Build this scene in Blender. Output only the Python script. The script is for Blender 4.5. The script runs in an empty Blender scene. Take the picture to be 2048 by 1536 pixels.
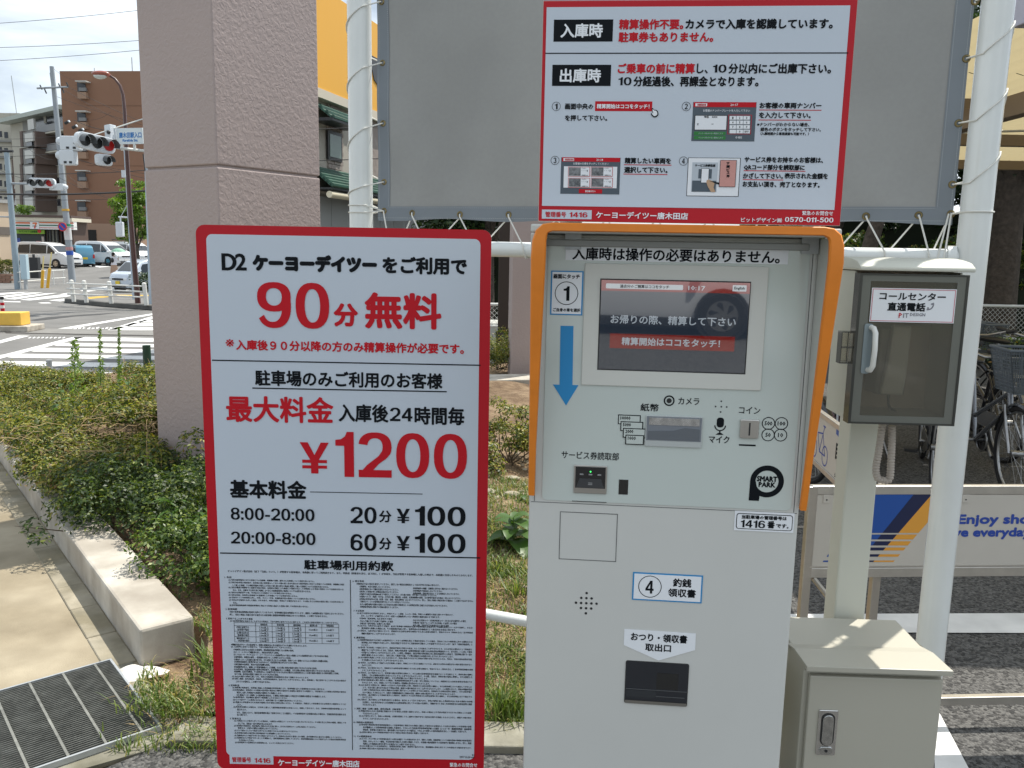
import bpy, bmesh, math, random, os
import numpy as np
from mathutils import Vector, Matrix
rad = math.radians
S = bpy.context.scene
COL = S.collection
random.seed(7); RNG = np.random.default_rng(7)

# ------------------------------------------------------------------ camera, sky, sun, exposure
PITCH, ROLL, FPX, CAMZ = rad(9.2), rad(1.08), 1672.0, 1.6
cd = bpy.data.cameras.new('camera'); cam = bpy.data.objects.new('camera', cd); COL.objects.link(cam)
cd.sensor_fit = 'HORIZONTAL'; cd.sensor_width = 36; cd.lens = 36 * FPX / 2048
cd.clip_start = 0.05; cd.clip_end = 3000
_f = Vector((0, math.cos(PITCH), -math.sin(PITCH))); _r0 = Vector((1, 0, 0)); _u0 = Vector((0, math.sin(PITCH), math.cos(PITCH)))
_R = _r0 * math.cos(ROLL) + _u0 * math.sin(ROLL); _U = _u0 * math.cos(ROLL) - _r0 * math.sin(ROLL)
cam.matrix_world = Matrix(((_R.x, _U.x, -_f.x, 0), (_R.y, _U.y, -_f.y, 0), (_R.z, _U.z, -_f.z, CAMZ), (0, 0, 0, 1)))
S.camera = cam
SUN_EL, SUN_AZ = rad(63), rad(44)          # azimuth measured from +Y towards +X
W = bpy.data.worlds.new('World'); S.world = W; W.use_nodes = True
wn = W.node_tree; wn.nodes.clear()
def N(t, typ, **k):
    n = t.nodes.new(typ)
    for a, v in k.items(): setattr(n, a, v)
    return n
sky = N(wn, 'ShaderNodeTexSky', sky_type='NISHITA', sun_disc=False, sun_elevation=SUN_EL, sun_rotation=SUN_AZ)
sky.dust_density = .5; sky.ozone_density = 2.0
tc = N(wn, 'ShaderNodeTexCoord'); mp = N(wn, 'ShaderNodeMapping'); mp.inputs['Scale'].default_value = (1, 1, 2.6); mp.inputs['Location'].default_value = (4.4, 2.8, .6)
nz = N(wn, 'ShaderNodeTexNoise'); nz.inputs['Scale'].default_value = 2.6; nz.inputs['Detail'].default_value = 7; nz.inputs['Roughness'].default_value = .55
nz.inputs['Distortion'].default_value = .35
rp = N(wn, 'ShaderNodeValToRGB'); rp.color_ramp.elements[0].position = .36; rp.color_ramp.elements[1].position = .62
rp.color_ramp.elements[0].color = (.25, .25, .25, 1)
mx = N(wn, 'ShaderNodeMixRGB'); mx.inputs['Color2'].default_value = (15.8, 17.2, 18.4, 1)
bg = N(wn, 'ShaderNodeBackground'); bg.inputs['Strength'].default_value = .066; wo = N(wn, 'ShaderNodeOutputWorld')
L = wn.links.new
L(tc.outputs['Generated'], mp.inputs['Vector']); L(mp.outputs[0], nz.inputs['Vector']); L(nz.outputs[0], rp.inputs[0])
L(rp.outputs[0], mx.inputs['Fac']); L(sky.outputs[0], mx.inputs['Color1']); L(mx.outputs[0], bg.inputs[0]); L(bg.outputs[0], wo.inputs[0])
sl = bpy.data.lights.new('sun', 'SUN'); sl.energy = 4.9; sl.angle = rad(.55); sl.color = (1, .95, .86)
sun = bpy.data.objects.new('sun', sl); COL.objects.link(sun)
sd = Vector((math.sin(SUN_AZ) * math.cos(SUN_EL), math.cos(SUN_AZ) * math.cos(SUN_EL), math.sin(SUN_EL)))
sun.rotation_euler = sd.to_track_quat('Z', 'Y').to_euler(); sun.location = sd * 50
S.view_settings.view_transform = 'Standard'; S.view_settings.look = 'None'
S.view_settings.exposure = 0.25; S.view_settings.gamma = 1.0
S.render.engine = 'CYCLES'; S.cycles.max_bounces = 8; S.cycles.transparent_max_bounces = 12
S.cycles.use_denoising = True

# ------------------------------------------------------------------ pixel -> place helpers (measurements were taken on the 2048 x 1536 photograph)
def ray(x, y): return _R * ((x - 1024) / FPX) - _U * ((y - 768) / FPX) + _f
def gnd(x, y, z=0.0):
    d = ray(x, y); t = (z - CAMZ) / d.z; return Vector((d.x * t, d.y * t, z))
def dep(x, y, Y):
    d = ray(x, y); t = Y / d.y; return Vector((d.x * t, Y, CAMZ + d.z * t))
def sz(Y):                                   # height of the street, which lies lower than the car park and climbs far off
    if Y <= 56: return -.9
    if Y <= 62: return -.9 + (Y - 56) / 6 * .45
    if Y <= 68: return -.45 + (Y - 62) / 6 * .1
    return -.35
def st(x, y):
    z = -.9
    for _ in range(12): z = sz(gnd(x, y, z).y)
    return gnd(x, y, z)

# ------------------------------------------------------------------ materials
MATS = {}
def mat(name, c, rough=.6, metal=0.0, var=.0, vs=8.0, bump=0.0, bs=60.0, c2=None, coat=0.0, spec=None, em=None, ems=0, bd=.01, det=4):
    if name in MATS: return MATS[name]
    m = bpy.data.materials.new(name); m.use_nodes = True; t = m.node_tree; b = t.nodes['Principled BSDF']
    b.inputs['Base Color'].default_value = (*c, 1); b.inputs['Roughness'].default_value = rough; b.inputs['Metallic'].default_value = metal
    b.inputs['Coat Weight'].default_value = coat; b.inputs['Coat Roughness'].default_value = .06
    if spec is not None: b.inputs['Specular IOR Level'].default_value = spec
    if em: b.inputs['Emission Color'].default_value = (*em, 1); b.inputs['Emission Strength'].default_value = ems
    l = t.links.new
    g = N(t, 'ShaderNodeTexCoord')
    if var or c2:
        n = N(t, 'ShaderNodeTexNoise'); n.inputs['Scale'].default_value = vs; n.inputs['Detail'].default_value = det; n.inputs['Roughness'].default_value = .6
        l(g.outputs['Object'], n.inputs['Vector'])
        r = N(t, 'ShaderNodeValToRGB'); e = r.color_ramp.elements
        e[0].position = .3; e[1].position = .7
        a = c; d = c2 if c2 else tuple(min(1, x * (1 + var)) for x in c)
        if not c2: a = tuple(x * (1 - var) for x in c)
        e[0].color = (*a, 1); e[1].color = (*d, 1)
        l(n.outputs[0], r.inputs[0]); l(r.outputs[0], b.inputs['Base Color'])
    if bump:
        n2 = N(t, 'ShaderNodeTexNoise'); n2.inputs['Scale'].default_value = bs; n2.inputs['Detail'].default_value = 3
        l(g.outputs['Object'], n2.inputs['Vector'])
        bp = N(t, 'ShaderNodeBump'); bp.inputs['Strength'].default_value = bump; bp.inputs['Distance'].default_value = bd
        l(n2.outputs[0], bp.inputs['Height']); l(bp.outputs[0], b.inputs['Normal'])
    MATS[name] = m; return m
def leafmat(name, ramp, trans=.35, rough=.5):
    m = bpy.data.materials.new(name); m.use_nodes = True; t = m.node_tree; b = t.nodes['Principled BSDF']; l = t.links.new
    g = N(t, 'ShaderNodeNewGeometry'); r = N(t, 'ShaderNodeValToRGB'); e = r.color_ramp.elements
    while len(e) < len(ramp): e.new(.5)
    for q, (p, c) in zip(e, ramp): q.position = p; q.color = (*c, 1)
    l(g.outputs['Random Per Island'], r.inputs[0]); l(r.outputs[0], b.inputs['Base Color']); b.inputs['Roughness'].default_value = rough
    tr = N(t, 'ShaderNodeBsdfTranslucent'); mxs = N(t, 'ShaderNodeMixShader'); mxs.inputs[0].default_value = trans
    br = N(t, 'ShaderNodeMixRGB', blend_type='MULTIPLY'); br.inputs[0].default_value = 1; br.inputs[2].default_value = (1.5, 1.6, .7, 1)
    l(r.outputs[0], br.inputs[1]); l(br.outputs[0], tr.inputs[0]); l(b.outputs[0], mxs.inputs[1]); l(tr.outputs[0], mxs.inputs[2])
    l(mxs.outputs[0], t.nodes['Material Output'].inputs[0]); MATS[name] = m; return m

WHITE = mat('sign_white', (.575, .63, .70), .28, spec=.4)
RED = mat('sign_red', (.50, .008, .018), .45, spec=.3)
BLK = mat('print_black', (.005, .007, .010), .6, spec=.15)
REDP = mat('print_red', (.54, .010, .02), .5, spec=.2)
BLUEP = mat('print_blue', (.015, .25, .56), .45)
NAVY = mat('print_navy', (.012, .02, .07), .5)
WPR = mat('print_white', (.84, .86, .89), .5)
CREAMP = mat('machine_cream', (.62, .62, .588), .38, var=.03, vs=2.2, det=6)
GLASSW = mat('backpainted_glass', (.585, .64, .605), .10, coat=.6, spec=.6)
BEZ = mat('bezel_cream', (.65, .65, .60), .4)
ORANGE = mat('orange_rubber', (.80, .235, .018), .5, var=.06, vs=20, bump=.15, bs=300, bd=.001)
STEEL = mat('stainless', (.62, .60, .57), .28, 1.0, var=.08, vs=12)
GALV = mat('galvanised', (.44, .46, .47), .5, .55, var=.15, vs=18)
DARK = mat('dark_plastic', (.018, .019, .021), .4)
WPAINT = mat('white_paint', (.80, .80, .76), .32, var=.03, vs=5, coat=.15)
CAB = mat('cabinet_beige', (.44, .42, .35), .4, bump=.12, bs=420, bd=.0005, var=.02, vs=3)
POSTC = mat('post_cream', (.60, .60, .52), .4, var=.02, vs=4)

# ------------------------------------------------------------------ mesh builder
class MB:
    def __init__(s): s.v = []; s.f = []; s.m = []; s.mi = 0
    def add(s, vs, fs):
        n = len(s.v); s.v += [tuple(v) for v in vs]; s.f += [tuple(i + n for i in f) for f in fs]; s.m += [s.mi] * len(fs); return s
    def box(s, x0, y0, z0, x1, y1, z1):
        if x0 > x1: x0, x1 = x1, x0
        if y0 > y1: y0, y1 = y1, y0
        if z0 > z1: z0, z1 = z1, z0
        return s.add([(x0,y0,z0),(x1,y0,z0),(x1,y1,z0),(x0,y1,z0),(x0,y0,z1),(x1,y0,z1),(x1,y1,z1),(x0,y1,z1)],
                     [(0,3,2,1),(4,5,6,7),(0,1,5,4),(1,2,6,5),(2,3,7,6),(3,0,4,7)])
    def tube(s, pts, r, n=10, cap=True, closed=False):
        pts = [Vector(p) for p in pts]; k = len(pts); rs = r if isinstance(r, (list, tuple)) else [r] * k
        vs = []; ref = None
        for i, p in enumerate(pts):
            if closed: t = pts[(i + 1) % k] - pts[i - 1]
            else: t = (pts[min(i + 1, k - 1)] - pts[max(i - 1, 0)])
            if t.length < 1e-9: t = Vector((0, 0, 1))
            t.normalize()
            if ref is None:
                ref = Vector((0, 0, 1)) if abs(t.z) < .9 else Vector((1, 0, 0))
            a = ref - t * ref.dot(t)
            if a.length < 1e-5: a = t.orthogonal()
            a.normalize(); ref = a; b = t.cross(a)
            for j in range(n):
                q = 2 * math.pi * j / n; vs.append(p + (a * math.cos(q) + b * math.sin(q)) * rs[i])
        fs = []
        for i in range(k if closed else k - 1):
            for j in range(n):
                a0 = i * n; b0 = ((i + 1) % k) * n; fs.append((a0 + j, a0 + (j + 1) % n, b0 + (j + 1) % n, b0 + j))
        if cap and not closed: fs += [tuple(range(n - 1, -1, -1)), tuple(range((k - 1) * n, k * n))]
        return s.add(vs, fs)
    def cyl(s, p0, p1, r, n=16, r1=None): return s.tube([p0, p1], [r, r if r1 is None else r1], n)
    def prism(s, poly, c0, c1, ax='y'):          # poly in the two other axes, extruded from c0 to c1 along ax
        n = len(poly)
        def P(a, b, c): return {'y': (a, c, b), 'x': (c, a, b), 'z': (a, b, c)}[ax]
        vs = [P(a, b, c0) for a, b in poly] + [P(a, b, c1) for a, b in poly]
        fs = [tuple(range(n)), tuple(range(2 * n - 1, n - 1, -1))] + [(i, i + n, (i + 1) % n + n, (i + 1) % n) for i in range(n)]
        return s.add(vs, fs)
    def quad(s, a, b, c, d): return s.add([a, b, c, d], [(0, 1, 2, 3)])
    def poly(s, pts): return s.add(pts, [tuple(range(len(pts)))])
    def ball(s, c, r, n=12, m=8, sc=(1, 1, 1)):
        vs = []; fs = []
        for i in range(m + 1):
            t = math.pi * i / m
            for j in range(n):
                a = 2 * math.pi * j / n; vs.append((c[0] + r * sc[0] * math.sin(t) * math.cos(a), c[1] + r * sc[1] * math.sin(t) * math.sin(a), c[2] + r * sc[2] * math.cos(t)))
        for i in range(m):
            for j in range(n): fs.append((i * n + j, (i + 1) * n + j, (i + 1) * n + (j + 1) % n, i * n + (j + 1) % n))
        return s.add(vs, fs)
    def build(s, name, m, parent=None, smooth=False, bevel=0, seg=2, fix=True):
        me = bpy.data.meshes.new(name); me.from_pydata(s.v, [], s.f)
        for q in (m if isinstance(m, (list, tuple)) else [m]): me.materials.append(q)
        if isinstance(m, (list, tuple)) and len(m) > 1: me.polygons.foreach_set('material_index', s.m)
        if fix or bevel:
            bm = bmesh.new(); bm.from_mesh(me)
            if smooth or bevel: bmesh.ops.remove_doubles(bm, verts=bm.verts, dist=1e-6)
            if fix: bmesh.ops.recalc_face_normals(bm, faces=bm.faces)
            if bevel:
                es = [e for e in bm.edges if len(e.link_faces) == 2 and e.calc_face_angle(0) > .6]
                bmesh.ops.bevel(bm, geom=es, offset=bevel, segments=seg, affect='EDGES', profile=.5, clamp_overlap=True)
            bm.to_mesh(me); bm.free()
        if smooth:
            me.polygons.foreach_set('use_smooth', [True] * len(me.polygons))
            try: me.set_sharp_from_angle(angle=rad(38))
            except Exception: pass
        o = bpy.data.objects.new(name, me); COL.objects.link(o)
        if parent: o.parent = parent
        return o
def tag(o, label=None, cat=None, group=None, kind=None):
    if label: o['label'] = label
    if cat: o['category'] = cat
    if group: o['group'] = group
    if kind: o['kind'] = kind
    return o
def thing(name, label, cat, loc=(0, 0, 0), rz=0, group=None):
    o = bpy.data.objects.new(name, None); COL.objects.link(o); o.location = loc; o.rotation_euler = (0, 0, rz); o.empty_display_size = .1
    return tag(o, label, cat, group)
def copy_tree(o, parent=None):
    c = o.copy(); COL.objects.link(c)
    if parent: c.parent = parent
    for ch in o.children: copy_tree(ch, c)
    return c
class Frame:
    """a vertical plane: origin o (x, y), yaw a; local x runs along it, local y into it, z up"""
    def __init__(s, x, y, yaw): s.o = Vector((x, y, 0)); s.a = yaw; s.u = Vector((math.cos(yaw), math.sin(yaw), 0)); s.n = Vector((-math.sin(yaw), math.cos(yaw), 0))
    def px(s, x, y, off=0.0):
        d = ray(x, y); c = Vector((0, 0, CAMZ)); t = (s.o + s.n * off - c).dot(s.n) / d.dot(s.n); p = c + d * t - s.o
        return p.dot(s.u), p.z
    def rect(s, x0, y0, x1, y1, off=0.0):
        a = s.px(x0, y0, off); b = s.px(x1, y1, off); return a[0], b[1], b[0], a[1]
def sheet(fr, x0, y0, x1, y1, off, m, parent, name, r=0.0, th=.0006):
    u0, v0, u1, v1 = fr.rect(x0, y0, x1, y1, off)
    return rsheet(u0, v0, u1, v1, off, m, parent, name, r, th)
def rpoly(u0, v0, u1, v1, r, n=5):
    if r <= 0: return [(u0, v0), (u1, v0), (u1, v1), (u0, v1)]
    P = []
    for cx, cy, a0 in ((u1 - r, v0 + r, -90), (u1 - r, v1 - r, 0), (u0 + r, v1 - r, 90), (u0 + r, v0 + r, 180)):
        for i in range(n + 1): a = rad(a0 + 90 * i / n); P.append((cx + r * math.cos(a), cy + r * math.sin(a)))
    return P
def rsheet(u0, v0, u1, v1, off, m, parent, name, r=0.0, th=.0006):
    b = MB(); b.prism(rpoly(u0, v0, u1, v1, r), off, off + th); return b.build(name, m, parent)
def line(fr, x0, y0, x1, y1, w, off, m, parent, name='rule'):   # a level or vertical printed rule w pixels thick
    a = fr.px(x0, y0, off); b = fr.px(x1, y1, off); k = w / 1672 * 1.6 / 2
    if abs(a[0] - b[0]) > abs(a[1] - b[1]): v = (a[1] + b[1]) / 2; return rsheet(a[0], v - k, b[0], v + k, off, m, parent, name, 0, .0004)
    u = (a[0] + b[0]) / 2; return rsheet(u - k, b[1], u + k, a[1], off, m, parent, name, 0, .0004)
def ring(u, v, r0, r1, off, m, parent, name, n=28, th=.0004):
    b = MB(); vs = []
    for i in range(n):
        a = 2 * math.pi * i / n
        for r in (r0, r1): vs.append((u + r * math.cos(a), off, v + r * math.sin(a)))
    b.add(vs, [(2*i, 2*((i+1)%n), 2*((i+1)%n)+1, 2*i+1) for i in range(n)]); return b.build(name, m, parent, fix=False)
def disc(u, v, r, off, m, parent, name, n=20):
    b = MB(); b.prism([(u + r * math.cos(2*math.pi*i/n), v + r * math.sin(2*math.pi*i/n)) for i in range(n)], off, off + .0004); return b.build(name, m, parent)

# ------------------------------------------------------------------ lettering: queued here, turned into flat meshes at the end
def _ell(cx, cy, rx, ry, a0, a1, n, e=2.35):
    P = []
    for i in range(n + 1):
        a = rad(a0 + (a1 - a0) * i / n); c, s_ = math.cos(a), math.sin(a)
        P.append((cx + rx * math.copysign(abs(c) ** (2 / e), c), cy + ry * math.copysign(abs(s_) ** (2 / e), s_)))
    return P
def _stripq(A, B):
    return [[A[i], A[i + 1], B[i + 1], B[i]] for i in range(len(A) - 1)]
def _ringq(cx, cy, rx, ry, tx, ty, a0=0, a1=360, n=28): return _stripq(_ell(cx, cy, rx, ry, a0, a1, n), _ell(cx, cy, rx - tx, ry - ty, a0, a1, n, 2.2))
def heavy_glyph(ch):
    """heavy grotesque figures drawn as convex pieces in a box of height 1; returns (pieces, width)"""
    if ch in '0Oo': return _ringq(.36, .5, .36, .5, .195, .135), .72
    if ch == '1': return [[(.19, 0), (.40, 0), (.40, 1), (.25, 1)], [(.0, .69), (.19, .69), (.25, 1), (.21, .90)], [(.0, .69), (.21, .90), (.12, .835), (.0, .82)], [(.19, 0), (.25, 1), (.19, .69)]], .40
    if ch == '2':
        A = _ell(.36, .68, .36, .32, 172, -25, 16) + [(.60, .42), (.44, .30), (.32, .165)]
        B = _ell(.36, .68, .165, .19, 172, -25, 16) + [(.44, .48), (.18, .27), (.0, .06)]
        return _stripq(A, B) + [[(0, 0), (.72, 0), (.72, .165), (.0, .165)]], .72
    if ch == '3': return _ringq(.34, .735, .34, .265, .19, .13, 165, -90, 14) + _ringq(.35, .30, .37, .30, .20, .13, 90, -165, 16), .72
    if ch == '4': return [[(.42, 0), (.62, 0), (.62, .99), (.42, .99)], [(.0, .22), (.74, .22), (.74, .375), (.0, .375)], [(.0, .375), (.20, .375), (.42, .74), (.42, .99)]], .74
    if ch == '5': return _ringq(.35, .33, .37, .33, .20, .135, 128, -165, 20) + [[(.08, .46), (.27, .50), (.31, .85), (.12, 1.0)], [(.12, .84), (.66, .84), (.66, 1), (.12, 1)]], .72
    if ch in '69':
        P = _ringq(.36, .32, .36, .32, .19, .13) + _stripq(_ell(.37, .5, .37, .5, 200, 32, 18), _ell(.40, .5, .21, .365, 200, 32, 18))
        return (P if ch == '6' else [[(.72 - x, 1 - y) for x, y in q] for q in P]), .72
    if ch == '7': return [[(0, .84), (.70, .84), (.70, 1), (0, 1)], [(.14, 0), (.36, 0), (.70, .84), (.48, .84)]], .70
    if ch == '8': return _ringq(.36, .745, .335, .255, .18, .12) + _ringq(.36, .29, .36, .29, .19, .125), .72
    if ch == ':': return [[(0, 0), (.2, 0), (.2, .2), (0, .2)], [(0, .52), (.2, .52), (.2, .72), (0, .72)]], .2
    if ch == '-': return [[(0, .29), (.38, .29), (.38, .45), (0, .45)]], .38
    if ch == '¥': return [[(.30, 0), (.50, 0), (.50, .46), (.30, .46)], [(.0, 1), (.22, 1), (.46, .46), (.30, .40)], [(.80, 1), (.58, 1), (.34, .46), (.50, .40)], [(.06, .34), (.74, .34), (.74, .44), (.06, .44)], [(.06, .16), (.74, .16), (.74, .26), (.06, .26)]], .80
    if ch == 'D': return _stripq([(.0, 1), (.30, 1)] + _ell(.30, .5, .50, .5, 90, -90, 18, 2.0) + [(0, 0)], [(.2, .83), (.30, .83)] + _ell(.30, .5, .29, .33, 90, -90, 18, 2.0) + [(.2, .17)]) + [[(0, 0), (.2, .17), (.2, .83), (0, 1)]], .80
    return [], .3
def heavy_mesh(q):
    pcs = []; x = 0
    for ch in q['s']:
        g, w = heavy_glyph(ch); pcs += [[(a + x, c) for a, c in p] for p in g]; x += w + .10
    x -= .10; V = []; F = []
    for i, p in enumerate(pcs):
        n = len(V); V += [(q['u0'] + a / x * (q['u1'] - q['u0']), q['off'] - i * 4e-6, q['v'] + (c - .5) * q['h']) for a, c in p]; F.append(tuple(range(n, n + len(p))))
    return V, F
TQ = []
def T(par, fr, s, x0, x1, yc, h, m, bold=.03, off=-.0012, a='m', name='lettering', fnt=None, sheetname=None):
    xm = x0 if a == 'l' else (x0 + x1) / 2
    v = fr.px(xm, yc, off)[1]; u0 = fr.px(x0, yc, off)[0]; u1 = fr.px(x1, yc, off)[0]
    k = abs(fr.px(xm, yc - h / 2, off)[1] - fr.px(xm, yc + h / 2, off)[1])
    TQ.append(dict(par=par, s=s, u0=u0, u1=u1, v=v, h=k, m=m, bold=bold, off=off, name=name, fnt=fnt, key=sheetname))
def TU(par, s, u0, u1, v, h, m, bold=.03, off=-.0012, name='lettering', fnt=None):
    TQ.append(dict(par=par, s=s, u0=u0, u1=u1, v=v, h=h, m=m, bold=bold, off=off, name=name, fnt=fnt, key=None))
def flush_text():
    tmp = []
    for q in [q for q in TQ if q['fnt'] == 'heavy']:
        V, F = heavy_mesh(q); me = bpy.data.meshes.new(q['name']); me.from_pydata(V, [], F); me.materials.append(q['m'])
        o = bpy.data.objects.new(q['name'], me); COL.objects.link(o); o.parent = q['par']
    TQ[:] = [q for q in TQ if q['fnt'] != 'heavy']
    for q in TQ:
        c = bpy.data.curves.new('lettering_curve', 'FONT'); c.body = q['s']; c.resolution_u = 1 if q['h'] < .012 else (3 if q['h'] < .05 else 6)
        o = bpy.data.objects.new('lettering_curve', c); COL.objects.link(o); tmp.append(o)
    bpy.context.view_layer.update(); dg = bpy.context.evaluated_depsgraph_get(); groups = {}
    for q, o in zip(TQ, tmp):
        me = o.evaluated_get(dg).to_mesh(); n = len(me.vertices)
        if n == 0: continue
        co = np.empty(n * 3); me.vertices.foreach_get('co', co); co = co.reshape(-1, 3)[:, :2]
        fs = [tuple(p.vertices) for p in me.polygons]
        mn, mx_ = co.min(0), co.max(0); sp = np.maximum(mx_ - mn, 1e-6)
        d = q['bold'] * q['h']; w = q['u1'] - q['u0']
        x = q['u0'] + d + (co[:, 0] - mn[0]) / sp[0] * max(w - 2 * d, 1e-5)
        z = q['v'] - q['h'] / 2 + d + (co[:, 1] - mn[1]) / sp[1] * (q['h'] - 2 * d)
        sh = [(0, 0)]
        if q['key']: sh = [(-d, 0), (d, 0)]
        elif d > 0:
            sh += [(d * math.cos(i * math.pi / 4), d * math.sin(i * math.pi / 4)) for i in range(8)]
            if q['bold'] > .05: sh += [(.55 * d * math.cos(i * math.pi / 2), .55 * d * math.sin(i * math.pi / 2)) for i in range(4)]
        V = []; F = []
        for i, (a, b) in enumerate(sh):
            V.append(np.stack([x + a, np.full(n, q['off'] - i * 6e-6), z + b], 1)); F += [tuple(k + i * n for k in f) for f in fs]
        V = np.concatenate(V)
        key = (q['key'], q['par'].name) if q['key'] else id(q)
        g = groups.setdefault(key, dict(q=q, V=[], F=[], n=0))
        g['V'].append(V); g['F'] += [tuple(k + g['n'] for k in f) for f in F]; g['n'] += len(V)
    for g in groups.values():
        q = g['q']; me = bpy.data.meshes.new(q['name']); me.from_pydata(np.concatenate(g['V']).tolist(), [], g['F']); me.materials.append(q['m'])
        o = bpy.data.objects.new(q['name'], me); COL.objects.link(o); o.parent = q['par']
        if q['key']: o['kind'] = 'stuff'
    for o in tmp: bpy.data.objects.remove(o)

# ------------------------------------------------------------------ the setting: ground
def groundmat(name, c, c2, vs, bump, bs, bd=.01, spk=None, big=None, rough=.9):
    m = bpy.data.materials.new(name); m.use_nodes = True; t = m.node_tree; b = t.nodes['Principled BSDF']; l = t.links.new
    b.inputs['Roughness'].default_value = rough; g = N(t, 'ShaderNodeTexCoord')
    n = N(t, 'ShaderNodeTexNoise'); n.inputs['Scale'].default_value = vs; n.inputs['Detail'].default_value = 8; l(g.outputs['Object'], n.inputs['Vector'])
    r = N(t, 'ShaderNodeValToRGB'); e = r.color_ramp.elements; e[0].position = .32; e[1].position = .68; e[0].color = (*c, 1); e[1].color = (*c2, 1); l(n.outputs[0], r.inputs[0])
    out = r.outputs[0]
    if big:                                   # broad stains
        n3 = N(t, 'ShaderNodeTexNoise'); n3.inputs['Scale'].default_value = big[0]; n3.inputs['Detail'].default_value = 5; l(g.outputs['Object'], n3.inputs['Vector'])
        r3 = N(t, 'ShaderNodeValToRGB'); r3.color_ramp.elements[0].position = .4; r3.color_ramp.elements[1].position = .66; r3.color_ramp.elements[0].color = (*big[1], 1); r3.color_ramp.elements[1].color = (1, 1, 1, 1)
        l(n3.outputs[0], r3.inputs[0]); mm = N(t, 'ShaderNodeMixRGB', blend_type='MULTIPLY'); mm.inputs[0].default_value = 1; l(out, mm.inputs[1]); l(r3.outputs[0], mm.inputs[2]); out = mm.outputs[0]
    if spk:                                   # stones of the aggregate
        vo = N(t, 'ShaderNodeTexVoronoi'); vo.inputs['Scale'].default_value = spk[0]; l(g.outputs['Object'], vo.inputs['Vector'])
        r2 = N(t, 'ShaderNodeValToRGB'); r2.color_ramp.elements[0].position = .1; r2.color_ramp.elements[1].position = .95; r2.color_ramp.elements[0].color = (*spk[1], 1); r2.color_ramp.elements[1].color = (*spk[2], 1)
        sx = N(t, 'ShaderNodeSeparateColor'); l(vo.outputs['Color'], sx.inputs[0]); l(sx.outputs[0], r2.inputs[0])
        mm = N(t, 'ShaderNodeMixRGB'); mm.inputs[0].default_value = .6; l(out, mm.inputs[1]); l(r2.outputs[0], mm.inputs[2]); out = mm.outputs[0]
        h = vo.outputs['Distance']
    else:
        n2 = N(t, 'ShaderNodeTexNoise'); n2.inputs['Scale'].default_value = bs; n2.inputs['Detail'].default_value = 4; l(g.outputs['Object'], n2.inputs['Vector']); h = n2.outputs[0]
    bp = N(t, 'ShaderNodeBump'); bp.inputs['Strength'].default_value = bump; bp.inputs['Distance'].default_value = bd; l(h, bp.inputs['Height']); l(bp.outputs[0], b.inputs['Normal'])
    if spk: bp.invert = True
    l(out, b.inputs['Base Color']); MATS[name] = m; return m
ASPH = groundmat('coarse_asphalt', (.035, .035, .034), (.06, .058, .055), 3, .9, 120, .008, (95, (.018, .018, .018), (.20, .195, .185)), (.8, (.75, .75, .75)))
ROAD = groundmat('worn_road_asphalt', (.15, .147, .14), (.19, .185, .178), 1.2, .3, 40, .01, None, (.25, (.86, .86, .86)))
CONC = groundmat('pavement_concrete', (.30, .255, .18), (.40, .345, .25), 5, .4, 160, .004, None, (2.2, (.72, .70, .66)))
CONCD = groundmat('mossy_concrete', (.20, .19, .155), (.33, .315, .26), 9, .5, 90, .004, None, (5, (.55, .54, .45)))
CONCW = groundmat('planter_concrete', (.42, .385, .33), (.56, .525, .46), 6, .35, 120, .003, None, (3.0, (.72, .70, .68)))
CONCG = groundmat('gutter_concrete_block', (.27, .245, .19), (.38, .34, .26), 9, .5, 90, .004, None, (4, (.6, .58, .5)))
SOIL = groundmat('dry_soil', (.16, .10, .055), (.34, .25, .155), 10, 1.0, 45, .03, None, (2, (.6, .55, .5)))
LINEP = groundmat('road_marking_white', (.66, .66, .64), (.80, .80, .78), 6, .3, 60, .003, None, (4, (.86, .86, .86)), .7)
GRASSG = groundmat('rough_ground', (.05, .06, .03), (.11, .11, .06), .8, .4, 20, .05)
def slab(name, pts, z0, z1, m, label=None, kind='structure', cat=None, bevel=0):
    b = MB(); b.prism([(p[0], p[1]) for p in pts], z0, z1, 'z'); o = b.build(name, m, bevel=bevel)
    return tag(o, label, cat, kind=kind)
# one far sheet to the horizon
slab('ground', [(-1500, -1500), (1500, -1500), (1500, 2500), (-1500, 2500)], -3, -1.02, GRASSG)
# street, lower than the car park, rising far away
b = MB(); prof = [(6, -.9), (56, -.9), (62, -.45), (68, -.35), (160, -.35)]
for (a, za), (c, zc) in zip(prof, prof[1:]): b.quad((-140, a, za), (60, a, za), (60, c, zc), (-140, c, zc))
tag(b.build('street', ROAD), kind='structure')
# the raised ground of the car park and of the planting bed
wd = Vector((-.62, .785, 0)); wp = Vector((.785, .62, 0)); W0 = Vector((-1.395, 2.972, 0))
far = W0 + wd * 7.4
slab('terrace', [(-14, -14), (30, -14), (30, 14.2), (1.2, 14.2), (-1.6, 9.6), (far.x - .4, 9.0), (-14, 9.0)], -1.0, -.02, SOIL)
slab('sidewalk', [(-14, 2.34 - 6.0), (-1.30, 2.34), (-1.13, 2.53), (-1.513, 2.971), (W0.x, W0.y), (W0 + wd * 7.4).to_tuple()[:2], (-14, 8.6)], -.018, 0, CONC)
# asphalt of the car park: in front of the bed and to its right
slab('car_park_asphalt', [(-14, -13.5), (29, -13.5), (29, 12.5), (1.15, 12.5), (1.02, 2.47), (-1.1, 2.47), (-1.27, 2.30), (-14, -3.7)], -.016, .002, ASPH)
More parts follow.
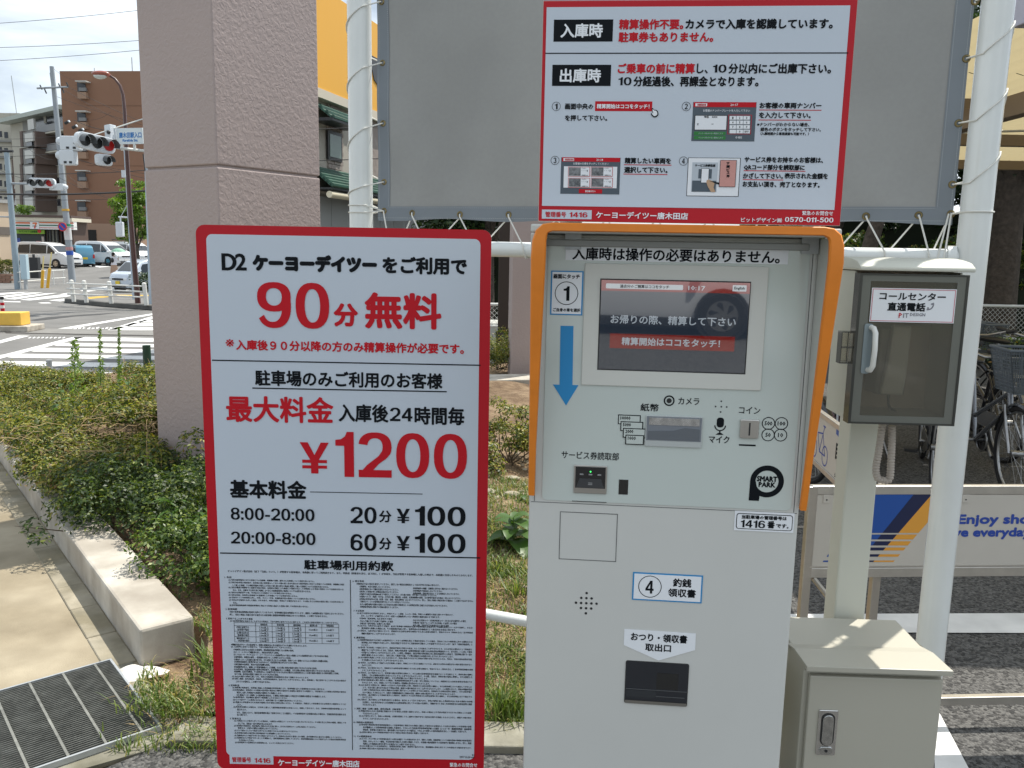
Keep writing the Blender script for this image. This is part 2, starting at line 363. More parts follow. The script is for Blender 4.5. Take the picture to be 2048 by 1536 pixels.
# concrete edging between asphalt and bed, in separate kerb stones
eg = thing('kerb_edging', 'low weathered concrete edging between the asphalt and the grass', 'kerb')
for i, (x0, x1, dy) in enumerate([(-1.08, -.93, .0), (-.90, -.36, .008), (-.35, .2, 0), (.21, .8, .004), (.81, 1.02, 0)]):
    b = MB(); b.box(x0, 2.455 + dy, -.01, x1, 2.60 + dy, .028); b.build('kerb_stone', CONCD, eg, bevel=.006)
# planting bed soil: an uneven surface
def bedz(x, y):
    return .035 + .028 * math.sin(x * 3.1 + y * 1.7) + .02 * math.sin(x * 7.3 - y * 5.1) + .05 * min(1, max(0, (y - 2.6) / 1.5))
b = MB(); nx, ny = 60, 70
def bedpt(i, j):
    y = 2.6 + (9.5 - 2.6) * j / ny; xl = -1.215 - (y - 3.099) * .79 if y > 3.099 else -1.06 - (y - 2.6) * .3
    xr = 1.0 if y < 9 else 1.0; x = xl + (xr - xl) * i / nx
    return (x, y, bedz(x, y) if 0 < i < nx else -.01)
vs = [bedpt(i, j) for j in range(ny + 1) for i in range(nx + 1)]
b.add(vs, [(j*(nx+1)+i, j*(nx+1)+i+1, (j+1)*(nx+1)+i+1, (j+1)*(nx+1)+i) for j in range(ny) for i in range(nx)])
tag(b.build('planting_bed_soil', SOIL, smooth=True), kind='structure')
# planter wall
def P2(t, s, z): p = W0 + wd * t + wp * s; return (p.x, p.y, z)
b = MB(); t1 = 7.4
for a, c in ((0, 2.2), (2.205, 4.7), (4.705, t1)):
    b.add([P2(a,0,-.02),P2(a,.205,-.02),P2(c,.205,-.02),P2(c,0,-.02),P2(a,0,.148),P2(a,.205,.148),P2(c,.205,.148),P2(c,0,.148)],
      [(0,3,2,1),(4,5,6,7),(0,1,5,4),(1,2,6,5),(2,3,7,6),(3,0,4,7)])
tag(b.build('planter_wall', CONCW, bevel=.012), 'low pale concrete planter wall running past the azaleas to the drain', 'wall')
# drain with grating
G0 = Vector((-1.513, 2.971, 0)); ge1 = Vector((.76, .65, 0)).normalized(); ge2 = Vector((.65, -.76, 0)).normalized()
dr = thing('drain_grating', 'steel drain grating set in the pavement beside the planter wall', 'grating', G0 + Vector((0, 0, .004)), math.atan2(ge1.y, ge1.x))
GB = mat('grating_steel', (.27, .27, .24), .5, .6, var=.3, vs=25); GD = mat('drain_dark', (.012, .014, .02), .8)
b = MB(); b.box(-1.25, -.575, .0005, .008, .008, .003); b.build('drain_floor', GD, dr)
b = MB()
for k in range(45): y = -.008 - k * .0126; b.box(-1.24, y - .0009, .013, 0, y + .0009, .019)
tag(b.build('bearing_bars', GB, dr), kind='stuff')
for k in range(12):
    x = -.052 - k * .109
    if x > -1.24: b = MB(); b.box(x - .004, -.566, .0045, x + .004, 0, .0205); b.build('cross_bar', GB, dr)
b = MB(); b.box(-1.25, .0, .0, .008, .008, .022); b.box(-1.25, -.575, .0, .008, -.567, .022); b.box(0, -.567, 0, .008, 0, .022); b.build('rim', GALV, dr)
# concrete rim round the drain, broken kerb piece, white mortar patch
slab('drain_surround', [gnd(0,1385).to_tuple()[:2], gnd(220,1325).to_tuple()[:2], (-1.44, 3.0), (-1.05, 2.53), (-1.10, 2.46), gnd(130,1550).to_tuple()[:2], gnd(-80,1640).to_tuple()[:2], gnd(-200,1500).to_tuple()[:2]], -.012, .0035, CONCD)
b = MB(); c = gnd(278, 1348)
ring_ = []
for k in range(18):
    a = 2 * math.pi * k / 18; r = .075 * (1 + .25 * math.sin(3 * a + 1) + .12 * math.sin(7 * a)); ring_.append((c.x + r * 1.15 * math.cos(a), c.y + r * .75 * math.sin(a)))
b.add([(x, y, .004) for x, y in ring_] + [(c.x + (x - c.x) * .6, c.y + (y - c.y) * .6, .02 + .004 * math.sin(i)) for i, (x, y) in enumerate(ring_)] + [(c.x, c.y, .024)],
      [(i, (i+1) % 18, 18 + (i+1) % 18, 18 + i) for i in range(18)] + [(18 + i, 18 + (i+1) % 18, 36) for i in range(18)])
tag(b.build('mortar_patch', mat('white_mortar', (.72, .70, .66), .9, var=.08, vs=40, bump=.5, bs=90, bd=.004), smooth=True), 'white mortar lump poured at the foot of the planter wall', 'mortar patch')
# joints of the pavement (real grooves would be 5 mm; strips of gutter blocks beside the wall)
gb = thing('gutter_strip', 'narrow run of concrete gutter blocks at the foot of the planter wall', 'gutter')
k = 0; t = .05
while t < 5.2:
    ln = .31 + .02 * math.sin(k * 2.3)
    b = MB(); z = .006 + .002 * math.sin(k)
    b.add([P2(t,-.115,-.01),P2(t,-.004,-.01),P2(t+ln-.004,-.004,-.01),P2(t+ln-.004,-.115,-.01),P2(t,-.115,z),P2(t,-.004,z),P2(t+ln-.004,-.004,z),P2(t+ln-.004,-.115,z)],
      [(0,3,2,1),(4,5,6,7),(0,1,5,4),(1,2,6,5),(2,3,7,6),(3,0,4,7)]); b.build('gutter_block', CONCG, gb, bevel=.003, seg=1)
    t += ln; k += 1
# painted lines of the car park on the right
def marking(name, quads, z, m, label=None):
    b = MB()
    for q in quads: b.poly([(gnd(x, y, z) if zz is None else zz)[:] for (x, y), zz in ((p, None) for p in q)])
    return tag(b.build(name, m, fix=False), label, kind='structure')
marking('parking_line', [[(1560,1264),(1560,1228),(2120,1226),(2120,1266)]], .007, LINEP)
marking('parking_line', [[(1868,1462),(1868,1405),(1905,1475),(1950,1560),(1870,1560)]], .007, LINEP)
b = MB()
for i, (x, y) in enumerate(((1.3, 4.3), (1.42, 4.25), (1.5, 4.5), (.98, 3.9), (1.15, 4.0))):
    P = [(x + (.05 + .03 * math.sin(5 * i + k)) * math.cos(k * .9), y + (.05 + .02 * math.cos(3 * i + k)) * math.sin(k * .9), .006) for k in range(7)]
    b.poly(P)
tag(b.build('worn_paint_flakes', LINEP, fix=False), kind='structure')

# ------------------------------------------------------------------ street markings (flat paint 4 mm above the road)
def smark(name, quads, dz=.006):
    b = MB()
    for q in quads: b.poly([st(x, y) + Vector((0, 0, dz)) for x, y in q])
    return tag(b.build(name, LINEP, fix=False), kind='structure')
X1 = 345
def band(xl, yl0, yl1, xl2, sl=.016):
    return [(xl, yl0), (X1, yl0 + (X1 - xl) * sl), (X1, yl1 + (X1 - xl) * sl), (xl2, yl1)]
smark('crosswalk_near', [band(146, 674, 681.5, 154), band(124, 686, 692, 108), band(88, 696, 703.5, 62), band(40, 708, 715.5, 14), band(-20, 722, 731, -20), band(-40, 741, 750, -40), band(-40, 764, 776, -40)])
smark('crosswalk_edge_line', [[(-20, 714), (-20, 721), (0, 718), (170, 674.5), (146, 674.5), (10, 709)]])
smark('stop_line', [[(116, 657.5), (140, 658), (330, 626), (330, 623), (312, 626)]])
smark('road_line', [[(-10, 684), (-10, 690), (0, 687), (60, 672), (36, 671.5)]])
smark('crosswalk_middle', [[(215, 660.5), (238, 653.5), (345, 656), (345, 661)], [(248, 652), (266, 646), (345, 648), (345, 653.5)], [(272, 645), (290, 640), (345, 641.5), (345, 646)], [(215,659.8),(232,659.8),(345,626),(345,623),(300,634)]])
smark('crosswalk_far', [[(0, 587), (32, 584.5), (60, 584.3), (0, 590)], [(0, 593), (60, 585.5), (88, 585), (0, 597)], [(8, 598), (90, 587), (115, 586), (30, 599)],
                        [(40, 599.5), (125, 589), (148, 592), (60, 601)], [(97, 601), (185, 591.5), (205, 592), (120, 603)], [(120, 588.5), (135, 586), (170, 588.5), (150, 590.5)]])
smark('lane_dashes', [[(0, 602.2), (40, 603.2), (42, 605), (0, 604)], [(76, 605.5), (98, 605), (104, 607), (82, 607)], [(160, 581), (262, 572), (268, 574), (170, 584)], [(182, 530.5), (222, 533), (200, 535), (176, 532)], [(178, 576.2),(240,570.6),(248,572),(188,578.2)]])
smark('worn_road_letters', [[(148 + k * 9, 657 - (k % 3)), (154 + k * 9, 656 - (k % 2) * 2), (153 + k * 9, 658.5 - (k % 3)), (147 + k * 9, 658.5)] for k in range(9)] + [[(56 + k * 8.5, 676.5), (61 + k * 8.5, 674), (63 + k * 8.5, 675.5), (58 + k * 8.5, 677.5)] for k in range(9)])
# gutter pan across the street
b = MB(); P = [(-30, 660.5), (345, 670), (345, 674.5), (-30, 666)]
b.poly([st(x, y) + Vector((0, 0, .004)) for x, y in [(58, 656.5), (345, 661.5), (345, 672), (15, 667)]])
tag(b.build('gutter_pan', mat('gutter_concrete', (.20, .195, .185), .9, var=.1, vs=3), fix=False), kind='structure')
b = MB(); b.poly([st(x, y) + Vector((0, 0, .009)) for x, y in [(10, 665.2), (345, 671.6), (345, 673.4), (12, 666.6)]])
tag(b.build('gutter_joint', mat('gutter_joint_dark', (.06, .055, .05), .9), fix=False), kind='structure')  # thin dark strip laid along the gutter pan
# long cast shadow of a pole, painted on the road as a dark strip
b = MB(); b.poly([st(x, y) + Vector((0, 0, .004)) for x, y in [(58, 640.5), (95, 634.5), (170, 629), (240, 625), (200, 630), (150, 633), (110, 638), (70, 642)]])
tag(b.build('road_pole_shadow', mat('painted_pole_shadow', (.05, .05, .05), .9), fix=False), kind='structure')
# traffic island with kerb
isl = [st(129, 606), st(150, 608), st(210, 614), st(318, 622), st(345, 612), st(345, 592), st(200, 594), st(140, 600)]
b = MB(); b.prism([(p.x, p.y) for p in isl], -.9, -.72, 'z'); tag(b.build('traffic_island', [mat('dark_kerb', (.10, .10, .095), .9, var=.2, vs=3)], bevel=.03), kind='structure')
b = MB(); c = Vector((sum(p.x for p in isl) / 8, sum(p.y for p in isl) / 8, 0)); b.poly([(c.x + (p.x - c.x) * .96, c.y + (p.y - c.y) * .94, -.714) for p in isl]); tag(b.build('island_paving', ROAD, fix=False), kind='structure')
b = MB(); b.poly([Vector((p.x, p.y, -.709)) for p in (gnd(172, 594.5, -.709), gnd(235, 589.5, -.709), gnd(330, 590, -.709), gnd(330, 592, -.709), gnd(240, 592, -.709), gnd(180, 598, -.709))])
tag(b.build('tactile_strip', mat('yellow_tactile', (.50, .33, .06), .8, var=.1, vs=5), fix=False), kind='structure')

# ------------------------------------------------------------------ tariff board (left, red border)
FS = Frame(-.3465, 1.72, 0.0)
sg = thing('tariff_board', 'tall white parking tariff board with red border, reading 90 minutes free and 1200 yen', 'sign', (FS.o.x, FS.o.y, 0), 0)
u0, v0, u1, v1 = FS.rect(391.5, 449, 975, 1547)
u0, u1 = FS.px(391.5, 460)[0], FS.px(983, 470)[0]
b = MB(); b.prism(rpoly(u0, v0, u1, v1, .018, 6), 0, .004); b.build('panel', mat('board_core', (.5, .5, .5), .5), sg)
rsheet(u0, v0, u1, v1, -.0012, RED, sg, 'red_border', .018, .0011)
a = FS.px(412, 468, -.002); c = FS.px(956.5, 1520, -.002); a2 = FS.px(961, 476, -.002)
rsheet(a[0], c[1], a2[0], a[1], -.0020, WHITE, sg, 'white_field', .012, .0006)
b = MB()
for x in (u0 + .06, u1 - .06): b.box(x - .015, .0045, 0, x + .015, .034, v1 - .05)
for z in (.5, 1.0, 1.5): b.box(u0 + .0455, .0346, z, u1 - .0455, .05, z + .025)
b.build('stand_frame', GALV, sg, bevel=.001)
for x in (u0 + .06, u1 - .06): b = MB(); b.box(x - .07, -.16, 0.002, x + .07, .34, .012); b.build('base_plate', GALV, sg)
o2, o3 = -.0030, -.0026
def TS(s, x0, x1, yc, h, m=BLK, bold=.03, **k): T(sg, FS, s, x0, x1, yc, h, m, bold, off=o2, **k)
TS('D', 443, 473, 523.8, 34, fnt='heavy'); TS('2', 470, 493, 524, 34, bold=.03)
TS('ケーヨーデイツー', 504.6, 754, 527, 35, bold=.075); TS('をご利用で', 764.6, 934, 531.5, 35, bold=.045)
TS('90', 514.5, 658.5, 611, 92, REDP, fnt='heavy'); TS('分', 667, 716, 630, 47, REDP, .045); TS('無料', 729, 883, 622, 73, REDP, .035)
TS('※', 451, 468, 685.8, 15, REDP, .015); TS('入庫後９０分以降の方のみ精算操作が必要です。', 472, 928, 693.8, 21, REDP, .035)
TS('駐車場のみご利用のお客様', 510, 885, 759, 32, bold=.03)
TS('最大料金', 452, 667, 819, 53, REDP, .028); TS('入庫後', 677, 777, 826.5, 36, bold=.03); TS('24', 780, 825, 829, 27, fnt='heavy'); TS('時間毎', 829, 929, 832, 36, bold=.03)
TS('¥', 600, 658, 916, 62, REDP, fnt='heavy'); TS('1200', 671, 934, 911, 90, REDP, fnt='heavy')
TS('基本料金', 459.5, 613, 979, 37, bold=.035)
TS('8:00-20:00', 461.6, 629, 1028.7, 24, fnt='heavy'); TS('20:00-8:00', 462, 631, 1076.5, 24, fnt='heavy')
for dy, t in ((0, '20'), (54.5, '60')):
    TS(t, 701, 753, 1030.5 + dy, 33, fnt='heavy'); TS('分', 758, 783, 1033 + dy, 24, bold=.03)
    TS('¥', 793, 820, 1032 + dy, 29, fnt='heavy'); TS('100', 830, 931, 1032.5 + dy, 39, fnt='heavy')
line(FS, 424, 719.5, 961, 731.5, 2.6, -.0026, BLK, sg); line(FS, 504.6, 775, 893.5, 784.6, 2.6, -.0026, BLK, sg)
line(FS, 620, 983, 845, 989, 1.6, -.0026, BLK, sg); line(FS, 440, 1104, 960, 1118, 2.8, -.0026, BLK, sg)
line(FS, 700, 1160, 705.6, 1500, 1.5, -.0026, BLK, sg)
TS('駐車場利用約款', 608, 787, 1131, 20, bold=.035)
sheet(FS, 459, 1509, 547, 1529, -.0022, WHITE, sg, 'number_plate')
TS('管理番号', 464, 502, 1519.5, 10.5, REDP, .02); TS('1416', 509, 541, 1521, 9.5, REDP, fnt='heavy'); TS('ケーヨーデイツー唐木田店', 556, 719, 1526.5, 14, WPR, .03)
TS('緊急のお問合せ', 899.7, 954.5, 1530, 8.5, WPR, .02); TS('ピットデザイン㈱ 0570-011-500', 789, 955, 1542.5, 9, WPR, .02)
FP = [  # the small print: x0, x1, y at the left end, text
(456,945.6,1142,'ピットデザイン株式会社（以下「当社」という。）が管理する駐車場は、本約款に従ってご利用頂きます。また、利用者（同乗者を含む。以下同じ。）が車両を、当社が管理する駐車場に入場した時点で、本約款に合意したものとみなします。'),
(449,463,1154.4,'1. 免責'),
(457,629,1159.8,'(1) 当社は駐車場内における車両とその付属物、積載物の盗難、紛失または毀損について責任を負いません。'),
(457,688,1165,'(2) 当社は駐車場の利用者が、駐車場の他の利用者もしくはその他の第三者の行為または駐車場内に存在する車両とその付属物、積載物に起因'),
(465,658,1170.3,'して被った損害、その他駐車場内で発生した当社の責に帰し得ない事由に起因して被った損害については責任を負いません。'),
(457,687,1175,'(3) 当社は機器の故障等で入出庫不可能な場合、利用者の判断により無理に入出庫されたことが原因による車両の損害については責任を負いま'),
(465,622,1180,'せん。また、出庫までお待ち頂く時間により生じた間接損害等の損害についても責任を負いません。'),
(457,584,1185,'(4) 当社は自然災害その他、不可抗力による損害については責任を負いません。'),
(457,596,1190,'(5) 当社は幼児、児童等の駐車場での遊戯等による事故については責任を負いません。'),
(458,631,1195,'(6) 当社はトラブル処理等に対し、代車、タクシー代等、各種移動手段の費用については責任を負いません。'),
(458,687,1200,'(7) 当社は不正駐車とみなした場合、止むを得ず、車両の固定、移動をする場合があります。その際に生じた車両の損害に関しては責任を負いま'),
(466,475,1205.5,'せん。'),
(459,617,1210.5,'(8) 駐車場利用約款及び別途駐車場内に掲示する告知に違反した利用に関しては責任を負いません。'),
(451,474,1218,'2. 駐車時間'),
(459,688,1223.5,'当社の駐車場は短時間の駐車を目的としていますので、駐車時間は最長48時間までとします。継続して48時間を超えて駐車しないでください。'),
(459,655,1229,'但し、当社に事前に承諾を受けた場合または駐車場に別途駐車時間等が掲出されている場合は、この限りではありません。'),
(452,505,1237,'3. 駐車することができる車両'),
(460,677,1242,'(1) 当社駐車場内に駐車することができる車両は、下記の基準に該当するものに限ります。これ以外の車両を駐車することはできません。'),
(462,614,1289,'※機械式及びタワー式の駐車場で、現地に別途表示のある場合はそちらを優先するものとします。'),
(462,584,1293.5,'(2) 上記基準に該当する車両でも、下記の車両は駐車することができません。'),
(467,588,1299,'①最低地上高が20cmを超える車両等、車両感知装置が作動しない形状の車両。'),
(467,558,1304,'②オート・レベリング機能等を有し、車高差が変化する車両。'),
(467,657,1309,'③エアロパーツ・サイドスカート・エアーサスペンション装着車等ロック板との接触により入出庫障害を起こすおそれがある車両。'),
(468,582,1314,'④無登録車、車検切れ車等、一般道路を走行することが禁じられている車両。'),
(468,656,1319,'⑤車両ナンバーに人為的に覆いがされ、または取り外されている車両等、車両ナンバー認識システムによる読取りが困難な車両。'),
(468,595,1323.5,'⑥自動車登録番号の変更があるにもかかわらず、変更登録手続きがされていない車両。'),
(468,540,1328.6,'⑦仮登録中の車両等、車台の特定が困難な車両。'),
(468,634,1333.7,'⑧付属物等が出て、接触により駐車場施設もしくは機器、または他に車両の損害を発生させるおそれがある車両。'),
(468,670,1338.5,'⑨大型車両、建設用車両等の特殊な車両等で、駐車場施設もしくは機器、または他の車両に損害を発生させるおそれがある車両。'),
(468,678,1343,'⑩危険物、有害汚染物等、その他安全もしくは衛生を害するおそれがある物または悪臭発生もしくは液汁漏出の原因となる物を積載した車両。'),
(469,557,1348,'⑪その他、駐車場の管理に支障をきたすおそれがある車両。'),
(464,618,1352.8,'(3) (1)(2)の規定の適用に関しては、車両の付属物及び積載物等を含めて判断するものとします。'),
(464,692,1357.5,'(4) 自動二輪車、原付自転車、自転車、小型特殊自動車は、駐車することができません。但し、駐車場に、特に駐車することができる旨の掲出が'),
(472,541,1363,'されている場合は、この限りではありません。'),
(457,479,1370.6,'4. 駐車料金'),
(465,650,1375.3,'(1) 駐車場の利用者は、駐車場に掲出した料金額及び料金体系により、駐車時間に応じた駐車料金をお支払い頂きます。'),
(465,692,1380,'(2) 駐車時間は、駐車券による精算の駐車場の場合は入場時の発券から出場時の精算までの時間とし、車室番号による精算の駐車場の場合は'),
(473,564,1385,'車室に入庫した時間から出場時の精算までの時間とします。'),
(473,652,1390,'また車両ナンバー認識による駐車場の場合は、入場時に車両を撮影した時点から出場時の精算までの時間とします。'),
(466,575,1394.6,'(3) 駐車料金は、駐車場内に備付けの精算機によりお支払いください。'),
(466,605,1399.6,'(4) ロック板やゲートの状況にかかわらず、精算手順に沿った精算行為を行なってください。'),
(466,692,1404.5,'(5) 間違えた車室番号または車両で精算された場合の責任は負いません。その場合は、再度正しい車室番号または車両での精算をしてくだ'),
(474,484,1409.5,'さい。'),
(467,692,1414,'(6) 駐車券を紛失した場合は、3万円を上限として紛失時駐車金額をお支払いの上、出庫して頂きます。なお、具体的な金額は駐車場によって'),
(474,493,1419.3,'異なります。'),
(474,692,1425,'また、当社において、最長駐車時間を超えて駐車されたことを確認し、その駐車料金が上記金額を超える場合は、当該駐車料金全額をお支'),
(474,495,1429.5,'払い頂きます。'),
(460,482,1437,'5. 駐車方法'),
(468,692,1441.6,'(1) 入庫前にロック板が上がっている場合は、入庫禁止の駐車スペースですので入庫しないでください。その際に生じた車両の破損、損害につき'),
(476,545,1447,'ましては、当社は一切の責任を負いかねます。'),
(468,632,1451.5,'(2) 駐車場の利用者は、駐車場内に掲出された方法に従い、示された駐車スペース内に駐車してください。'),
(476,556,1456,'駐車スペース以外の場所には駐車しないでください。'),
(469,596,1461,'(3) ロック板の上にロック板が上昇するのに障害となるものは乗せないでください。'),
(469,581,1466,'(4) 駐車場が満車の場合等に駐車場内外で入庫待機をしないでください。'),
(469,684,1471,'(5) 出庫時はロック板が下がらない状況になりますので、同乗者の方が先に乗車しない状態、及び荷物を先に乗せない状態にしてください。'),
(469,692,1475.6,'(6) 出庫時はロック板が下がったことを確認の上、規定時間以内に出庫してください。規定時間経過後にロック板が上がった場合は再度駐車料金'),
(478,508,1480.3,'をお支払いください。'),
(470,588,1485,'(7) 駐車場内での駐車時または停車時には、エンジンを停止させてください。'),
(705,728,1162,'6. 遵守事項'),
(713,879,1167.5,'利用者は下記の項目を遵守してください。遵守しない場合は違約金として金1万円をお支払い頂きます。'),
(719,781,1173,'①喫煙等、火気を使用しないでください。'),(826,916,1176.5,'⑧利用以外の機器・設備等に許可なく触れないでください。'),
(719,797,1178,'②駐車場内において騒音を発生させないでください。'),(826,885,1181.5,'⑨駐車場内で宿泊はしないでください。'),
(719,797,1183,'③駐車した車両の中に貴重品は置かないでください。'),(826,919,1186.5,'⑩迷惑運転（割込等を含む）による利用はしないでください。'),
(719,874,1188,'④場内での走行は時速8km以下で徐行してください。また他の車両・歩行者に十分注意してください。'),
(719,922,1193,'⑤場内へのゴミ（吸殻・空き缶・弁当空き箱・雑誌等）の放置、産業廃棄物の放置、立小便等不衛生な行為は一切しないでください。'),
(719,947,1198,'⑥車両の駐車以外の行為（営業・宣伝・募金・署名活動等）はしないでください。但し、当社に事前に承諾を受けた場合は、この限りではありません。'),
(720,820,1203,'⑦駐車スペースへの駐車後は速やかにエンジンを停止してください。'),
(720,895,1208.5,'⑧その他駐車場の運営の支障となる行為または他の利用者もしくは近隣住民等に迷惑となる行為はしないでください。'),
(720,797,1213.5,'⑨別途駐車場内に掲出する告知は遵守してください。'),
(707,728,1221.5,'7. 不正駐車'),
(714,907,1226.5,'(1) 以下の場合は不正駐車とみなし、車両のチェーン施錠、レッカー移動、警察への通報等の措置を取らせて頂きます。'),
(722,880,1231.5,'また、レンタカーの場合はレンタカー会社への連絡及びレッカー移動等の措置を取らせて頂きます。'),
(719,784,1237,'①第8項「放置車両」(1)に該当する場合'),(826,932,1240.5,'④示された駐車スペース外及び駐車スペースをまたがる駐車をした場合'),
(720,786,1242,'②ロック板にタイヤを乗せて駐車をした場合'),(826,914,1245.5,'⑤第3項「駐車することができる車両」に該当しない場合'),
(720,781,1247,'③第6項「遵守事項」を遵守しない場合'),(826,898,1250.5,'⑥その他、当社が不正な駐車方法と認めた場合'),
(715,945,1251.5,'(2) (1)の②、③及び④に該当する場合、並びに駐車場の利用者が正規の駐車料金を支払わないで車両を駐車スペースから出庫し、または'),
(723,912,1256.5,'駐車場外へ移動した場合には、その利用者は当社に対し、駐車料金のほか違約金として金2万円をお支払い頂きます。'),
(715,946,1261.5,'(3) 当社は、(1)及び(2)の場合において、利用者または所有者等を確知するために必要な限度で、車両そのもの（車内を含む）及び利用者'),
(723,791,1267,'映像を調査することができるものとします。'),
(708,730,1275,'8. 放置車両'),
(715,945,1280,'(1) 時間貸利用者が予め当社への届出を行うことなく48時間を超えて車両を駐車している場合、当社はこれらの利用者に対する通知または'),
(723,945,1285,'駐車場における掲出の方法により、当社が指定する日までに当該車両を引取ることを請求できるものとします（以下「車両引取請求」と'),
(723,739,1290,'いいます）。'),
(716,944,1295,'(2) 第7項「不正駐車」の場合において、利用者が車両の引取りを拒み、もしくは引取ることができないとき、または当社の過失なくして利用者を'),
(723,944,1300,'確知することができないときは、当社は、車両の所有者等（自動車検査証に記載された所有者及び使用者をいう。以下同じ。）に対して車両'),
(723,944,1305,'を引取るよう求めることができるものとします。この場合、利用者は、当社が車両の所有者等に対し車両引取請求をした時点で、当該車両に関する一切の'),
(723,907,1310,'権利を放棄したものとみなし、当社に対して車両の引渡、その他の異議または請求の申し立てをしないものとします。'),
(716,944,1315,'(3) (2)の請求を書面により行ったにもかかわらず、当社の指定する日までに車両の引取りがなされないときは、当社は、車両の所有者等が引取'),
(724,807,1320,'りを拒絶したものとみなすことができるものとします。'),
(716,944,1325.5,'(4) 当社は、(1)の規定により指定した日を経過した後は、車両について生じた損害については、故意または重大な過失がない限り損害を負わない'),
(724,744,1330.5,'ものとします。'),
(716,946,1335.5,'(5) 当社は、(1)の場合において、利用者または所有者等を確知するために必要な限度で、車両そのもの（車内を含む。）及び利用者映像を調査'),
(724,773,1340.5,'することができるものとします。'),
(716,946,1345.5,'(6) 当社は、(1)の場合において、駐車場の適正な管理を目的とし、または他の駐車場利用者を保護することを目的として、車両を他の場所に'),
(724,945,1350.3,'移動し、または車両を移動できないようにすることができるものとします。その際、当社は、車両を他の場所に移動し、または固定した'),
(724,856,1355,'旨を利用者または所有者等に通知し、または駐車場において掲示するものとします。'),
(716,944,1360,'(7) 車両引取請求に関し発生した費用、車両保管費用及びその他一切の費用については、利用者または所有者等が負担する'),
(724,860,1365,'ものとします。また、車両について生じた損害は一切賠償の責を負わないものとします。'),
(717,944,1370,'(8) (3)に該当する場合には、通知をした日から1カ月を経過した後、利用者または所有者等に通知し、または駐車場において掲示して予告した'),
(725,944,1375,'上で、公正な第三者を立ち会わせて車両の売却、廃棄その他の処分をすることができるものとします。この場合において、車両の時価が売却'),
(725,944,1380,'に要する費用及び(7)に定める費用の合計額に満たないことが明らかである場合は、利用者または所有者等に通知し、または駐車場に'),
(725,911,1385,'おいて掲示して予告した上で、引取りの期限経過直ちに車両の売却、廃棄その他の処分をすることができるものとします。'),
(717,944,1389.7,'(9) 当社は、(8)の規定により車両を処分した場合は、遅滞なくその旨を利用者または所有者等に対し通知し、または駐車場において掲示する'),
(725,746,1394.5,'ものとします。'),
(715,945,1399.3,'(10) 当社は、(8)の規定により車両を処分した場合は、処分によって生じる収入から、車両の保管に要した費用及び(7)に定める費用の合計額'),
(725,944,1404.5,'を控除し、なお不足があるときは利用者または所有者等に対してその支払いを請求し、残額があるときはこれを利用者または所有者等に返還'),
(725,753,1409.5,'するものとします。'),
(709,802,1417,'9. 放置二輪車（自動二輪車、原付自転車、自転車等）'),
(717,943,1422,'(1) 駐輪が認められない駐車場に駐輪されている場合には放置二輪車とみなし、車両への掲示により当社が指定する日までに引取ることを請求'),
(725,757,1427,'できるものとします。'),
(718,943,1431.8,'(2) (1)の場合において、車両への掲示後、2日間を経過しても二輪車の引取りがない場合は引取りを拒絶したものとみなし、廃棄その他の処分'),
(726,778,1437,'をすることができるものとします。'),
(707,747,1444.5,'10. 利用者の賠償責任'),
(718,943,1449.5,'(1) 駐車場の利用者が駐車場利用約款もしくは駐車場内に掲出された規定に違反した場合または故意もしくは重大な過失により駐車場の設備'),
(726,943,1454.5,'及び機器もしくは停車車両等を毀損した場合は、それにより当社及び停車車両等が被った損害（レッカー代・機器修理費用・施設修理'),
(726,934,1459.5,'費用等、駐車場の全部または一部を休業しなければならない場合は、それにより喪失した逸失利益等を含む。）を賠償して頂きます。'),
(719,858,1464.5,'(2) 前項の場合において利用者が特定できない場合は車両の所有者に賠償して頂きます。'),
(708,743,1472.5,'11. その他重要事項'),
(719,943,1477.5,'(1) ビデオ・カメラ等により駐車場内及びその周辺を撮影している場合があります。撮影した映像、映像情報については個人情報の保護及び駐車場運営'),
(726,943,1482.5,'管理、セキュリティー確保、不正駐車取り締まりの目的で使用しており、お客様の個人情報をその目的以外に使用致しません。但し、別途'),
(726,831,1487.5,'契約により利用者の許可を得ている場合にはこの限りでありません。'),
(719,943,1492,'(2) (1)に記載されている目的以外に、管理者は任意に利用・捜査等の協力のため、捜査機関の求めに応じてこれを提出する場合があります。'),
(719,808,1497,'(3) 車両に警告文等の文書を貼り付ける場合があります。'),
(944,950,1510,'以上'),(919,949,1514,'2017.12.20 ver')]
for x0, x1, y, s in FP: T(sg, FS, s, x0, x1, y, 4.3 if y > 1143 else 4.8, BLK, .035, off=-.0026, a='l', name='terms_print', sheetname='left' if x0 < 700 else 'right')
# table in the small print
ta = FS.px(468, 1245, -.0026); tb = FS.px(678, 1291, -.0026); tw = tb[0] - ta[0]; th_ = ta[1] - FS.px(470, 1284, -.0026)[1]
b = MB(); k = .0003
for fx in (0, .205, .363, .521, .68, .838, 1): x = ta[0] + tw * fx; b.box(x - k, -.0026, ta[1] - th_, x + k, -.0022, ta[1])
for fz in (0, .155, .44, .72, 1): z = ta[1] - th_ * fz; b.box(ta[0], -.00261, z - k, ta[0] + tw, -.00221, z + k)
b.build('table_rules', BLK, sg)
def TC(s, fx0, fx1, fz, h=.115): TQ.append(dict(par=sg, s=s, u0=ta[0] + tw * fx0, u1=ta[0] + tw * fx1, v=ta[1] - th_ * fz, h=th_ * h, m=BLK, bold=.035, off=-.0026, name='terms_print', fnt=None, key='table'))
for i, s in enumerate(('車両全長', '車両全幅', '最高車両高', '最低地上高', '車両総重量')): TC(s, .25 + i * .158, .32 + i * .158, .078)
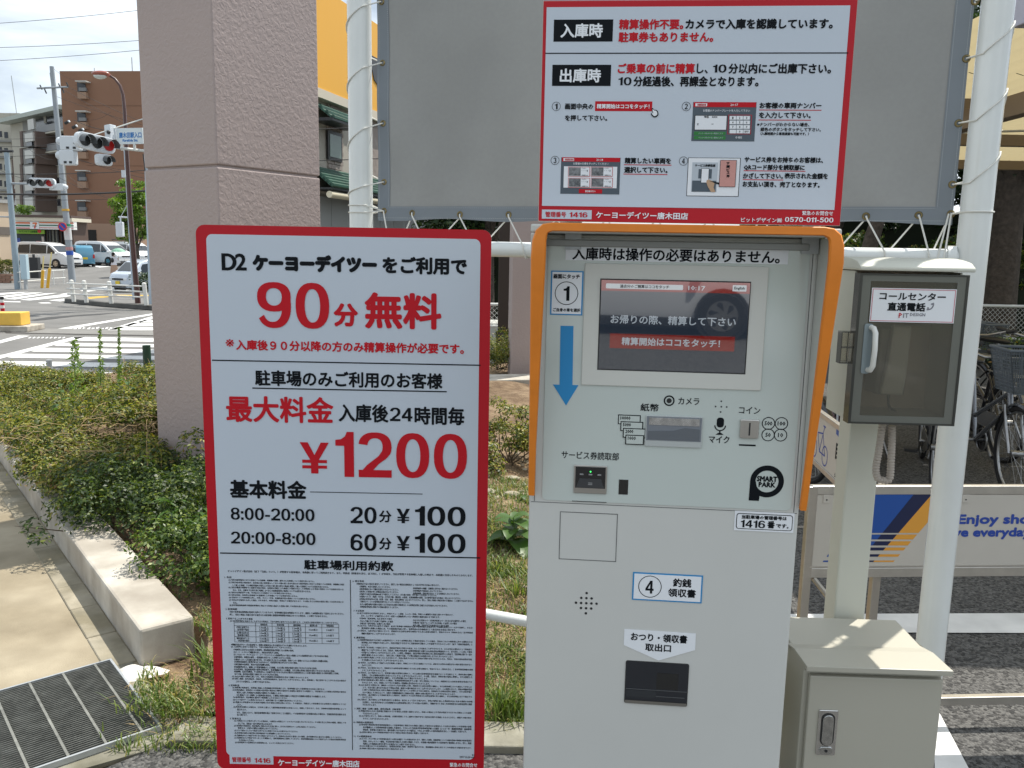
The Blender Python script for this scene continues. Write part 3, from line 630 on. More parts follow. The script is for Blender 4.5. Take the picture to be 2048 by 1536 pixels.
for r, (l1, l2, e, w) in enumerate((('平地に設置する', '駐車場の場合', '2.1m以下', '2.5t以下'), ('立体自走式', '駐車場の場合', '2.1m以下', '2.5t以下'), ('機械式及びタワー式', 'の駐車場の場合', '1.5m以下', '2.0t以下'))):
    z0 = (.155, .44, .72)[r]
    TC(l1, .02, .14, z0 + .08); TC(l2, .03, .14, z0 + .2)
    for i, (p, q) in enumerate((('3.3m以上', '5.0m以下'), ('1.4m以上', '1.9m以下'), ('1.2m以上', e))): TC(p, .24 + i * .158, .33 + i * .158, z0 + .08); TC(q, .24 + i * .158, .33 + i * .158, z0 + .2)
    TC('15cm以上', .715, .80, z0 + .14); TC(w, .88, .955, z0 + .14)

# ------------------------------------------------------------------ payment machine
YAW = rad(-5.0)
p = dep(1329, 1000, 1.552); FM = Frame(p.x, p.y, YAW)
mc = thing('payment_machine', 'pale grey parking payment machine with orange edged hood and touch screen', 'ticket machine', (FM.o.x, FM.o.y, 0), YAW)
zt = FM.px(1360, 468)[1]                       # top of the housing
uL = FM.px(1058, 1000)[0]; uR = FM.px(1600, 1005)[0]
b = MB(); b.box(uL, .0, .0, uR, .34, zt - .004); b.build('housing', CREAMP, mc, bevel=.006)
b = MB(); b.box(uL - .02, -.02, .0, uR + .02, .36, .05); b.build('plinth', CONCD, mc, bevel=.005)
# recessed look: seam lines of the door (thin dark gaps standing proud a hair)
SEAM = mat('seam', (.10, .105, .10), .8)
# hood: side cheeks deep at the top, running out towards the bottom, and a lid
zb = FM.px(1063, 985)[1]; hd = .098
HIN = mat('hood_inside', (.56, .57, .53), .45)
for x0, x1 in ((uL - .001, uL + .009), (uR - .001, uR + .009)):
    b = MB(); b.prism([(0.05, zb), (-.010, zb), (-.028, zb + .10), (-hd, zt - .004), (0.05, zt - .004)], x0, x1, 'x'); b.build('hood_cheek', HIN, mc, bevel=.002)
b = MB(); b.box(uL - .0015, -hd, zt - .003, uR + .0095, .30, zt + .011); b.build('hood', HIN, mc, bevel=.003)
# rubber edging: one bent strip following the hood's front edge
zc_ = zt + .0065; K = 6
path = [(uL + .0055, -.012, zb, .0062), (uL + .0065, -.030, zb + .1, .0068)]
path += [(uL + .0065 + .0065 * k / K, -.030 + (-hd + .030) * k / K, zb + .1 + (zt - .045 - zb - .1) * k / K, .0068 + .0062 * k / K) for k in range(1, K + 1)]
path += [(uL + .0140, -hd, zt - .018, .0122), (uL + .0175, -hd, zt - .004, .0108), (uL + .024, -hd, zt + .0035, .0090), (uL + .036, -hd, zc_, .0074), ((uL + uR) / 2, -hd, zc_, .0074), (uR - .021, -hd, zc_, .0074), (uR - .009, -hd, zt + .0035, .0090), (uR - .0015, -hd, zt - .004, .0108), (uR + .002, -hd, zt - .018, .0120)]
path += [(uR + .003, -.030 + (-hd + .030) * k / K, zb + .1 + (zt - .045 - zb - .1) * k / K, .0064 + .0060 * k / K) for k in range(K, 0, -1)]
path += [(uR + .003, -.030, zb + .1, .0064), (uR + .003, -.012, zb - .006, .0060)]
b = MB(); k = len(path); vs = []
for i, q in enumerate(path):
    w_ = q[3]; q = Vector(q[:3]); t = Vector(path[min(i + 1, k - 1)][:3]) - Vector(path[max(i - 1, 0)][:3]); t.normalize()
    across = Vector((t.z, 0, -t.x)); across.normalize(); dpt = t.cross(across).normalized()
    for a, c in ((-1, -.5), (-.8, -1), (.8, -1), (1, -.5), (1, .8), (.8, 1), (-.8, 1), (-1, .8)): vs.append(q + across * (a * w_) + dpt * (c * .0055))
b.add(vs, [(i*8+j, i*8+(j+1)%8, (i+1)*8+(j+1)%8, (i+1)*8+j) for i in range(k-1) for j in range(8)] + [tuple(range(7,-1,-1)), tuple(range((k-1)*8, k*8))])
b.build('hood_edging', ORANGE, mc, smooth=True)
# glass front panel
g = FM.rect(1096, 481, 1582, 1021); gl = FM.px(1084, 1003)[0]; gr = FM.px(1582, 1015)[0]
rsheet(gl, g[1], gr, FM.px(1096, 481)[1], -.0020, GLASSW, mc, 'front_glass', .010, .0019)
rsheet(uL + .004, FM.px(1300, 1012)[1] - .0022, uR - .004, FM.px(1300, 1012)[1] - .0012, -.0006, SEAM, mc, 'door_seam')
for x in (uR - .011, uL + .010): b = MB(); b.box(x, -.0006, FM.px(1300, 1012)[1], x + .0012, 0, zt - .02); b.build('door_seam', SEAM, mc)
b = MB(); b.box(uL + .02, -.012, zt - .026, uR - .02, -.0005, zt - .0135); b.build('lamp_strip', mat('lamp_strip_grey', (.30, .31, .30), .25), mc, bevel=.002)
oT = -.0026; oS = -.0030; oST = -.0036
def TM(s, x0, x1, yc, h, m=BLK, bold=.02, off=oT, **k): T(mc, FM, s, x0, x1, yc, h, m, bold, off=off, **k)
def SM(x0, y0, x1, y1, m, name, off=oS, r=0): return sheet(FM, x0, y0, x1, y1, off, m, mc, name, r)
SM(1131.4, 492, 1575.5, 529, WPR, 'notice_sticker'); TM('入庫時は操作の必要はありません。', 1144.6, 1560.4, 510.6, 26, off=oST, bold=.028)
# screen bezel
r_ = FM.rect(1170.3, 526, 1520.4, 780.6)
b = MB(); b.prism(rpoly(*r_, .002), -.0055, -.0015); b.build('screen_bezel', BEZ, mc, bevel=.0012)
rs = FM.rect(1203, 559.3, 1488.3, 746.3, -.0055)
b = MB(); e = .0022
b.box(rs[0] - e, -.0060, rs[1] - e, rs[2] + e, -.0050, rs[3] + e); b.build('screen_gasket', DARK, mc)
def screenmat(name, c, em):
    m = mat(name, c, .045, spec=1.0, coat=1.0, em=c, ems=em); m.node_tree.nodes['Principled BSDF'].inputs['Coat Roughness'].default_value = .015
    m.node_tree.nodes['Principled BSDF'].inputs['Coat IOR'].default_value = 2.5
    return m
scr = screenmat('screen_dark', (.020, .028, .042), .35); scrR = screenmat('screen_red', (.26, .022, .015), .25); scrR2 = screenmat('screen_button_red', (.20, .008, .005), .25)
scrW = screenmat('screen_white', (.50, .53, .55), .3); scrT = screenmat('screen_text', (.38, .42, .46), .3)
sc = rsheet(*rs, -.0064, scr, mc, 'touch_screen')
th = rad(1.5); pv = Vector((0, -.0064, (rs[1] + rs[3]) / 2)); Rm = Matrix.Rotation(th, 4, 'X'); sc.matrix_basis = Matrix.Translation(pv + Vector((0, -.0018, 0))) @ Rm @ Matrix.Translation(-pv)
def SC(x0, y0, x1, y1, m, name, off=-.0066, r=0): return sheet(FM, x0, y0, x1, y1, off, m, sc, name, r, .0002)
def TSC(s, x0, x1, yc, h, m, bold=.02, off=-.0070): T(sc, FM, s, x0, x1, yc, h, m, bold, off=off)
hb = FM.px(1300, 583, -.0066)[1]; rsheet(rs[0], hb, rs[2], rs[3], -.0066, scrR, sc, 'screen_header', 0, .0002)
SC(1212, 566.5, 1365.5, 580, scrW, 'screen_button', -.0068, .002); TSC('過去分のご精算はココをタッチ', 1240, 1338, 573, 7, BLK, .02, -.0072)
TSC('10:17', 1376, 1410, 576, 9, scrW, .03, -.0072); SC(1465, 570, 1492, 583, scrW, 'screen_button', -.0068, .001); TSC('English', 1468, 1489, 577, 7, BLK, .02, -.0072)
TSC('お帰りの際、精算して下さい', 1221, 1471.6, 641, 18, scrT, .022); SC(1220, 666.6, 1468, 703, scrR2, 'screen_button', -.0068)
TSC('精算開始はココをタッチ！', 1243, 1440, 684.7, 16, scrT, .025, -.0072)
# step 1 sticker and arrow
SM(1102.3, 541, 1164.6, 631, BLUEP, 'step_sticker'); SM(1105, 543.5, 1161.8, 628.5, WPR, 'step_sticker_field', -.0034)
TM('画面にタッチ', 1107, 1160, 553, 9.5, off=-.0038, bold=.04); TM('ご自身の車を選択', 1106, 1161, 620, 7.5, off=-.0038, bold=.035)
c = FM.px(1133, 586.5, -.0038); ring(*c, .0205, .0218, -.0038, BLK, mc, 'number_ring'); TM('1', 1127, 1139, 587, 29, off=-.0038, fnt='heavy')
P = [FM.px(x, y, -.0028) for x, y in ((1121, 651.5), (1147, 652), (1145, 770), (1157, 770.5), (1132, 811), (1106, 769), (1119, 769.5))]
b = MB(); b.prism(P, -.0028, -.0022); b.build('blue_arrow', BLUEP, mc)
# printed legends and fittings
TM('紙幣', 1281, 1317.6, 815, 15.5); TM('カメラ', 1356.5, 1398.8, 802.5, 14, bold=.015); TM('マイク', 1417.6, 1459, 879, 14.5, bold=.02); TM('コイン', 1478, 1520.4, 820.7, 14, bold=.012)
TM('サービス券読取部', 1123, 1238, 911.3, 15.5, bold=.012)
c = FM.px(1338.3, 801.4, oT); ring(*c, .0075, .0102, oT, BLK, mc, 'camera_ring'); disc(*c, .0048, oT, DARK, mc, 'camera_lens')
def hole(x, y, r, par=mc, off=-.0024): c = FM.px(x, y, off); return disc(c[0], c[1], r, off, DARK, par, 'sound_hole', 10)
for x, y in ((1442.6, 802.5), (1431.2, 813), (1442.6, 813.5), (1453.5, 814), (1441.2, 824)): hole(x, y, .0016)
# microphone pictogram
c = FM.px(1440.5, 849, oT); k = .00095
b = MB(); b.prism(rpoly(c[0] - 7*k, c[1] - 6*k, c[0] + 7*k, c[1] + 14*k, 6*k), oT, oT + .0004)
arc = [(c[0] + 11.5*k * math.cos(a), c[1] - 2*k + 11.5*k * math.sin(a)) for a in [rad(180 + 15*i) for i in range(13)]]
for i in range(12):
    (ax, az), (bx, bz) = arc[i], arc[i+1]; dx, dz = (ax - c[0]) * .2, (az - c[1] + 2*k) * .2
    b.add([(ax, oT, az), (bx, oT, bz), (bx - (bx - c[0]) * .2, oT, bz - (bz - c[1] + 2*k) * .2), (ax - dx, oT, az - dz)], [(0, 1, 2, 3)])
b.box(c[0] - 1.3*k, oT, c[1] - 18*k, c[0] + 1.3*k, oT + .0004, c[1] - 12*k); b.prism([(c[0] - 8*k, c[1] - 21*k), (c[0] + 8*k, c[1] - 21*k), (c[0] + 3*k, c[1] - 17*k), (c[0] - 3*k, c[1] - 17*k)], oT, oT + .0004)
b.build('microphone_sign', BLK, mc, fix=False)
for i, t in enumerate(('10000', '5000', '2000', '1000')):
    x, y = 1236.4 + 4.9 * i, 829 + 13.4 * i; of = oT - .0006 * i
    SM(x, y, x + 44.5 if i < 3 else 1287.4, y + 21, BLK, 'note_sign', of); SM(x + 1.8, y + 1.9, x + (42.6 if i < 3 else 34.3), y + 19.2, GLASSW, 'note_sign_field', of - .0002)
    TM(t, x + 4.5, x + 4.5 + (20 if i == 0 else 16), y + 7, 7, off=of - .0006, bold=.03)
# bill slot: metal throat with shutter
q = FM.rect(1293.8, 831, 1400.6, 882.6)
b = MB(); b.prism(rpoly(q[0] - .002, q[1] - .012, q[2] + .002, q[3] + .002, .003), -.006, -.0018); b.build('bill_slot_surround', mat('clear_plastic_grey', (.50, .53, .52), .12, coat=1), mc, bevel=.001)
b = MB(); b.box(q[0], -.0068, q[1], q[2], -.0058, q[3]); b.build('bill_slot_throat', mat('slot_grey', (.20, .22, .25), .18, coat=.8), mc)
b = MB(); b.box(q[0] + .004, -.0078, q[3] - .016, q[2] - .004, -.0066, q[3] - .002); b.build('bill_slot_shutter', mat('slot_chrome', (.62, .62, .62), .15, .8, var=.3, vs=60), mc)
b = MB(); b.prism([(q[0] + .003, q[1] + .018), (q[0] + .05, q[1] + .020), (q[2] - .03, q[1] + .026), (q[2] - .003, q[1] + .024), (q[2] - .003, q[1] + .002), (q[0] + .003, q[1] + .002)], -.0076, -.0066)
b.build('bill_slot_lip', mat('slot_dark', (.13, .145, .165), .2, coat=.8), mc)
# coin slot
q = FM.rect(1480, 837, 1515, 876)
b = MB(); b.prism(rpoly(*q, .003), -.008, -.0018); b.build('coin_plate', STEEL, mc, bevel=.0015)
xm = (q[0] + q[2]) / 2; b = MB(); b.box(xm - .0014, -.0088, q[1] + .006, xm + .0014, -.0075, q[3] - .006); b.build('coin_slit', DARK, mc)
SM(1478, 888.3, 1511.3, 892.7, BLK, 'accent_bar', oT)
for (x, y), t in zip(((1537, 846.8), (1563, 847.1), (1536.2, 869.8), (1561.2, 870.2)), ('500', '100', '50', '10')):
    c = FM.px(x, y, oT); ring(*c, .0106, .0122, oT, BLK, mc, 'coin_sign'); TM(t, x - (7.8 if len(t) > 2 else 5.2), x + (7.8 if len(t) > 2 else 5.2), y, 8.5, bold=.03)
# service ticket reader
q = FM.rect(1148.4, 928, 1212.6, 987)
b = MB(); b.prism(rpoly(q[0], q[1], q[2], q[3], .002), -.006, -.0018); b.build('reader_frame', STEEL, mc, bevel=.001)
b = MB(); b.box(q[0] + .003, -.0068, q[1] + .011, q[2] - .003, -.0058, q[3] - .003); rd = b.build('reader_window', mat('reader_black', (.01, .01, .012), .08, coat=1), mc)
b = MB(); b.prism([(q[0] + .005, q[1] + .012), (q[2] - .005, q[1] + .012), (q[2] - .011, q[1] + .030), (q[0] + .011, q[1] + .030)], -.0076, -.0068); b.build('reader_tray', mat('reader_tray_grey', (.05, .052, .055), .35), rd)
b = MB(); c = (q[0] + q[2]) / 2; b.box(c - .004, -.0082, q[1] + .018, c + .004, -.0076, q[1] + .0195); b.box(c - .004, -.0082, q[1] + .021, c + .004, -.0076, q[1] + .0225); b.build('reader_grip', mat('grip_grey', (.3, .3, .3), .4), rd)
b = MB(); b.ball((c, -.0072, q[1] + .044), .0014, 8, 5); b.build('indicator_light', mat('green_light', (.05, .6, .1), .3, em=(.05, 1, .15), ems=2.2), rd)
for dx in (-.017, 0, .017): b = MB(); b.box(c + dx - .0035, -.0074, q[1] + .037, c + dx + .0035, -.0068, q[1] + .0395); b.build('indicator_symbol', mat('grip_grey', (.3, .3, .3), .4), rd)
SM(1144, 1001.4, 1213, 1005.6, BLK, 'accent_bar', oT); SM(1238, 959, 1255.6, 989.5, mat('sensor_window', (.012, .012, .012), .1, coat=1), 'sensor_window', oT)
# ring-and-stem logo with lettering
c = FM.px(1534, 963, oT); R1, R0 = .0312, .0212
b = MB(); n = 48; vs = []
for i in range(n):
    a = 2 * math.pi * i / n
    for r in (R0, R1): vs.append((c[0] + r * math.cos(a), oT, c[1] + r * math.sin(a)))
b.add(vs, [(2*i, 2*((i+1)%n), 2*((i+1)%n)+1, 2*i+1) for i in range(n)])
zb2 = FM.px(1510, 1001.5, oT)[1]
b.add([(c[0] - R1, oT + .00005, c[1]), (c[0] - R0 + .0004, oT + .00005, c[1]), (c[0] - R0 + .003, oT + .00005, c[1] - .0113), (c[0] - .0115, oT + .00005, c[1] - .024), (c[0] - .0125, oT + .00005, zb2), (c[0] - R1 - .0005, oT + .00005, zb2)], [(0, 1, 2, 3, 4, 5)])
b.build('parking_logo', BLK, mc, fix=False)
TM('SMART', 1513.5, 1555, 958, 11.5, bold=.06); TM('PARK', 1517, 1551, 969.5, 10.5, bold=.06)
# lower body
q = FM.rect(1120.3, 1022.7, 1231.8, 1123.7); k = .0006
b = MB(); b.box(q[0], -k, q[1], q[2], 0, q[1] + 2*k); b.box(q[0], -k, q[3] - 2*k, q[2], 0, q[3]); b.box(q[0], -k - .0001, q[1] + 2*k, q[0] + 2*k, 0, q[3] - 2*k); b.box(q[2] - 2*k, -k - .0001, q[1] + 2*k, q[2], 0, q[3] - 2*k)
b.build('hatch_seam', SEAM, mc)
for j, cnt in ((-2, 1), (-1, 3), (0, 5), (1, 3), (2, 1)):
    for i in range(cnt):
        x = 1172.5 + (i - (cnt - 1) / 2) * 10.3 + j * -.4; y = 1206.5 + j * 10.1 + (i - (cnt - 1) / 2) * .5; hole(x, y, .0026, off=-.0005)
SM(1266.2, 1144, 1403, 1207, BLUEP, 'step_sticker', -.0012); SM(1269, 1147, 1400.3, 1204.4, WPR, 'step_sticker_field', -.0016)
c = FM.px(1299.9, 1173.3, -.002); ring(*c, .0212, .0226, -.0020, BLK, mc, 'number_ring'); TM('4', 1291, 1307.5, 1174, 26, off=-.0020, fnt='heavy')
TM('釣銭', 1345.8, 1383, 1166, 17, off=-.0020, bold=.03); TM('領収書', 1336, 1391.8, 1186.3, 17, off=-.0020, bold=.03)
P = [FM.px(x, y, -.0012) for x, y in ((1248.8, 1258), (1391.8, 1267), (1390.3, 1300.3), (1316.9, 1321), (1247.4, 1290))]
b = MB(); b.prism(P, -.0012, -.0006); b.build('pointer_sticker', WPR, mc)
TM('おつり・領収書', 1261.5, 1374.8, 1276, 16.5, off=-.0018, bold=.03); TM('取出口', 1290.4, 1342.2, 1295.6, 15.5, off=-.0018, bold=.03)
q = FM.rect(1470, 1021.6, 1586.5, 1066, -.0012); rsheet(q[0], q[1], q[2], q[3], -.0012, WPR, mc, 'number_sticker')
q = FM.rect(1473.5, 1026, 1584, 1062.5, -.0016); rsheet(*q, -.0016, BLK, mc, 'number_sticker_rule', .005); rsheet(q[0] + .0014, q[1] + .0014, q[2] - .0014, q[3] - .0014, -.0019, WPR, mc, 'number_sticker_field', .004)
TM('当駐車場の管理番号は', 1483.4, 1573.8, 1035.4, 8.2, off=-.0026, bold=.04); TM('1416', 1481.5, 1530.4, 1048, 15, off=-.0026, fnt='heavy'); TM('番', 1534.8, 1549.6, 1049.5, 15, off=-.0026, bold=.04); TM('です。', 1552, 1577.5, 1052.5, 9, off=-.0026, bold=.04)
# delivery opening: flat sheets framed in dark steel, recess shade put into their colour
q = FM.rect(1251.7, 1320, 1373.7, 1413)
tr = rsheet(q[0], q[1], q[2], q[3], -.0016, mat('tray_edge', (.09, .09, .09), .25, .6), mc, 'receipt_tray', .004, .0015)
rsheet(q[0] + .0012, q[1] + .0085, q[2] - .0012, q[3] - .0012, -.0022, mat('tray_shade', (.014, .017, .024), .3, coat=.5), tr, 'tray_flap', .003)
w_ = q[2] - q[0]; h_ = q[3] - q[1]
rsheet(q[0] + w_ * .50, q[1] + h_ * .38, q[0] + w_ * .84, q[1] + h_ * .76, -.0028, mat('tray_slot', (.022, .022, .022), .25), tr, 'coin_chute')
rsheet(q[0] + .003, q[1] + h_ * .16, q[0] + w_ * .50, q[1] + h_ * .33, -.0028, mat('tray_steel', (.05, .055, .062), .25, .4), tr, 'tray_floor')
rsheet(q[0] + .002, q[1] + h_ * .345, q[2] - .002, q[1] + h_ * .36, -.0031, mat('tray_line', (.16, .17, .18), .3, .6), tr, 'tray_edge_bar')
rsheet(q[0] + w_ * .5, q[1] + h_ * .20, q[2] - .006, q[1] + h_ * .215, -.0031, mat('tray_line', (.16, .17, .18), .3, .6), tr, 'tray_edge_bar')
rsheet(q[0] + .001, q[1] + .001, q[2] - .001, q[1] + .0075, -.0032, mat('tray_lip', (.36, .35, .33), .3, .9), tr, 'tray_lip', .003)

# ------------------------------------------------------------------ instruction board on top of the machine
fo = FM.o + FM.n * (-.02); FT = Frame(fo.x, fo.y, YAW)
ib = thing('instruction_board', 'white instruction board with red border standing on top of the payment machine', 'sign', (fo.x, fo.y, 0), YAW)
q0 = FT.px(1084, 3); q1 = FT.px(1680, 448.6); ul = FT.px(1076, 441)[0]; ur = FT.px(1680, 447)[0]; vt = q0[1] + .001; vb = FT.px(1380, 447)[1]
b = MB(); b.box(ul, 0, vb, ur, .012, vt); b.build('panel', mat('board_foam', (.55, .53, .47), .6), ib)
rsheet(ul + .001, vb + .0006, ur - .0006, vt - .0006, -.001, RED, ib, 'red_border', .001, .0009)
wl = FT.px(1084, 411, -.0018)[0]; wr = FT.px(1669, 415, -.0018)[0]; wt = FT.px(1092, 14.5, -.0018)[1]; wb = FT.px(1084, 411.5, -.0018)[1]
rsheet(wl, wb, wr, wt, -.0018, WHITE, ib, 'white_field', 0, .0006)
o1, o2b, o3b = -.0026, -.0022, -.0030
def TI(s, x0, x1, yc, h, m=BLK, bold=.03, off=o1, **k): T(ib, FT, s, x0, x1, yc, h, m, bold, off=off, **k)
def SI(x0, y0, x1, y1, m, name='printed_box', off=o2b, r=0, par=None): return sheet(FT, x0, y0, x1, y1, off, m, par or ib, name, r, .0003)
line(FT, 1090.6, 107, 1696.5, 105.4, 1.9, -.0022, BLK, ib)
SI(1108, 39.3, 1225, 83, BLK); TI('入庫時', 1121, 1205.7, 61, 29, WPR, .03); SI(1105, 129.5, 1221, 172, BLK); TI('出庫時', 1119.6, 1202, 151, 28, WPR, .03)
TI('精算操作不要。', 1238, 1367, 48.5, 21, REDP, .04); TI('カメラで入庫を認識しています。', 1371, 1666, 47.5, 21, bold=.04); TI('駐車券もありません。', 1237, 1427, 74, 21, REDP, .04)
TI('ご乗車の前に精算', 1235.6, 1390, 137, 21, REDP, .04); TI('し、', 1393.5, 1416, 137, 20, bold=.03); TI('10', 1426, 1453, 137, 16, fnt='heavy'); TI('分以内にご出庫下さい。', 1457, 1662.6, 137, 21, bold=.035); TI('10', 1237, 1263, 162.4, 16, fnt='heavy'); TI('分経過後、再課金となります。', 1267, 1517.6, 162.7, 21, bold=.035)
for x, y, t in ((1112.5, 212.7, '1'), (1372.6, 212.8, '2'), (1110, 320.7, '3'), (1367, 322, '4')):
    c = FT.px(x, y, o1); ring(*c, .0070, .0077, o1, BLK, ib, 'number_ring'); TI(t, x - 2.8, x + 2.8, y, 11, fnt='heavy')
TI('画面中央の', 1130, 1186.6, 212.7, 12.5, bold=.035); SI(1190.5, 202.5, 1304, 222.5, REDP); TI('精算開始はココをタッチ！', 1193.7, 1299, 212.7, 9.5, WPR, .03)
TI('を押して下さい。', 1130, 1214.7, 236, 12, bold=.035)
TI('お客様の車両ナンバー', 1519, 1643, 211, 12.5, bold=.04); TI('を入力して下さい。', 1518, 1622, 230.5, 12.5, bold=.04)
TI('※ナンバーがわからない場合、', 1514, 1619, 249, 8, bold=.03); TI('緑色のボタンをタッチして下さい。', 1521, 1642, 259, 8, bold=.03); TI('（入庫時間から車両検索も可能です。）', 1521, 1618, 267.5, 6.5, bold=.035)
TI('精算したい車両を', 1249.5, 1342, 321.6, 12.5, bold=.04); TI('選択して下さい。', 1248.5, 1335.5, 340, 12.5, bold=.04)
TI('サービス券をお持ちのお客様は、', 1489, 1646.5, 319.7, 12, bold=.04); TI('QRコード部分を読取部に', 1487.6, 1609.5, 335, 12, bold=.04)
TI('かざして下さい。', 1486, 1566.6, 352, 12, bold=.04); TI('表示された金額を', 1569, 1656, 352, 12, bold=.04); TI('お支払い頂き、完了となります。', 1485, 1640, 369, 12, bold=.04)
for x0, x1, y in ((1518, 1643, 220), (1517, 1622, 240), (1248, 1343, 329.7), (1247, 1335, 348.4), (1487.6, 1611, 341.8), (1485.5, 1566.6, 359.5)): line(FT, x0, y, x1, y + .3, 1.3, -.0022, REDP, ib)
# pointing hand pictogram
hp = [(1303, 217), (1305.5, 216), (1309, 220), (1312, 219.5), (1314.5, 221), (1316.5, 224), (1317, 230), (1313, 234), (1308, 235), (1303.5, 231), (1301.5, 227), (1304, 226.5), (1306, 228)]
P = [FT.px(x, y, -.003) for x, y in hp]; cx = sum(a for a, _ in P) / 13; cz = sum(a for _, a in P) / 13
b = MB(); b.poly([(x, -.0030, z) for x, z in P]); b.build('pointing_hand', BLK, ib, fix=False)
b = MB(); b.poly([(cx + (x - cx) * .72, -.0033, cz + (z - cz) * .72) for x, z in P]); b.build('pointing_hand_fill', WPR, ib, fix=False)
# picture of the number screen
SLATE = mat('print_slate', (.075, .10, .125), .5); GREENP = mat('print_green', (.02, .20, .035), .5); PINK = mat('print_pink', (.62, .30, .26), .5); PALE = mat('print_pale', (.50, .55, .60), .5); SKIN = mat('print_skin', (.52, .33, .20), .5)
s1 = SI(1386.5, 204, 1508.5, 283, SLATE, 'number_screen_picture')
SI(1387.5, 204, 1512, 214.5, REDP, 'picture_header', -.0025, 0, s1); SI(1391, 206.5, 1414, 212.5, WPR, 'picture_label', -.0028, 0, s1); TI('時間貸駐車場', 1395, 1412, 209.5, 4.5, REDP, .02, -.0032)
TI('20:17', 1461, 1476, 209.7, 4.5, WPR, .02, -.0032); TI('お客様のナンバープレートを入力して下さい', 1406, 1500, 221.3, 5.2, WPR, .01, -.0028)
SI(1389.5, 230, 1453.5, 261, DARK, 'picture_field_rule', -.0025, 0, s1); SI(1391, 231.5, 1452, 259.5, WPR, 'picture_field', -.0028, 0, s1)
TI('地名　XXX', 1408, 1435, 233.8, 4.5, bold=.03, off=-.0032); TI('X', 1394, 1397.5, 248.5, 4.5, off=-.0032); SI(1423, 247.6, 1427, 248.6, BLK, 'dash', -.0031, 0, s1)
for y in (263, 271.5): SI(1388, y, 1451, y + 7.5, GREENP, 'green_button', -.0025, 0, s1); TI('ナンバーがわからない場合はこちら', 1397, 1446, y + 3.8, 3.6, PALE, .01, -.0030)
SI(1457, 229.5, 1501.5, 268.5, REDP, 'keypad_frame', -.0025, 0, s1); SI(1458, 230.5, 1500.5, 267.5, SLATE, 'keypad_field', -.0027, 0, s1)
for r in range(4):
    for c_ in range(3):
        x, y = 1459.5 + c_ * 13.8, 232 + r * 9.1; SI(x, y, x + 12.4, y + 7.4, WPR, 'keypad_key', -.0030, 0, s1)
        t = ('1', '2', '3', '4', '5', '6', '7', '8', '9', '', '0', '全クリア')[r * 3 + c_]
        if t: TI(t, x + (5 if len(t) < 2 else 2), x + (7.4 if len(t) < 2 else 10.4), y + 3.7, 4.5, bold=.03, off=-.0034)
TI('◎ 確定', 1471, 1484, 275, 4.5, WPR, .01, -.003)
# picture of the car selection screen
s2 = SI(1122.5, 314.5, 1238.5, 389, SLATE, 'car_screen_picture')
SI(1124, 314.5, 1240, 324, REDP, 'picture_header', -.0025, 0, s2); SI(1127, 316.3, 1148, 322, WPR, 'picture_label', -.0028, 0, s2); TI('時間貸駐車場', 1130, 1147, 319.2, 4.2, REDP, .02, -.0032)
TI('20:18', 1193, 1206, 319.8, 4.5, WPR, .02, -.0032); TI('お客様のお車をタッチしてください', 1146.5, 1217, 327.4, 4.8, WPR, .01, -.0028)
SI(1128, 332.5, 1233, 376.5, WPR, 'picture_field', -.0026, 0, s2)
CARG = mat('print_photo_grey', (.05, .055, .06), .5, c2=(.28, .29, .30), vs=160)
for r in range(2):
    for c_ in range(2):
        x, y = 1136.5 + c_ * 45.5, 333.5 + r * 22; SI(x, y, x + 43, y + 20, RED, 'car_card_rule', -.0029, 0, s2); SI(x + .8, y + .8, x + 42, y + 19, WPR, 'car_card', -.0032, 0, s2)
        SI(x + 1.5, y + 1.2, x + 24.5, y + 18, CARG, 'car_photo', -.0035, 0, s2)
        TI('・・・8', x + 27, x + 39, y + 8, 4, bold=.03, off=-.0036); TI('ナンバー', x + 27, x + 36, y + 3, 2.5, bold=.02, off=-.0036); TI('入庫時刻 20:00', x + 26, x + 40, y + 17, 2.2, bold=.02, off=-.0036)
SI(1158, 378, 1204, 387, REDP, 'red_button', -.0026, 0, s2); TI('該当車がない', 1170.5, 1191, 382.5, 4.2, WPR, .02, -.003)
# picture of the ticket reader (its printed code is left out)
s3 = SI(1376.5, 315, 1477, 393.5, BLK, 'reader_picture_rule'); SI(1377.6, 316, 1475.8, 392.4, WPR, 'reader_picture', -.0025, 0, s3)
SI(1385, 324.5, 1433, 384, PALE, 'picture_panel', -.0028, 0, s3); SI(1384.5, 361, 1431, 384, SLATE, 'picture_base', -.0030, 0, s3)
TI('サービス券読取部', 1390, 1431, 331, 5.6, bold=.04, off=-.0032)
SI(1397.5, 338, 1423, 357, SLATE, 'picture_slot', -.0032, 0, s3); SI(1403, 336.5, 1417, 366, BLK, 'picture_ticket_rule', -.0034, 0, s3); SI(1403.8, 337.3, 1416.2, 365.2, WPR, 'picture_ticket', -.0036, 0, s3)
def PP(pts, m, name, off):
    b = MB(); b.poly([(FT.px(x, y, off)[0], off, FT.px(x, y, off)[1]) for x, y in pts]); return b.build(name, m, s3, fix=False)
PP([(1413, 361), (1417, 359), (1425, 362), (1429, 367), (1427, 375), (1431, 384), (1422, 384), (1416, 374), (1413, 366)], SKIN, 'picture_hand', -.0038)
PP([(1417, 361.5), (1440, 365.5), (1439, 369.5)], BLK, 'picture_pointer', -.0039)
SI(1440.8, 320, 1470.5, 374, BLK, 'picture_coupon_rule', -.0040, 0, s3); SI(1441.6, 320.8, 1469.7, 373.2, PINK, 'picture_coupon', -.0042, 0, s3)
for i, t in enumerate('サービス券'): TI(t, 1453, 1459.5, 326.5 + i * 6.4, 5.6, bold=.04, off=-.0048)
q = FT.rect(1084, 419, 1183, 438.6); SI(1084, 419, 1183, 438.6, WHITE, 'number_plate', -.0016)
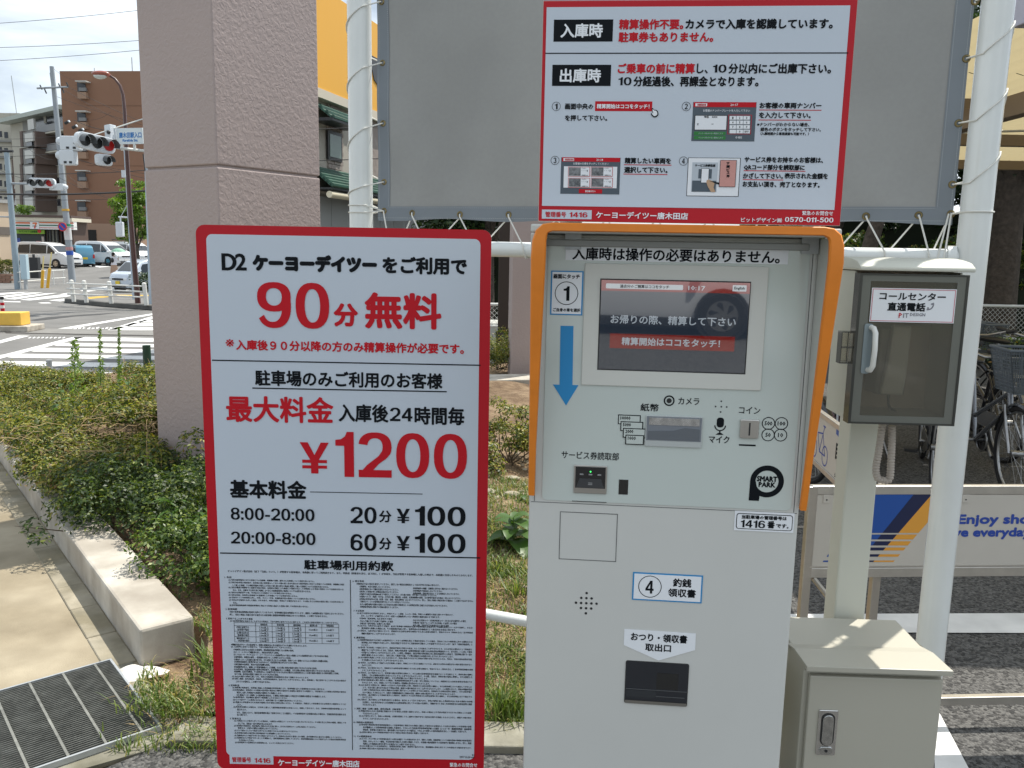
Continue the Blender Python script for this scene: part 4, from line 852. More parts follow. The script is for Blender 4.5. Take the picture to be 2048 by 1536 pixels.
TI('管理番号', 1090.6, 1132, 428.8, 11, REDP, .02); TI('1416', 1139, 1175, 429.5, 10, REDP, fnt='heavy'); TI('ケーヨーデイツー唐木田店', 1192, 1376, 431, 14, WPR, .025)
TI('緊急のお問合せ', 1604.6, 1666, 426.4, 8.8, WPR, .015); TI('ピットデザイン㈱', 1482, 1564, 440, 9.5, WPR, .015); TI('0570-011-500', 1570, 1666.5, 439.5, 9.5, WPR, fnt='heavy')
for x in (ul + .05, ur - .06): b = MB(); b.box(x, .0125, vb - .05, x + .03, .016, vt - .05); b.build('bracket', GALV, ib)

# ------------------------------------------------------------------ banner on its pipe frame
LPX, LPY = -.488, 2.7; RPX, RPY = 1.133, 2.1
FBY = math.atan2(RPY - LPY, RPX - LPX); FBn = Frame(LPX, LPY, FBY); BW = math.hypot(RPX - LPX, RPY - LPY)
bf = thing('pipe_stand', 'white painted pipe frame of two round posts and two rails behind the payment machine', 'pipe stand', (LPX, LPY, 0), FBY)
PIPE = mat('pipe_white', (.74, .76, .74), .22, var=.03, vs=7, coat=.4)
zr1 = FBn.px(1020, 499)[1]; zr2 = FBn.px(1020, 1237)[1]
for u, r in ((0, .037), (BW, .0365)): b = MB(); b.cyl((u, 0, -.02), (u, 0, 3.05), r, 28); b.build('post', PIPE, bf, smooth=True)
for z in (zr1, zr2): b = MB(); b.cyl((.03, 0, z), (BW - .03, 0, z), .0225 if z == zr1 else .0175, 18); b.build('rail', PIPE, bf, smooth=True)
for u in (.045, BW - .055): b = MB(); b.tube([(u, 0, zr1), (u + .02, 0, zr1)], .030, 14); b.build('collar', PIPE, bf, smooth=True)
# cloth
def clothmat():
    m = mat('banner_cloth_back', (.225, .215, .195), .75); t = m.node_tree; b = t.nodes['Principled BSDF']; l = t.links.new
    g = N(t, 'ShaderNodeTexCoord'); w1 = N(t, 'ShaderNodeTexWave'); w1.inputs['Scale'].default_value = 260; w2 = N(t, 'ShaderNodeTexWave', bands_direction='Z'); w2.inputs['Scale'].default_value = 260
    l(g.outputs['Object'], w1.inputs[0]); l(g.outputs['Object'], w2.inputs[0]); a = N(t, 'ShaderNodeMath', operation='ADD'); l(w1.outputs['Fac'], a.inputs[0]); l(w2.outputs['Fac'], a.inputs[1])
    n = N(t, 'ShaderNodeTexNoise'); n.inputs['Scale'].default_value = 2.2; n.inputs['Detail'].default_value = 3; l(g.outputs['Object'], n.inputs[0])
    n2 = N(t, 'ShaderNodeTexNoise'); n2.inputs['Scale'].default_value = 90; n2.inputs['Detail'].default_value = 2; l(g.outputs['Object'], n2.inputs[0])
    r = N(t, 'ShaderNodeValToRGB'); r.color_ramp.elements[0].color = (.315, .315, .305, 1); r.color_ramp.elements[1].color = (.38, .38, .368, 1); r.color_ramp.elements[0].position = .35; r.color_ramp.elements[1].position = .65
    l(n.outputs[0], r.inputs[0]); mm = N(t, 'ShaderNodeMixRGB', blend_type='MULTIPLY'); mm.inputs[0].default_value = .10; l(r.outputs[0], mm.inputs[1]); l(n2.outputs[0], mm.inputs[2]); l(mm.outputs[0], b.inputs['Base Color'])
    bp = N(t, 'ShaderNodeBump'); bp.inputs['Strength'].default_value = .25; bp.inputs['Distance'].default_value = .0006; l(a.outputs[0], bp.inputs['Height']); l(bp.outputs[0], b.inputs['Normal'])
    return m
CLB = clothmat(); HEM = mat('banner_hem', (.20, .225, .25), .6, var=.05, vs=6)
bo = .016
ban = thing('banner', 'large grey banner seen from behind, laced with white cord between the pipe posts', 'banner', (LPX, LPY, 0), FBY)
e = [FBn.px(757, 440, bo), FBn.px(1907, 436, bo)]; zB = FBn.px(1000, 441, bo)[1]; uA, uB = FBn.px(757, 430, bo)[0], FBn.px(1906, 430, bo)[0]; zT = 2.95
HW = .041
def ripple(u, z):
    ed = min(1, (u - uA) / .25, (uB - u) / .25, (z - zB) / .25); ed = max(0, ed)
    return bo + .010 * ed * math.sin(u * 3.1 + z * 1.3) + .0025 * math.sin(u * 9 + 2.2 * z) * ed + .003 * (1 - ed) * math.sin(u * 21 + z * 17)
nx, nz_ = 60, 50; b = MB(); vs = []
for s_ in (0, .0012):
    for j in range(nz_ + 1):
        for i in range(nx + 1):
            u = uA + (uB - uA) * i / nx; z = zB + (zT - zB) * j / nz_; zz = z + (-.004 * math.sin(u * 16) if j == 0 else 0); vs.append((u, ripple(u, z) + s_, zz))
n1 = (nx + 1) * (nz_ + 1); fs = []
for j in range(nz_):
    for i in range(nx):
        k = j * (nx + 1) + i; fs.append((k, k + 1, k + nx + 2, k + nx + 1)); fs.append((n1 + k, n1 + k + nx + 1, n1 + k + nx + 2, n1 + k + 1))
b.add(vs, fs); b.build('cloth', CLB, ban, smooth=True, fix=False)
def hemstrip(ua, za, ub, zb_, name, n=40):
    b = MB(); vs = []
    horiz = (ub - ua) > (zb_ - za)
    for i in range(n + 1):
        for k in range(2):
            if horiz: u = ua + (ub - ua) * i / n; z = za if k == 0 else zb_
            else: z = za + (zb_ - za) * i / n; u = ua if k == 0 else ub
            vs.append((u, ripple(u, z) - .0016, z + (-.004 * math.sin(u * 16) if horiz and k == 0 else 0)))
    b.add(vs, [(2*i, 2*i+1, 2*i+3, 2*i+2) for i in range(n)]); return b.build(name, HEM, ban, fix=False, smooth=True)
hemstrip(uA, zB + HW, uA + HW, zT, 'hem'); hemstrip(uB - HW, zB + HW, uB, zT, 'hem'); hemstrip(uA, zB, uB, zB + HW, 'hem', 80)
STI = mat('stitching', (.50, .52, .52), .7); b = MB()
def stitch(ua, za, ub, zb_):
    n = int(max(abs(ub - ua), abs(zb_ - za)) / .006)
    for i in range(0, n):
        t = i / n; t2 = (i + .6) / n; u, z, u2, z2 = ua + (ub - ua) * t, za + (zb_ - za) * t, ua + (ub - ua) * t2, za + (zb_ - za) * t2
        dx, dz = (.0004, 0) if abs(ub - ua) < .01 else (0, .0004)
        y = ripple(u, z) - .0021; b.add([(u - dx, y, z - dz), (u2 - dx, y, z2 - dz), (u2 + dx, y, z2 + dz), (u + dx, y, z + dz)], [(0, 1, 2, 3)])
stitch(uA + .006, zB, uA + .006, zT); stitch(uA + HW - .004, zB + HW, uA + HW - .004, zT); stitch(uB - .006, zB, uB - .006, zT); stitch(uB - HW + .004, zB + HW, uB - HW + .004, zT)
stitch(uA, zB + .006, uB, zB + .006); stitch(uA + HW, zB + HW - .004, uB - HW, zB + HW - .004); tag(b.build('stitching', STI, ban, fix=False), kind='stuff')
BRASS = mat('aged_brass', (.22, .17, .08), .35, .9, var=.3, vs=90); WHT = mat('cord_white', (.72, .71, .66), .6, bump=.4, bs=900, bd=.0008)
def grommet(u, z):
    y = ripple(u, z) - .003; b = MB()
    n = 20; vs = []
    for i in range(n):
        a = 2 * math.pi * i / n
        for r, dy in ((.0045, .001), (.0055, -.0012), (.0082, -.0012), (.0098, .0010)): vs.append((u + r * math.cos(a), y + dy, z + r * math.sin(a)))
    b.add(vs, [(4*i+k, 4*((i+1)%n)+k, 4*((i+1)%n)+k+1, 4*i+k+1) for i in range(n) for k in range(3)]); g = b.build('eyelet', BRASS, ban, smooth=True, fix=False)
    return (u, y, z)
LG = [FBn.px(764, 4, bo), FBn.px(765, 126, bo), FBn.px(767, 247, bo), FBn.px(768, 364, bo), FBn.px(769, 422, bo)]
RG = [FBn.px(1950, 3, bo), FBn.px(1933, 117, bo), FBn.px(1917, 247, bo), FBn.px(1905, 369, bo), FBn.px(1902, 428, bo)]
BG = [FBn.px(x, y, bo) for x, y in ((824, 426), (921, 429), (1017, 429), (1115, 431), (1214, 432), (1315, 433), (1420, 433), (1526, 433), (1630, 433), (1732, 432.5), (1837, 430.5))]
LGp = [grommet(*g) for g in LG]; RGp = [grommet(*g) for g in RG]; BGp = [grommet(*g) for g in BG]
DKH = mat('hole_dark', (.02, .02, .02), .9)
def lacing(name, label, pts, r=.0021, par=None):
    b = MB(); b.tube(pts, r, 7); return b.build(name, WHT, par, smooth=True)
lc = thing('lacing_cord', 'white cord wound round the left pipe post and through the banner eyelets', 'cord', (LPX, LPY, 0), FBY, None)
def wrap(cu, R, g0, g1, side):
    P = [(g0[0], g0[1] - .002, g0[2])]; n = 18; zs, ze = g0[2] - .012, g1[2] + .010
    sg_ = 1 if side == 'L' else -1
    # the cord leaves the eyelet in front, passes over the front of the post, round its far side and back behind
    for i in range(n + 1):
        th = rad(-50 - 250 * i / n); z = zs + (ze - zs) * (.06 + .86 * i / n)
        P.append((cu + sg_ * R * math.cos(th), R * math.sin(th), z))
    P.append((g1[0], g1[1] + .006, g1[2])); return P
zl = LGp
for a, c in zip(zl, zl[1:]): lacing('cord_turn', None, wrap(0, .0395, a, c, 'L'), .0021, lc)
for dz in (.004, -.018):
    P = [(zl[-1][0], zl[-1][1] - .004, zl[-1][2])] + [(.0395 * math.cos(rad(-40 - 270 * i / 14)), .0395 * math.sin(rad(-40 - 270 * i / 14)), zl[-1][2] + dz + .012) for i in range(15)] + [(zl[-1][0], zl[-1][1] + .008, zl[-1][2])]
    lacing('cord_turn', None, P, .0021, lc)
rc = thing('lacing_cord', 'white cord wound round the right pipe post and through the banner eyelets', 'cord', (LPX, LPY, 0), FBY, None)
for a, c in zip(RGp, RGp[1:]):
    P = [(a[0], a[1] - .002, a[2])]
    for i in range(19):
        th = rad(230 + 250 * i / 18); z = a[2] + (.5 * i / 18) * 0 + (.07 - .07 * 0) * 0
        P.append((BW + .039 * math.cos(th), .039 * math.sin(th), a[2] + (.05 if i < 9 else .05) * 0 + a[2] * 0 + (c[2] - a[2]) * 0 + .075 * min(1, i / 9) - (.075 + a[2] - c[2] - .01) * max(0, (i - 9) / 9)))
    P.append((c[0], c[1] + .006, c[2])); lacing('cord_turn', None, P, .0019, rc)
a = RGp[-1]; P = [(a[0], a[1] - .003, a[2])] + [(BW + .039 * math.cos(rad(230 + 260 * i / 14)), .039 * math.sin(rad(230 + 260 * i / 14)), a[2] + .004) for i in range(15)] + [(a[0], a[1] + .006, a[2])]
lacing('cord_turn', None, P, .0021, rc)
tcd = thing('lacing_cord', 'white cord zigzagging from the bottom hem of the banner to the rail', 'cord', (LPX, LPY, 0), FBY, None)
Bs = [zl[-1]] + BGp + [RGp[-1]]
for i, (a, c) in enumerate(zip(Bs, Bs[1:])):
    um = a[0] + (c[0] - a[0]) * (.42 if i < len(Bs) - 2 else .4)
    P = [(a[0], a[1] - .002, a[2]), (a[0] + .003, a[1] - .006, a[2] - .008), (um - .002, -.026, zr1 + .012), (um, -.026, zr1 - .004), (um + .003, -.010, zr1 - .025), (um + .006, .012, zr1 - .022), (um + .009, .026, zr1 + .004), (um + .014, .028, zr1 + .02), (c[0] - .005, c[1] + .006, c[2] - .012), (c[0], c[1] + .004, c[2])]
    lacing('cord_turn', None, P, .0022, tcd)
for k in (0, .014): lacing('cord_turn', None, [(RGp[-1][0] - k * .4, RGp[-1][1] - .004, RGp[-1][2]), (RGp[-1][0] - .010 - k, -.024, zr1 + .004), (RGp[-1][0] - .011 - k, -.026, zr1 - .012)], .0022, tcd)

# ------------------------------------------------------------------ pink stucco pillars
def stucco(name, c):
    m = mat(name, c, .55); t = m.node_tree; b = t.nodes['Principled BSDF']; l = t.links.new; g = N(t, 'ShaderNodeTexCoord')
    n = N(t, 'ShaderNodeTexNoise'); n.inputs['Scale'].default_value = 38; n.inputs['Detail'].default_value = 2.5; n.inputs['Roughness'].default_value = .5; n.inputs['Distortion'].default_value = .6; l(g.outputs['Object'], n.inputs[0])
    r = N(t, 'ShaderNodeValToRGB'); r.color_ramp.elements[0].position = .40; r.color_ramp.elements[1].position = .62; l(n.outputs[0], r.inputs[0])
    n4 = N(t, 'ShaderNodeTexNoise'); n4.inputs['Scale'].default_value = 3.2; n4.inputs['Detail'].default_value = 2; l(g.outputs['Object'], n4.inputs[0])
    ad = N(t, 'ShaderNodeMath', operation='MULTIPLY_ADD'); ad.inputs[1].default_value = 2.6; l(n4.outputs[0], ad.inputs[0]); l(r.outputs[0], ad.inputs[2])
    bp = N(t, 'ShaderNodeBump'); bp.inputs['Strength'].default_value = .42; bp.inputs['Distance'].default_value = .0026; l(ad.outputs[0], bp.inputs['Height']); l(bp.outputs[0], b.inputs['Normal'])
    n3 = N(t, 'ShaderNodeTexNoise'); n3.inputs['Scale'].default_value = 1.3; n3.inputs['Detail'].default_value = 5; l(g.outputs['Object'], n3.inputs[0])
    r3 = N(t, 'ShaderNodeValToRGB'); r3.color_ramp.elements[0].color = (*[x * .9 for x in c], 1); r3.color_ramp.elements[1].color = (*[min(1, x * 1.07) for x in c], 1); l(n3.outputs[0], r3.inputs[0]); l(r3.outputs[0], b.inputs['Base Color'])
    return m
PINKS = stucco('pink_stucco', (.375, .305, .29))
def pillar(C, w1, w2, d1, d2, zg, label, h=5.2):
    t = thing('pillar', label, 'pillar', (C.x, C.y, 0))
    q = [Vector((0, 0)), Vector((d1[0] * w1, d1[1] * w1)), Vector((d1[0] * w1 + d2[0] * w2, d1[1] * w1 + d2[1] * w2)), Vector((d2[0] * w2, d2[1] * w2))]
    cx = sum((p for p in q), Vector((0, 0))) / 4
    def ins(k): return [tuple(cx + (p - cx) * (1 - k)) for p in q]
    b = MB(); b.prism(ins(0), -.1, zg - .006, 'z'); b.build('lower_shaft', PINKS, t, bevel=.008)
    b = MB(); b.prism(ins(.035), zg - .006, zg + .006, 'z'); b.build('joint', PINKS, t)
    b = MB(); b.prism(ins(0), zg + .006, h, 'z'); b.build('upper_shaft', PINKS, t, bevel=.008)
    return t
pc = dep(438, 440, 4.75); zg = dep(440, 331, 4.75).z
d1 = (math.sin(rad(31)), math.cos(rad(31))); d2 = (-math.cos(rad(31)), math.sin(rad(31)))
pillar(pc, .80, .635, d1, d2, zg, 'pink stucco pillar with a level joint groove, standing in the azalea bed')
p2 = gnd(1021, 757, .0); pillar(Vector((p2.x, p2.y, 0)), .75, .7, (math.cos(rad(12)), math.sin(rad(12))), (-math.sin(rad(12)) * .3, 1), 2.4, 'farther shaded pillar showing between the tariff board and the payment machine')

# ------------------------------------------------------------------ post with telephone box
pp = thing('telephone_post', 'square cream steel post carrying the smoked telephone box', 'post', (.824, 1.936, 0), rad(-1.5))
b = MB(); b.box(-.0365, -.036, 0, .0365, .036, 1.56); b.build('shaft', POSTC, pp, bevel=.004)
b = MB(); b.box(-.09, -.09, 0.002, .09, .09, .012); b.build('base_plate', GALV, pp)
TBY = rad(-2.5); q = dep(1812, 700, 1.755); FT2 = Frame(q.x, q.y, TBY)
tb_ = thing('telephone_box', 'cream telephone box with smoked clear door and a call centre label', 'telephone box', (q.x, q.y, 0), TBY)
SMK = bpy.data.materials.new('smoked_plastic'); SMK.use_nodes = True; t = SMK.node_tree; t.nodes.remove(t.nodes['Principled BSDF'])
tr_ = N(t, 'ShaderNodeBsdfTransparent'); tr_.inputs[0].default_value = (.86, .84, .78, 1); gl_ = N(t, 'ShaderNodeBsdfGlossy'); gl_.inputs['Roughness'].default_value = .06
fr_ = N(t, 'ShaderNodeFresnel'); fr_.inputs[0].default_value = 1.5; ms_ = N(t, 'ShaderNodeMixShader'); t.links.new(fr_.outputs[0], ms_.inputs[0]); t.links.new(tr_.outputs[0], ms_.inputs[1]); t.links.new(gl_.outputs[0], ms_.inputs[2])
df_ = N(t, 'ShaderNodeBsdfDiffuse'); df_.inputs[0].default_value = (.30, .29, .25, 1); ms2 = N(t, 'ShaderNodeMixShader'); ms2.inputs[0].default_value = .2; t.links.new(ms_.outputs[0], ms2.inputs[1]); t.links.new(df_.outputs[0], ms2.inputs[2]); t.links.new(ms2.outputs[0], t.nodes['Material Output'].inputs[0])
SMF = mat('smoked_frame', (.15, .155, .135), .22, coat=.4)
D = FT2.rect(1718, 547, 1903, 848); dl, db_, dr_, dt = FT2.px(1693, 840)[0], FT2.px(1800, 848)[1], FT2.px(1904, 850)[0], FT2.px(1820, 548)[1]
dep_ = .115
b = MB(); T_ = .004; by0, by1 = .022, .022 + dep_
b.box(dl, by0, db_ + .006, dl + T_, by1, dt + .004); b.build('side_wall', POSTC, tb_)
b = MB(); b.box(dr_ - T_, by0, db_ + .006, dr_, by1, dt + .004); b.build('side_wall', POSTC, tb_)
b = MB(); b.box(dl + T_, by1 - T_, db_ + .006, dr_ - T_, by1, dt + .004); b.build('back_wall', mat('box_inside', (.62, .52, .42), .7, var=.15, vs=6), tb_)
b = MB(); b.box(dl + T_, by0, db_ + .006, dr_ - T_, by1 - T_, db_ + .012); b.build('bottom_plate', POSTC, tb_)
# rounded canopy lid
b = MB(); poly = [(-.022, dt + .006), (-.022, dt + .014)] + [(-.022 + (by1 + .004 + .022) * k / 8, dt + .014 +   .019 * math.sin(math.pi * min(1, .12 + k / 8 * .6))) for k in range(1, 9)] + [(by1 + .004, dt + .006)]
b.prism(poly, dl - .006, dr_ + .006, 'x'); b.build('canopy_lid', POSTC, tb_, bevel=.003, smooth=True)
# door
rr = .006
b = MB(); b.prism(rpoly(dl + .002, db_, dr_, dt, rr), -.006, -.002); b.build('door', SMK, tb_)
fw_ = .017
b = MB()
for x0, z0, x1, z1 in ((dl, db_, dl + .006, dt), (dr_ - .004, db_, dr_ + .001, dt), (dl + .006, db_, dr_ - .004, db_ + .004), (dl + .006, dt - .004, dr_ - .004, dt)): b.box(x0, -.0085, z0, x1, .022, z1)
b.build('door_rim', mat('smoked_edge', (.035, .036, .032), .25, coat=.5), tb_)
b = MB(); i0 = .018
for x0, z0, x1, z1 in ((dl + .006, db_ + .004, dl + .006 + i0, dt - .004), (dr_ - .004 - i0, db_ + .004, dr_ - .004, dt - .004), (dl + .006 + i0, db_ + .004, dr_ - .004 - i0, db_ + .004 + .014), (dl + .006 + i0, dt - .004 - .012, dr_ - .004 - i0, dt - .004)): b.box(x0, -.0068, z0, x1, -.0062, z1)
b.build('door_border', SMF, tb_)
# label
lb = rsheet(FT2.px(1737, 640, -.008)[0] + .002, FT2.px(1820, 645, -.008)[1], FT2.px(1908, 640, -.008)[0], FT2.px(1820, 577, -.008)[1], -.0075, WPR, tb_, 'label_plate')
L0 = FT2.px(1737, 640, -.008)[0] + .002; L1 = FT2.px(1908, 640, -.008)[0]; Lb = FT2.px(1820, 645, -.008)[1]; Lt = FT2.px(1820, 577, -.008)[1]; m_ = .0018
b = MB()
for x0, z0, x1, z1 in ((L0+m_, Lb+m_, L0+m_+.0012, Lt-m_), (L1-m_-.0012, Lb+m_, L1-m_, Lt-m_), (L0+m_+.0012, Lb+m_, L1-m_-.0012, Lb+m_+.0012), (L0+m_+.0012, Lt-m_-.0012, L1-m_-.0012, Lt-m_)): b.box(x0, -.0079, z0, x1, -.0076, z1)
b.build('label_rule', mat('print_rose', (.55, .09, .14), .5), lb)
def TT(s, x0, x1, yc, h, m=BLK, bold=.03, **k): T(lb, FT2, s, x0, x1, yc, h, m, bold, off=-.0083, **k)
GREYP = mat('print_grey', (.22, .22, .25), .5)
TT('コールセンター', 1759, 1892, 593, 15.5); TT('直通電話', 1775, 1851, 613.8, 17.5, bold=.035); TT('P', 1797.5, 1804, 631, 10, REDP, fnt=None); TT('IT', 1806.5, 1817.5, 631, 9.5, GREYP, .02); TT('DESIGN', 1820, 1850.6, 629.3, 6.3, GREYP, .03)
c = FT2.px(1864, 613, -.0083); b = MB(); arc = []
for i in range(11):
    a = rad(-100 + 12 * i); arc.append((c[0] - .008 + .012 * math.cos(a), c[1] + .004 + .012 * math.sin(a)))
for (ax, az), (bx, bz), i in zip(arc, arc[1:], range(10)):
    w = .0014 + (.0022 if i in (0, 1, 8, 9) else 0); b.add([(ax, -.0083, az), (bx, -.0083, bz), (bx - (bx - c[0] + .008) * w * 150, -.0083, bz - (bz - c[1] - .004) * w * 150), (ax - (ax - c[0] + .008) * w * 150, -.0083, az - (az - c[1] - .004) * w * 150)], [(0, 1, 2, 3)])
b.build('telephone_sign', GREYP, lb, fix=False)
# handle and latch
hx = FT2.px(1741, 700, -.01)[0]; hz0 = FT2.px(1741, 740, -.01)[1]; hz1 = FT2.px(1741, 655, -.01)[1]
b = MB(); b.tube([(hx - .002, -.006, hz0), (hx, -.018, hz0 + .001), (hx + .002, -.024, hz0 + .010), (hx + .003, -.025, (hz0 + hz1) / 2), (hx + .002, -.024, hz1 - .010), (hx, -.018, hz1 - .001), (hx - .002, -.006, hz1)], .0058, 10); hd_ = b.build('handle', WPAINT, tb_, smooth=True)
b = MB(); b.prism(rpoly(hx - .016, hz0 - .008, hx + .002, hz1 + .008, .005), -.0092, -.0075); b.build('handle_plate', mat('handle_plate_grey', (.25, .30, .32), .4, .3), hd_)
lz0 = FT2.px(1700, 727, -.0)[1]; lz1 = FT2.px(1700, 663, 0)[1]; lx = dl
la = MB(); la.box(lx - .026, -.004, lz0, lx - .0245, .02, lz1); la.box(lx - .0245, -.004, lz0, lx + .012, .02, lz0 + .002); la.box(lx - .0245, -.004, lz1 - .002, lx + .012, .02, lz1); la.box(lx - .0245, -.004, (lz0 + lz1) / 2 - .001, lx + .004, .02, (lz0 + lz1) / 2 + .001); la.box(lx - .013, -.0045, lz0 + .002, lx - .0115, -.003, lz1 - .002)
la.build('latch', mat('smoked_edge', (.035, .036, .032), .25), tb_)
b = MB(); b.box(lx - .022, .0, lz0 + .004, lx - .001, .018, lz1 - .004); b.build('latch_cup', SMK, tb_)
# handset inside
ph = thing('telephone_handset', 'dark grey telephone handset hanging inside the smoked box', 'telephone', (q.x, q.y, 0), TBY)
z0, z1 = FT2.px(1790, 790, .06)[1], FT2.px(1790, 655, .06)[1]; xa, xb_ = FT2.px(1757, 700, .06)[0], FT2.px(1818, 700, .06)[0]
PHG = mat('handset_grey', (.72, .71, .66), .4)
b = MB(); b.box(xa, .058, z0, xb_, by1 - .008, z1); b.build('cradle', mat('cradle_grey', (.33, .32, .29), .5), ph, bevel=.006)
b = MB(); b.prism([(xa + .004, z0 + .004), (xb_ - .012, z0 + .002), (xb_ - .008, z0 + .05), (xb_ - .006, z1 + .006), (xa + .02, z1 + .008), (xa + .014, z0 + .07)], .038, .0575); b.build('receiver', PHG, ph, bevel=.006)
b = MB(); b.tube([(xa + .03, .06, z0 + .001), (xa + .032, .062, z0 - .02), (xa + .04, .07, z0 - .032), (xa + .055, .08, db_ + .014)], .003, 8); b.build('cord', DARK, ph, smooth=True)
b = MB(); b.box(xb_ + .008, .10, z1 - .10, xb_ + .045, by1 - .0045, z1 + .0); b.build('instruction_card', mat('card_brown', (.62, .52, .40), .7), ph)
# flexible conduit: a ribbed hose looping below the box
b = MB(); P = [FT2.px(1765, 848, .05), FT2.px(1758, 900, .05), FT2.px(1752, 935, .05), FT2.px(1758, 957, .04), FT2.px(1769, 963, .04), FT2.px(1779, 957, .05), FT2.px(1782, 920, .05), FT2.px(1784, 880, .05), FT2.px(1784, 848, .05)]
P = [Vector((p[0], .05, p[1])) for p in P]; S_ = []
for i in range(len(P) - 1):
    p0, p1, p2_, p3 = P[max(0, i - 1)], P[i], P[i + 1], P[min(len(P) - 1, i + 2)]
    for k in range(10):
        t = k / 10; S_.append(.5 * ((2 * p1) + (p2_ - p0) * t + (2 * p0 - 5 * p1 + 4 * p2_ - p3) * t * t + (3 * p1 - p0 - 3 * p2_ + p3) * t ** 3))
cum = [0]
for a, c in zip(S_, S_[1:]): cum.append(cum[-1] + (c - a).length)
pts = []; rs_ = []; n = int(cum[-1] / .0016); j = 0
for k in range(n):
    s = k * cum[-1] / n
    while j < len(cum) - 2 and cum[j + 1] < s: j += 1
    f = (s - cum[j]) / max(1e-9, cum[j + 1] - cum[j]); pts.append(S_[j].lerp(S_[j + 1], f)); rs_.append(.0083 if k % 4 in (1, 2) else .0068)
b.tube(pts, rs_, 12); b.build('conduit_hose', mat('hose_beige', (.42, .37, .32), .55), tb_, smooth=False)
# ------------------------------------------------------------------ beige electrical cabinet
CY = rad(-1.8); q = dep(1747, 1345, 1.64); FC = Frame(q.x, q.y, CY)
cb = thing('electrical_cabinet', 'beige steel electrical cabinet with sloping lid and chrome lock handle', 'cabinet', (q.x, q.y, 0), CY)
cl, cr, ct = FC.px(1607, 1345)[0], FC.px(1884, 1352)[0], FC.px(1747, 1342)[1]
b = MB(); b.box(cl, 0, 0.0, cr, .235, ct + .01); b.build('body', CAB, cb, bevel=.003)
b = MB(); b.box(cl + .010, -.014, .03, cr - .003, -.0005, ct - .008); b.build('door', CAB, cb, bevel=.0025)
ll, lr = FC.px(1612, 1338, -.03)[0], FC.px(1905, 1347, -.03)[0]
zf = FC.px(1750, 1337, -.034)[1]; zm = FC.px(1740, 1301, .055)[1]; zk = FC.px(1720, 1262, .245)[1]
b = MB(); b.prism([(-.034, zf - .012), (-.034, zf), (.055, zm), (.245, zk), (.25, zk - .012), (.25, ct - .01), (.24, ct - .01), (.24, zk - .014), (.055, zm - .008), (-.02, zf - .008), (-.028, zf - .012)], ll, lr, 'x'); b.build('lid', CAB, cb, bevel=.0015)
b = MB(); b.prism([(-.005, ct), (.235, ct), (.235, zk - .016), (.055, zm - .012)], cl + .001, cr - .001, 'x'); b.build('lid_riser', CAB, cb)
# handle
CHR = mat('chrome', (.70, .70, .70), .08, 1.0)
a = FC.rect(1638, 1419, 1669, 1510, -.016)
b = MB(); b.prism(rpoly(*a, .002), -.018, -.014); hn = b.build('lock_handle', CHR, cb, bevel=.0012)
cx = (a[0] + a[2]) / 2; w = (a[2] - a[0])
b = MB(); b.prism(rpoly(cx - w * .36, a[1] + .022, cx + w * .36, a[3] - .006, w * .34), -.0186, -.0178); b.build('handle_recess', mat('recess_dark', (.03, .03, .03), .3), hn)
b = MB(); b.prism(rpoly(cx - w * .28, a[1] + .024, cx + w * .28, a[3] - .010, w * .26), -.0215, -.0187); b.build('lever', mat('chrome_worn', (.55, .56, .56), .16, 1.0, var=.2, vs=120), hn, bevel=.001)
b = MB(); b.prism(rpoly(cx - w * .36, a[1] + .003, cx + w * .36, a[1] + .020, w * .2), -.0200, -.0180); b.build('lock_cylinder', mat('chrome_worn', (.55, .56, .56), .16, 1.0, var=.2, vs=120), hn, bevel=.001)
b = MB(); b.cyl((cx, -.0206, a[1] + .011), (cx, -.0200, a[1] + .011), .0035, 12); b.build('keyhole', DARK, hn)

# ------------------------------------------------------------------ cart fence with advertising panel
BRZ = mat('anodised_frame', (.50, .46, .41), .3, .75, var=.08, vs=14); BRZL = mat('brushed_rail', (.62, .59, .54), .30, .85, var=.08, vs=14)
PANEL = mat('panel_beige', (.52, .485, .43), .45, var=.04, vs=4)
FY = rad(4.0); FF = Frame(1.0, 2.63, FY)
cf = thing('panel_fence', 'metal fence with beige advertising panel striped blue, navy and orange', 'fence', (1.0, 2.63, 0), FY)
zt_, zq, zp, zu, zl0, zl1 = [FF.px(2000, y)[1] for y in (970, 987, 1131, 1150, 1390, 1410)]
xl = FF.px(1622, 980)[0]; xr = 2.3
def rail(z0, z1, name='rail'): b = MB(); b.box(xl, -.012, z0, xr, .012, z1); return b.build(name, BRZL, cf, bevel=.002)
rail(zq, zt_); rail(zu, zp); rail(zl0 - .03 + .0, zl0)
for x in (FF.px(1611, 1150)[0], FF.px(1754, 1200)[0], xr - .02): b = MB(); b.box(x - .0145, (.0128 if x > xl + .03 and x < 2.2 else -.0125), 0, x + .0145, (.038 if x > xl + .03 and x < 2.2 else .0125), zt_ - .003); b.build('post', BRZ, cf, bevel=.002)
b = MB(); b.box(xl + .004, -.010, zp + .001, xr - .02, -.004, zq - .001); pn = b.build('panel', PANEL, cf)
b = MB(); b.box(xl + .01, -.0135, zp + .002, xr, -.0105, zp + .006); b.build('panel_ledge', BRZL, cf)
for x in (1650, 1927): x0 = FF.px(x, 1000)[0]; b = MB(); b.box(x0 - .012, -.0125, zq - .028, x0 + .012, -.0101, zq); tb1 = b.build('panel_tab', PANEL, cf, bevel=.002); b = MB(); b.cyl((x0, -.0128, zq - .017), (x0, -.0126, zq - .017), .0028, 10); b.build('screw', DARK, tb1)
b = MB(); b.tube([(FF.px(1625, 1160)[0], .0, zu - .002), (FF.px(1670, 1220)[0] + .12, .02, .30)], .009, 8); b.build('brace', BRZL, cf, smooth=True)
so = -.0108
bands = [(988, 1066), (1069, 1079), (1082.5, 1091), (1095, 1101), (1108.5, 1113.5), (1121, 1124)]
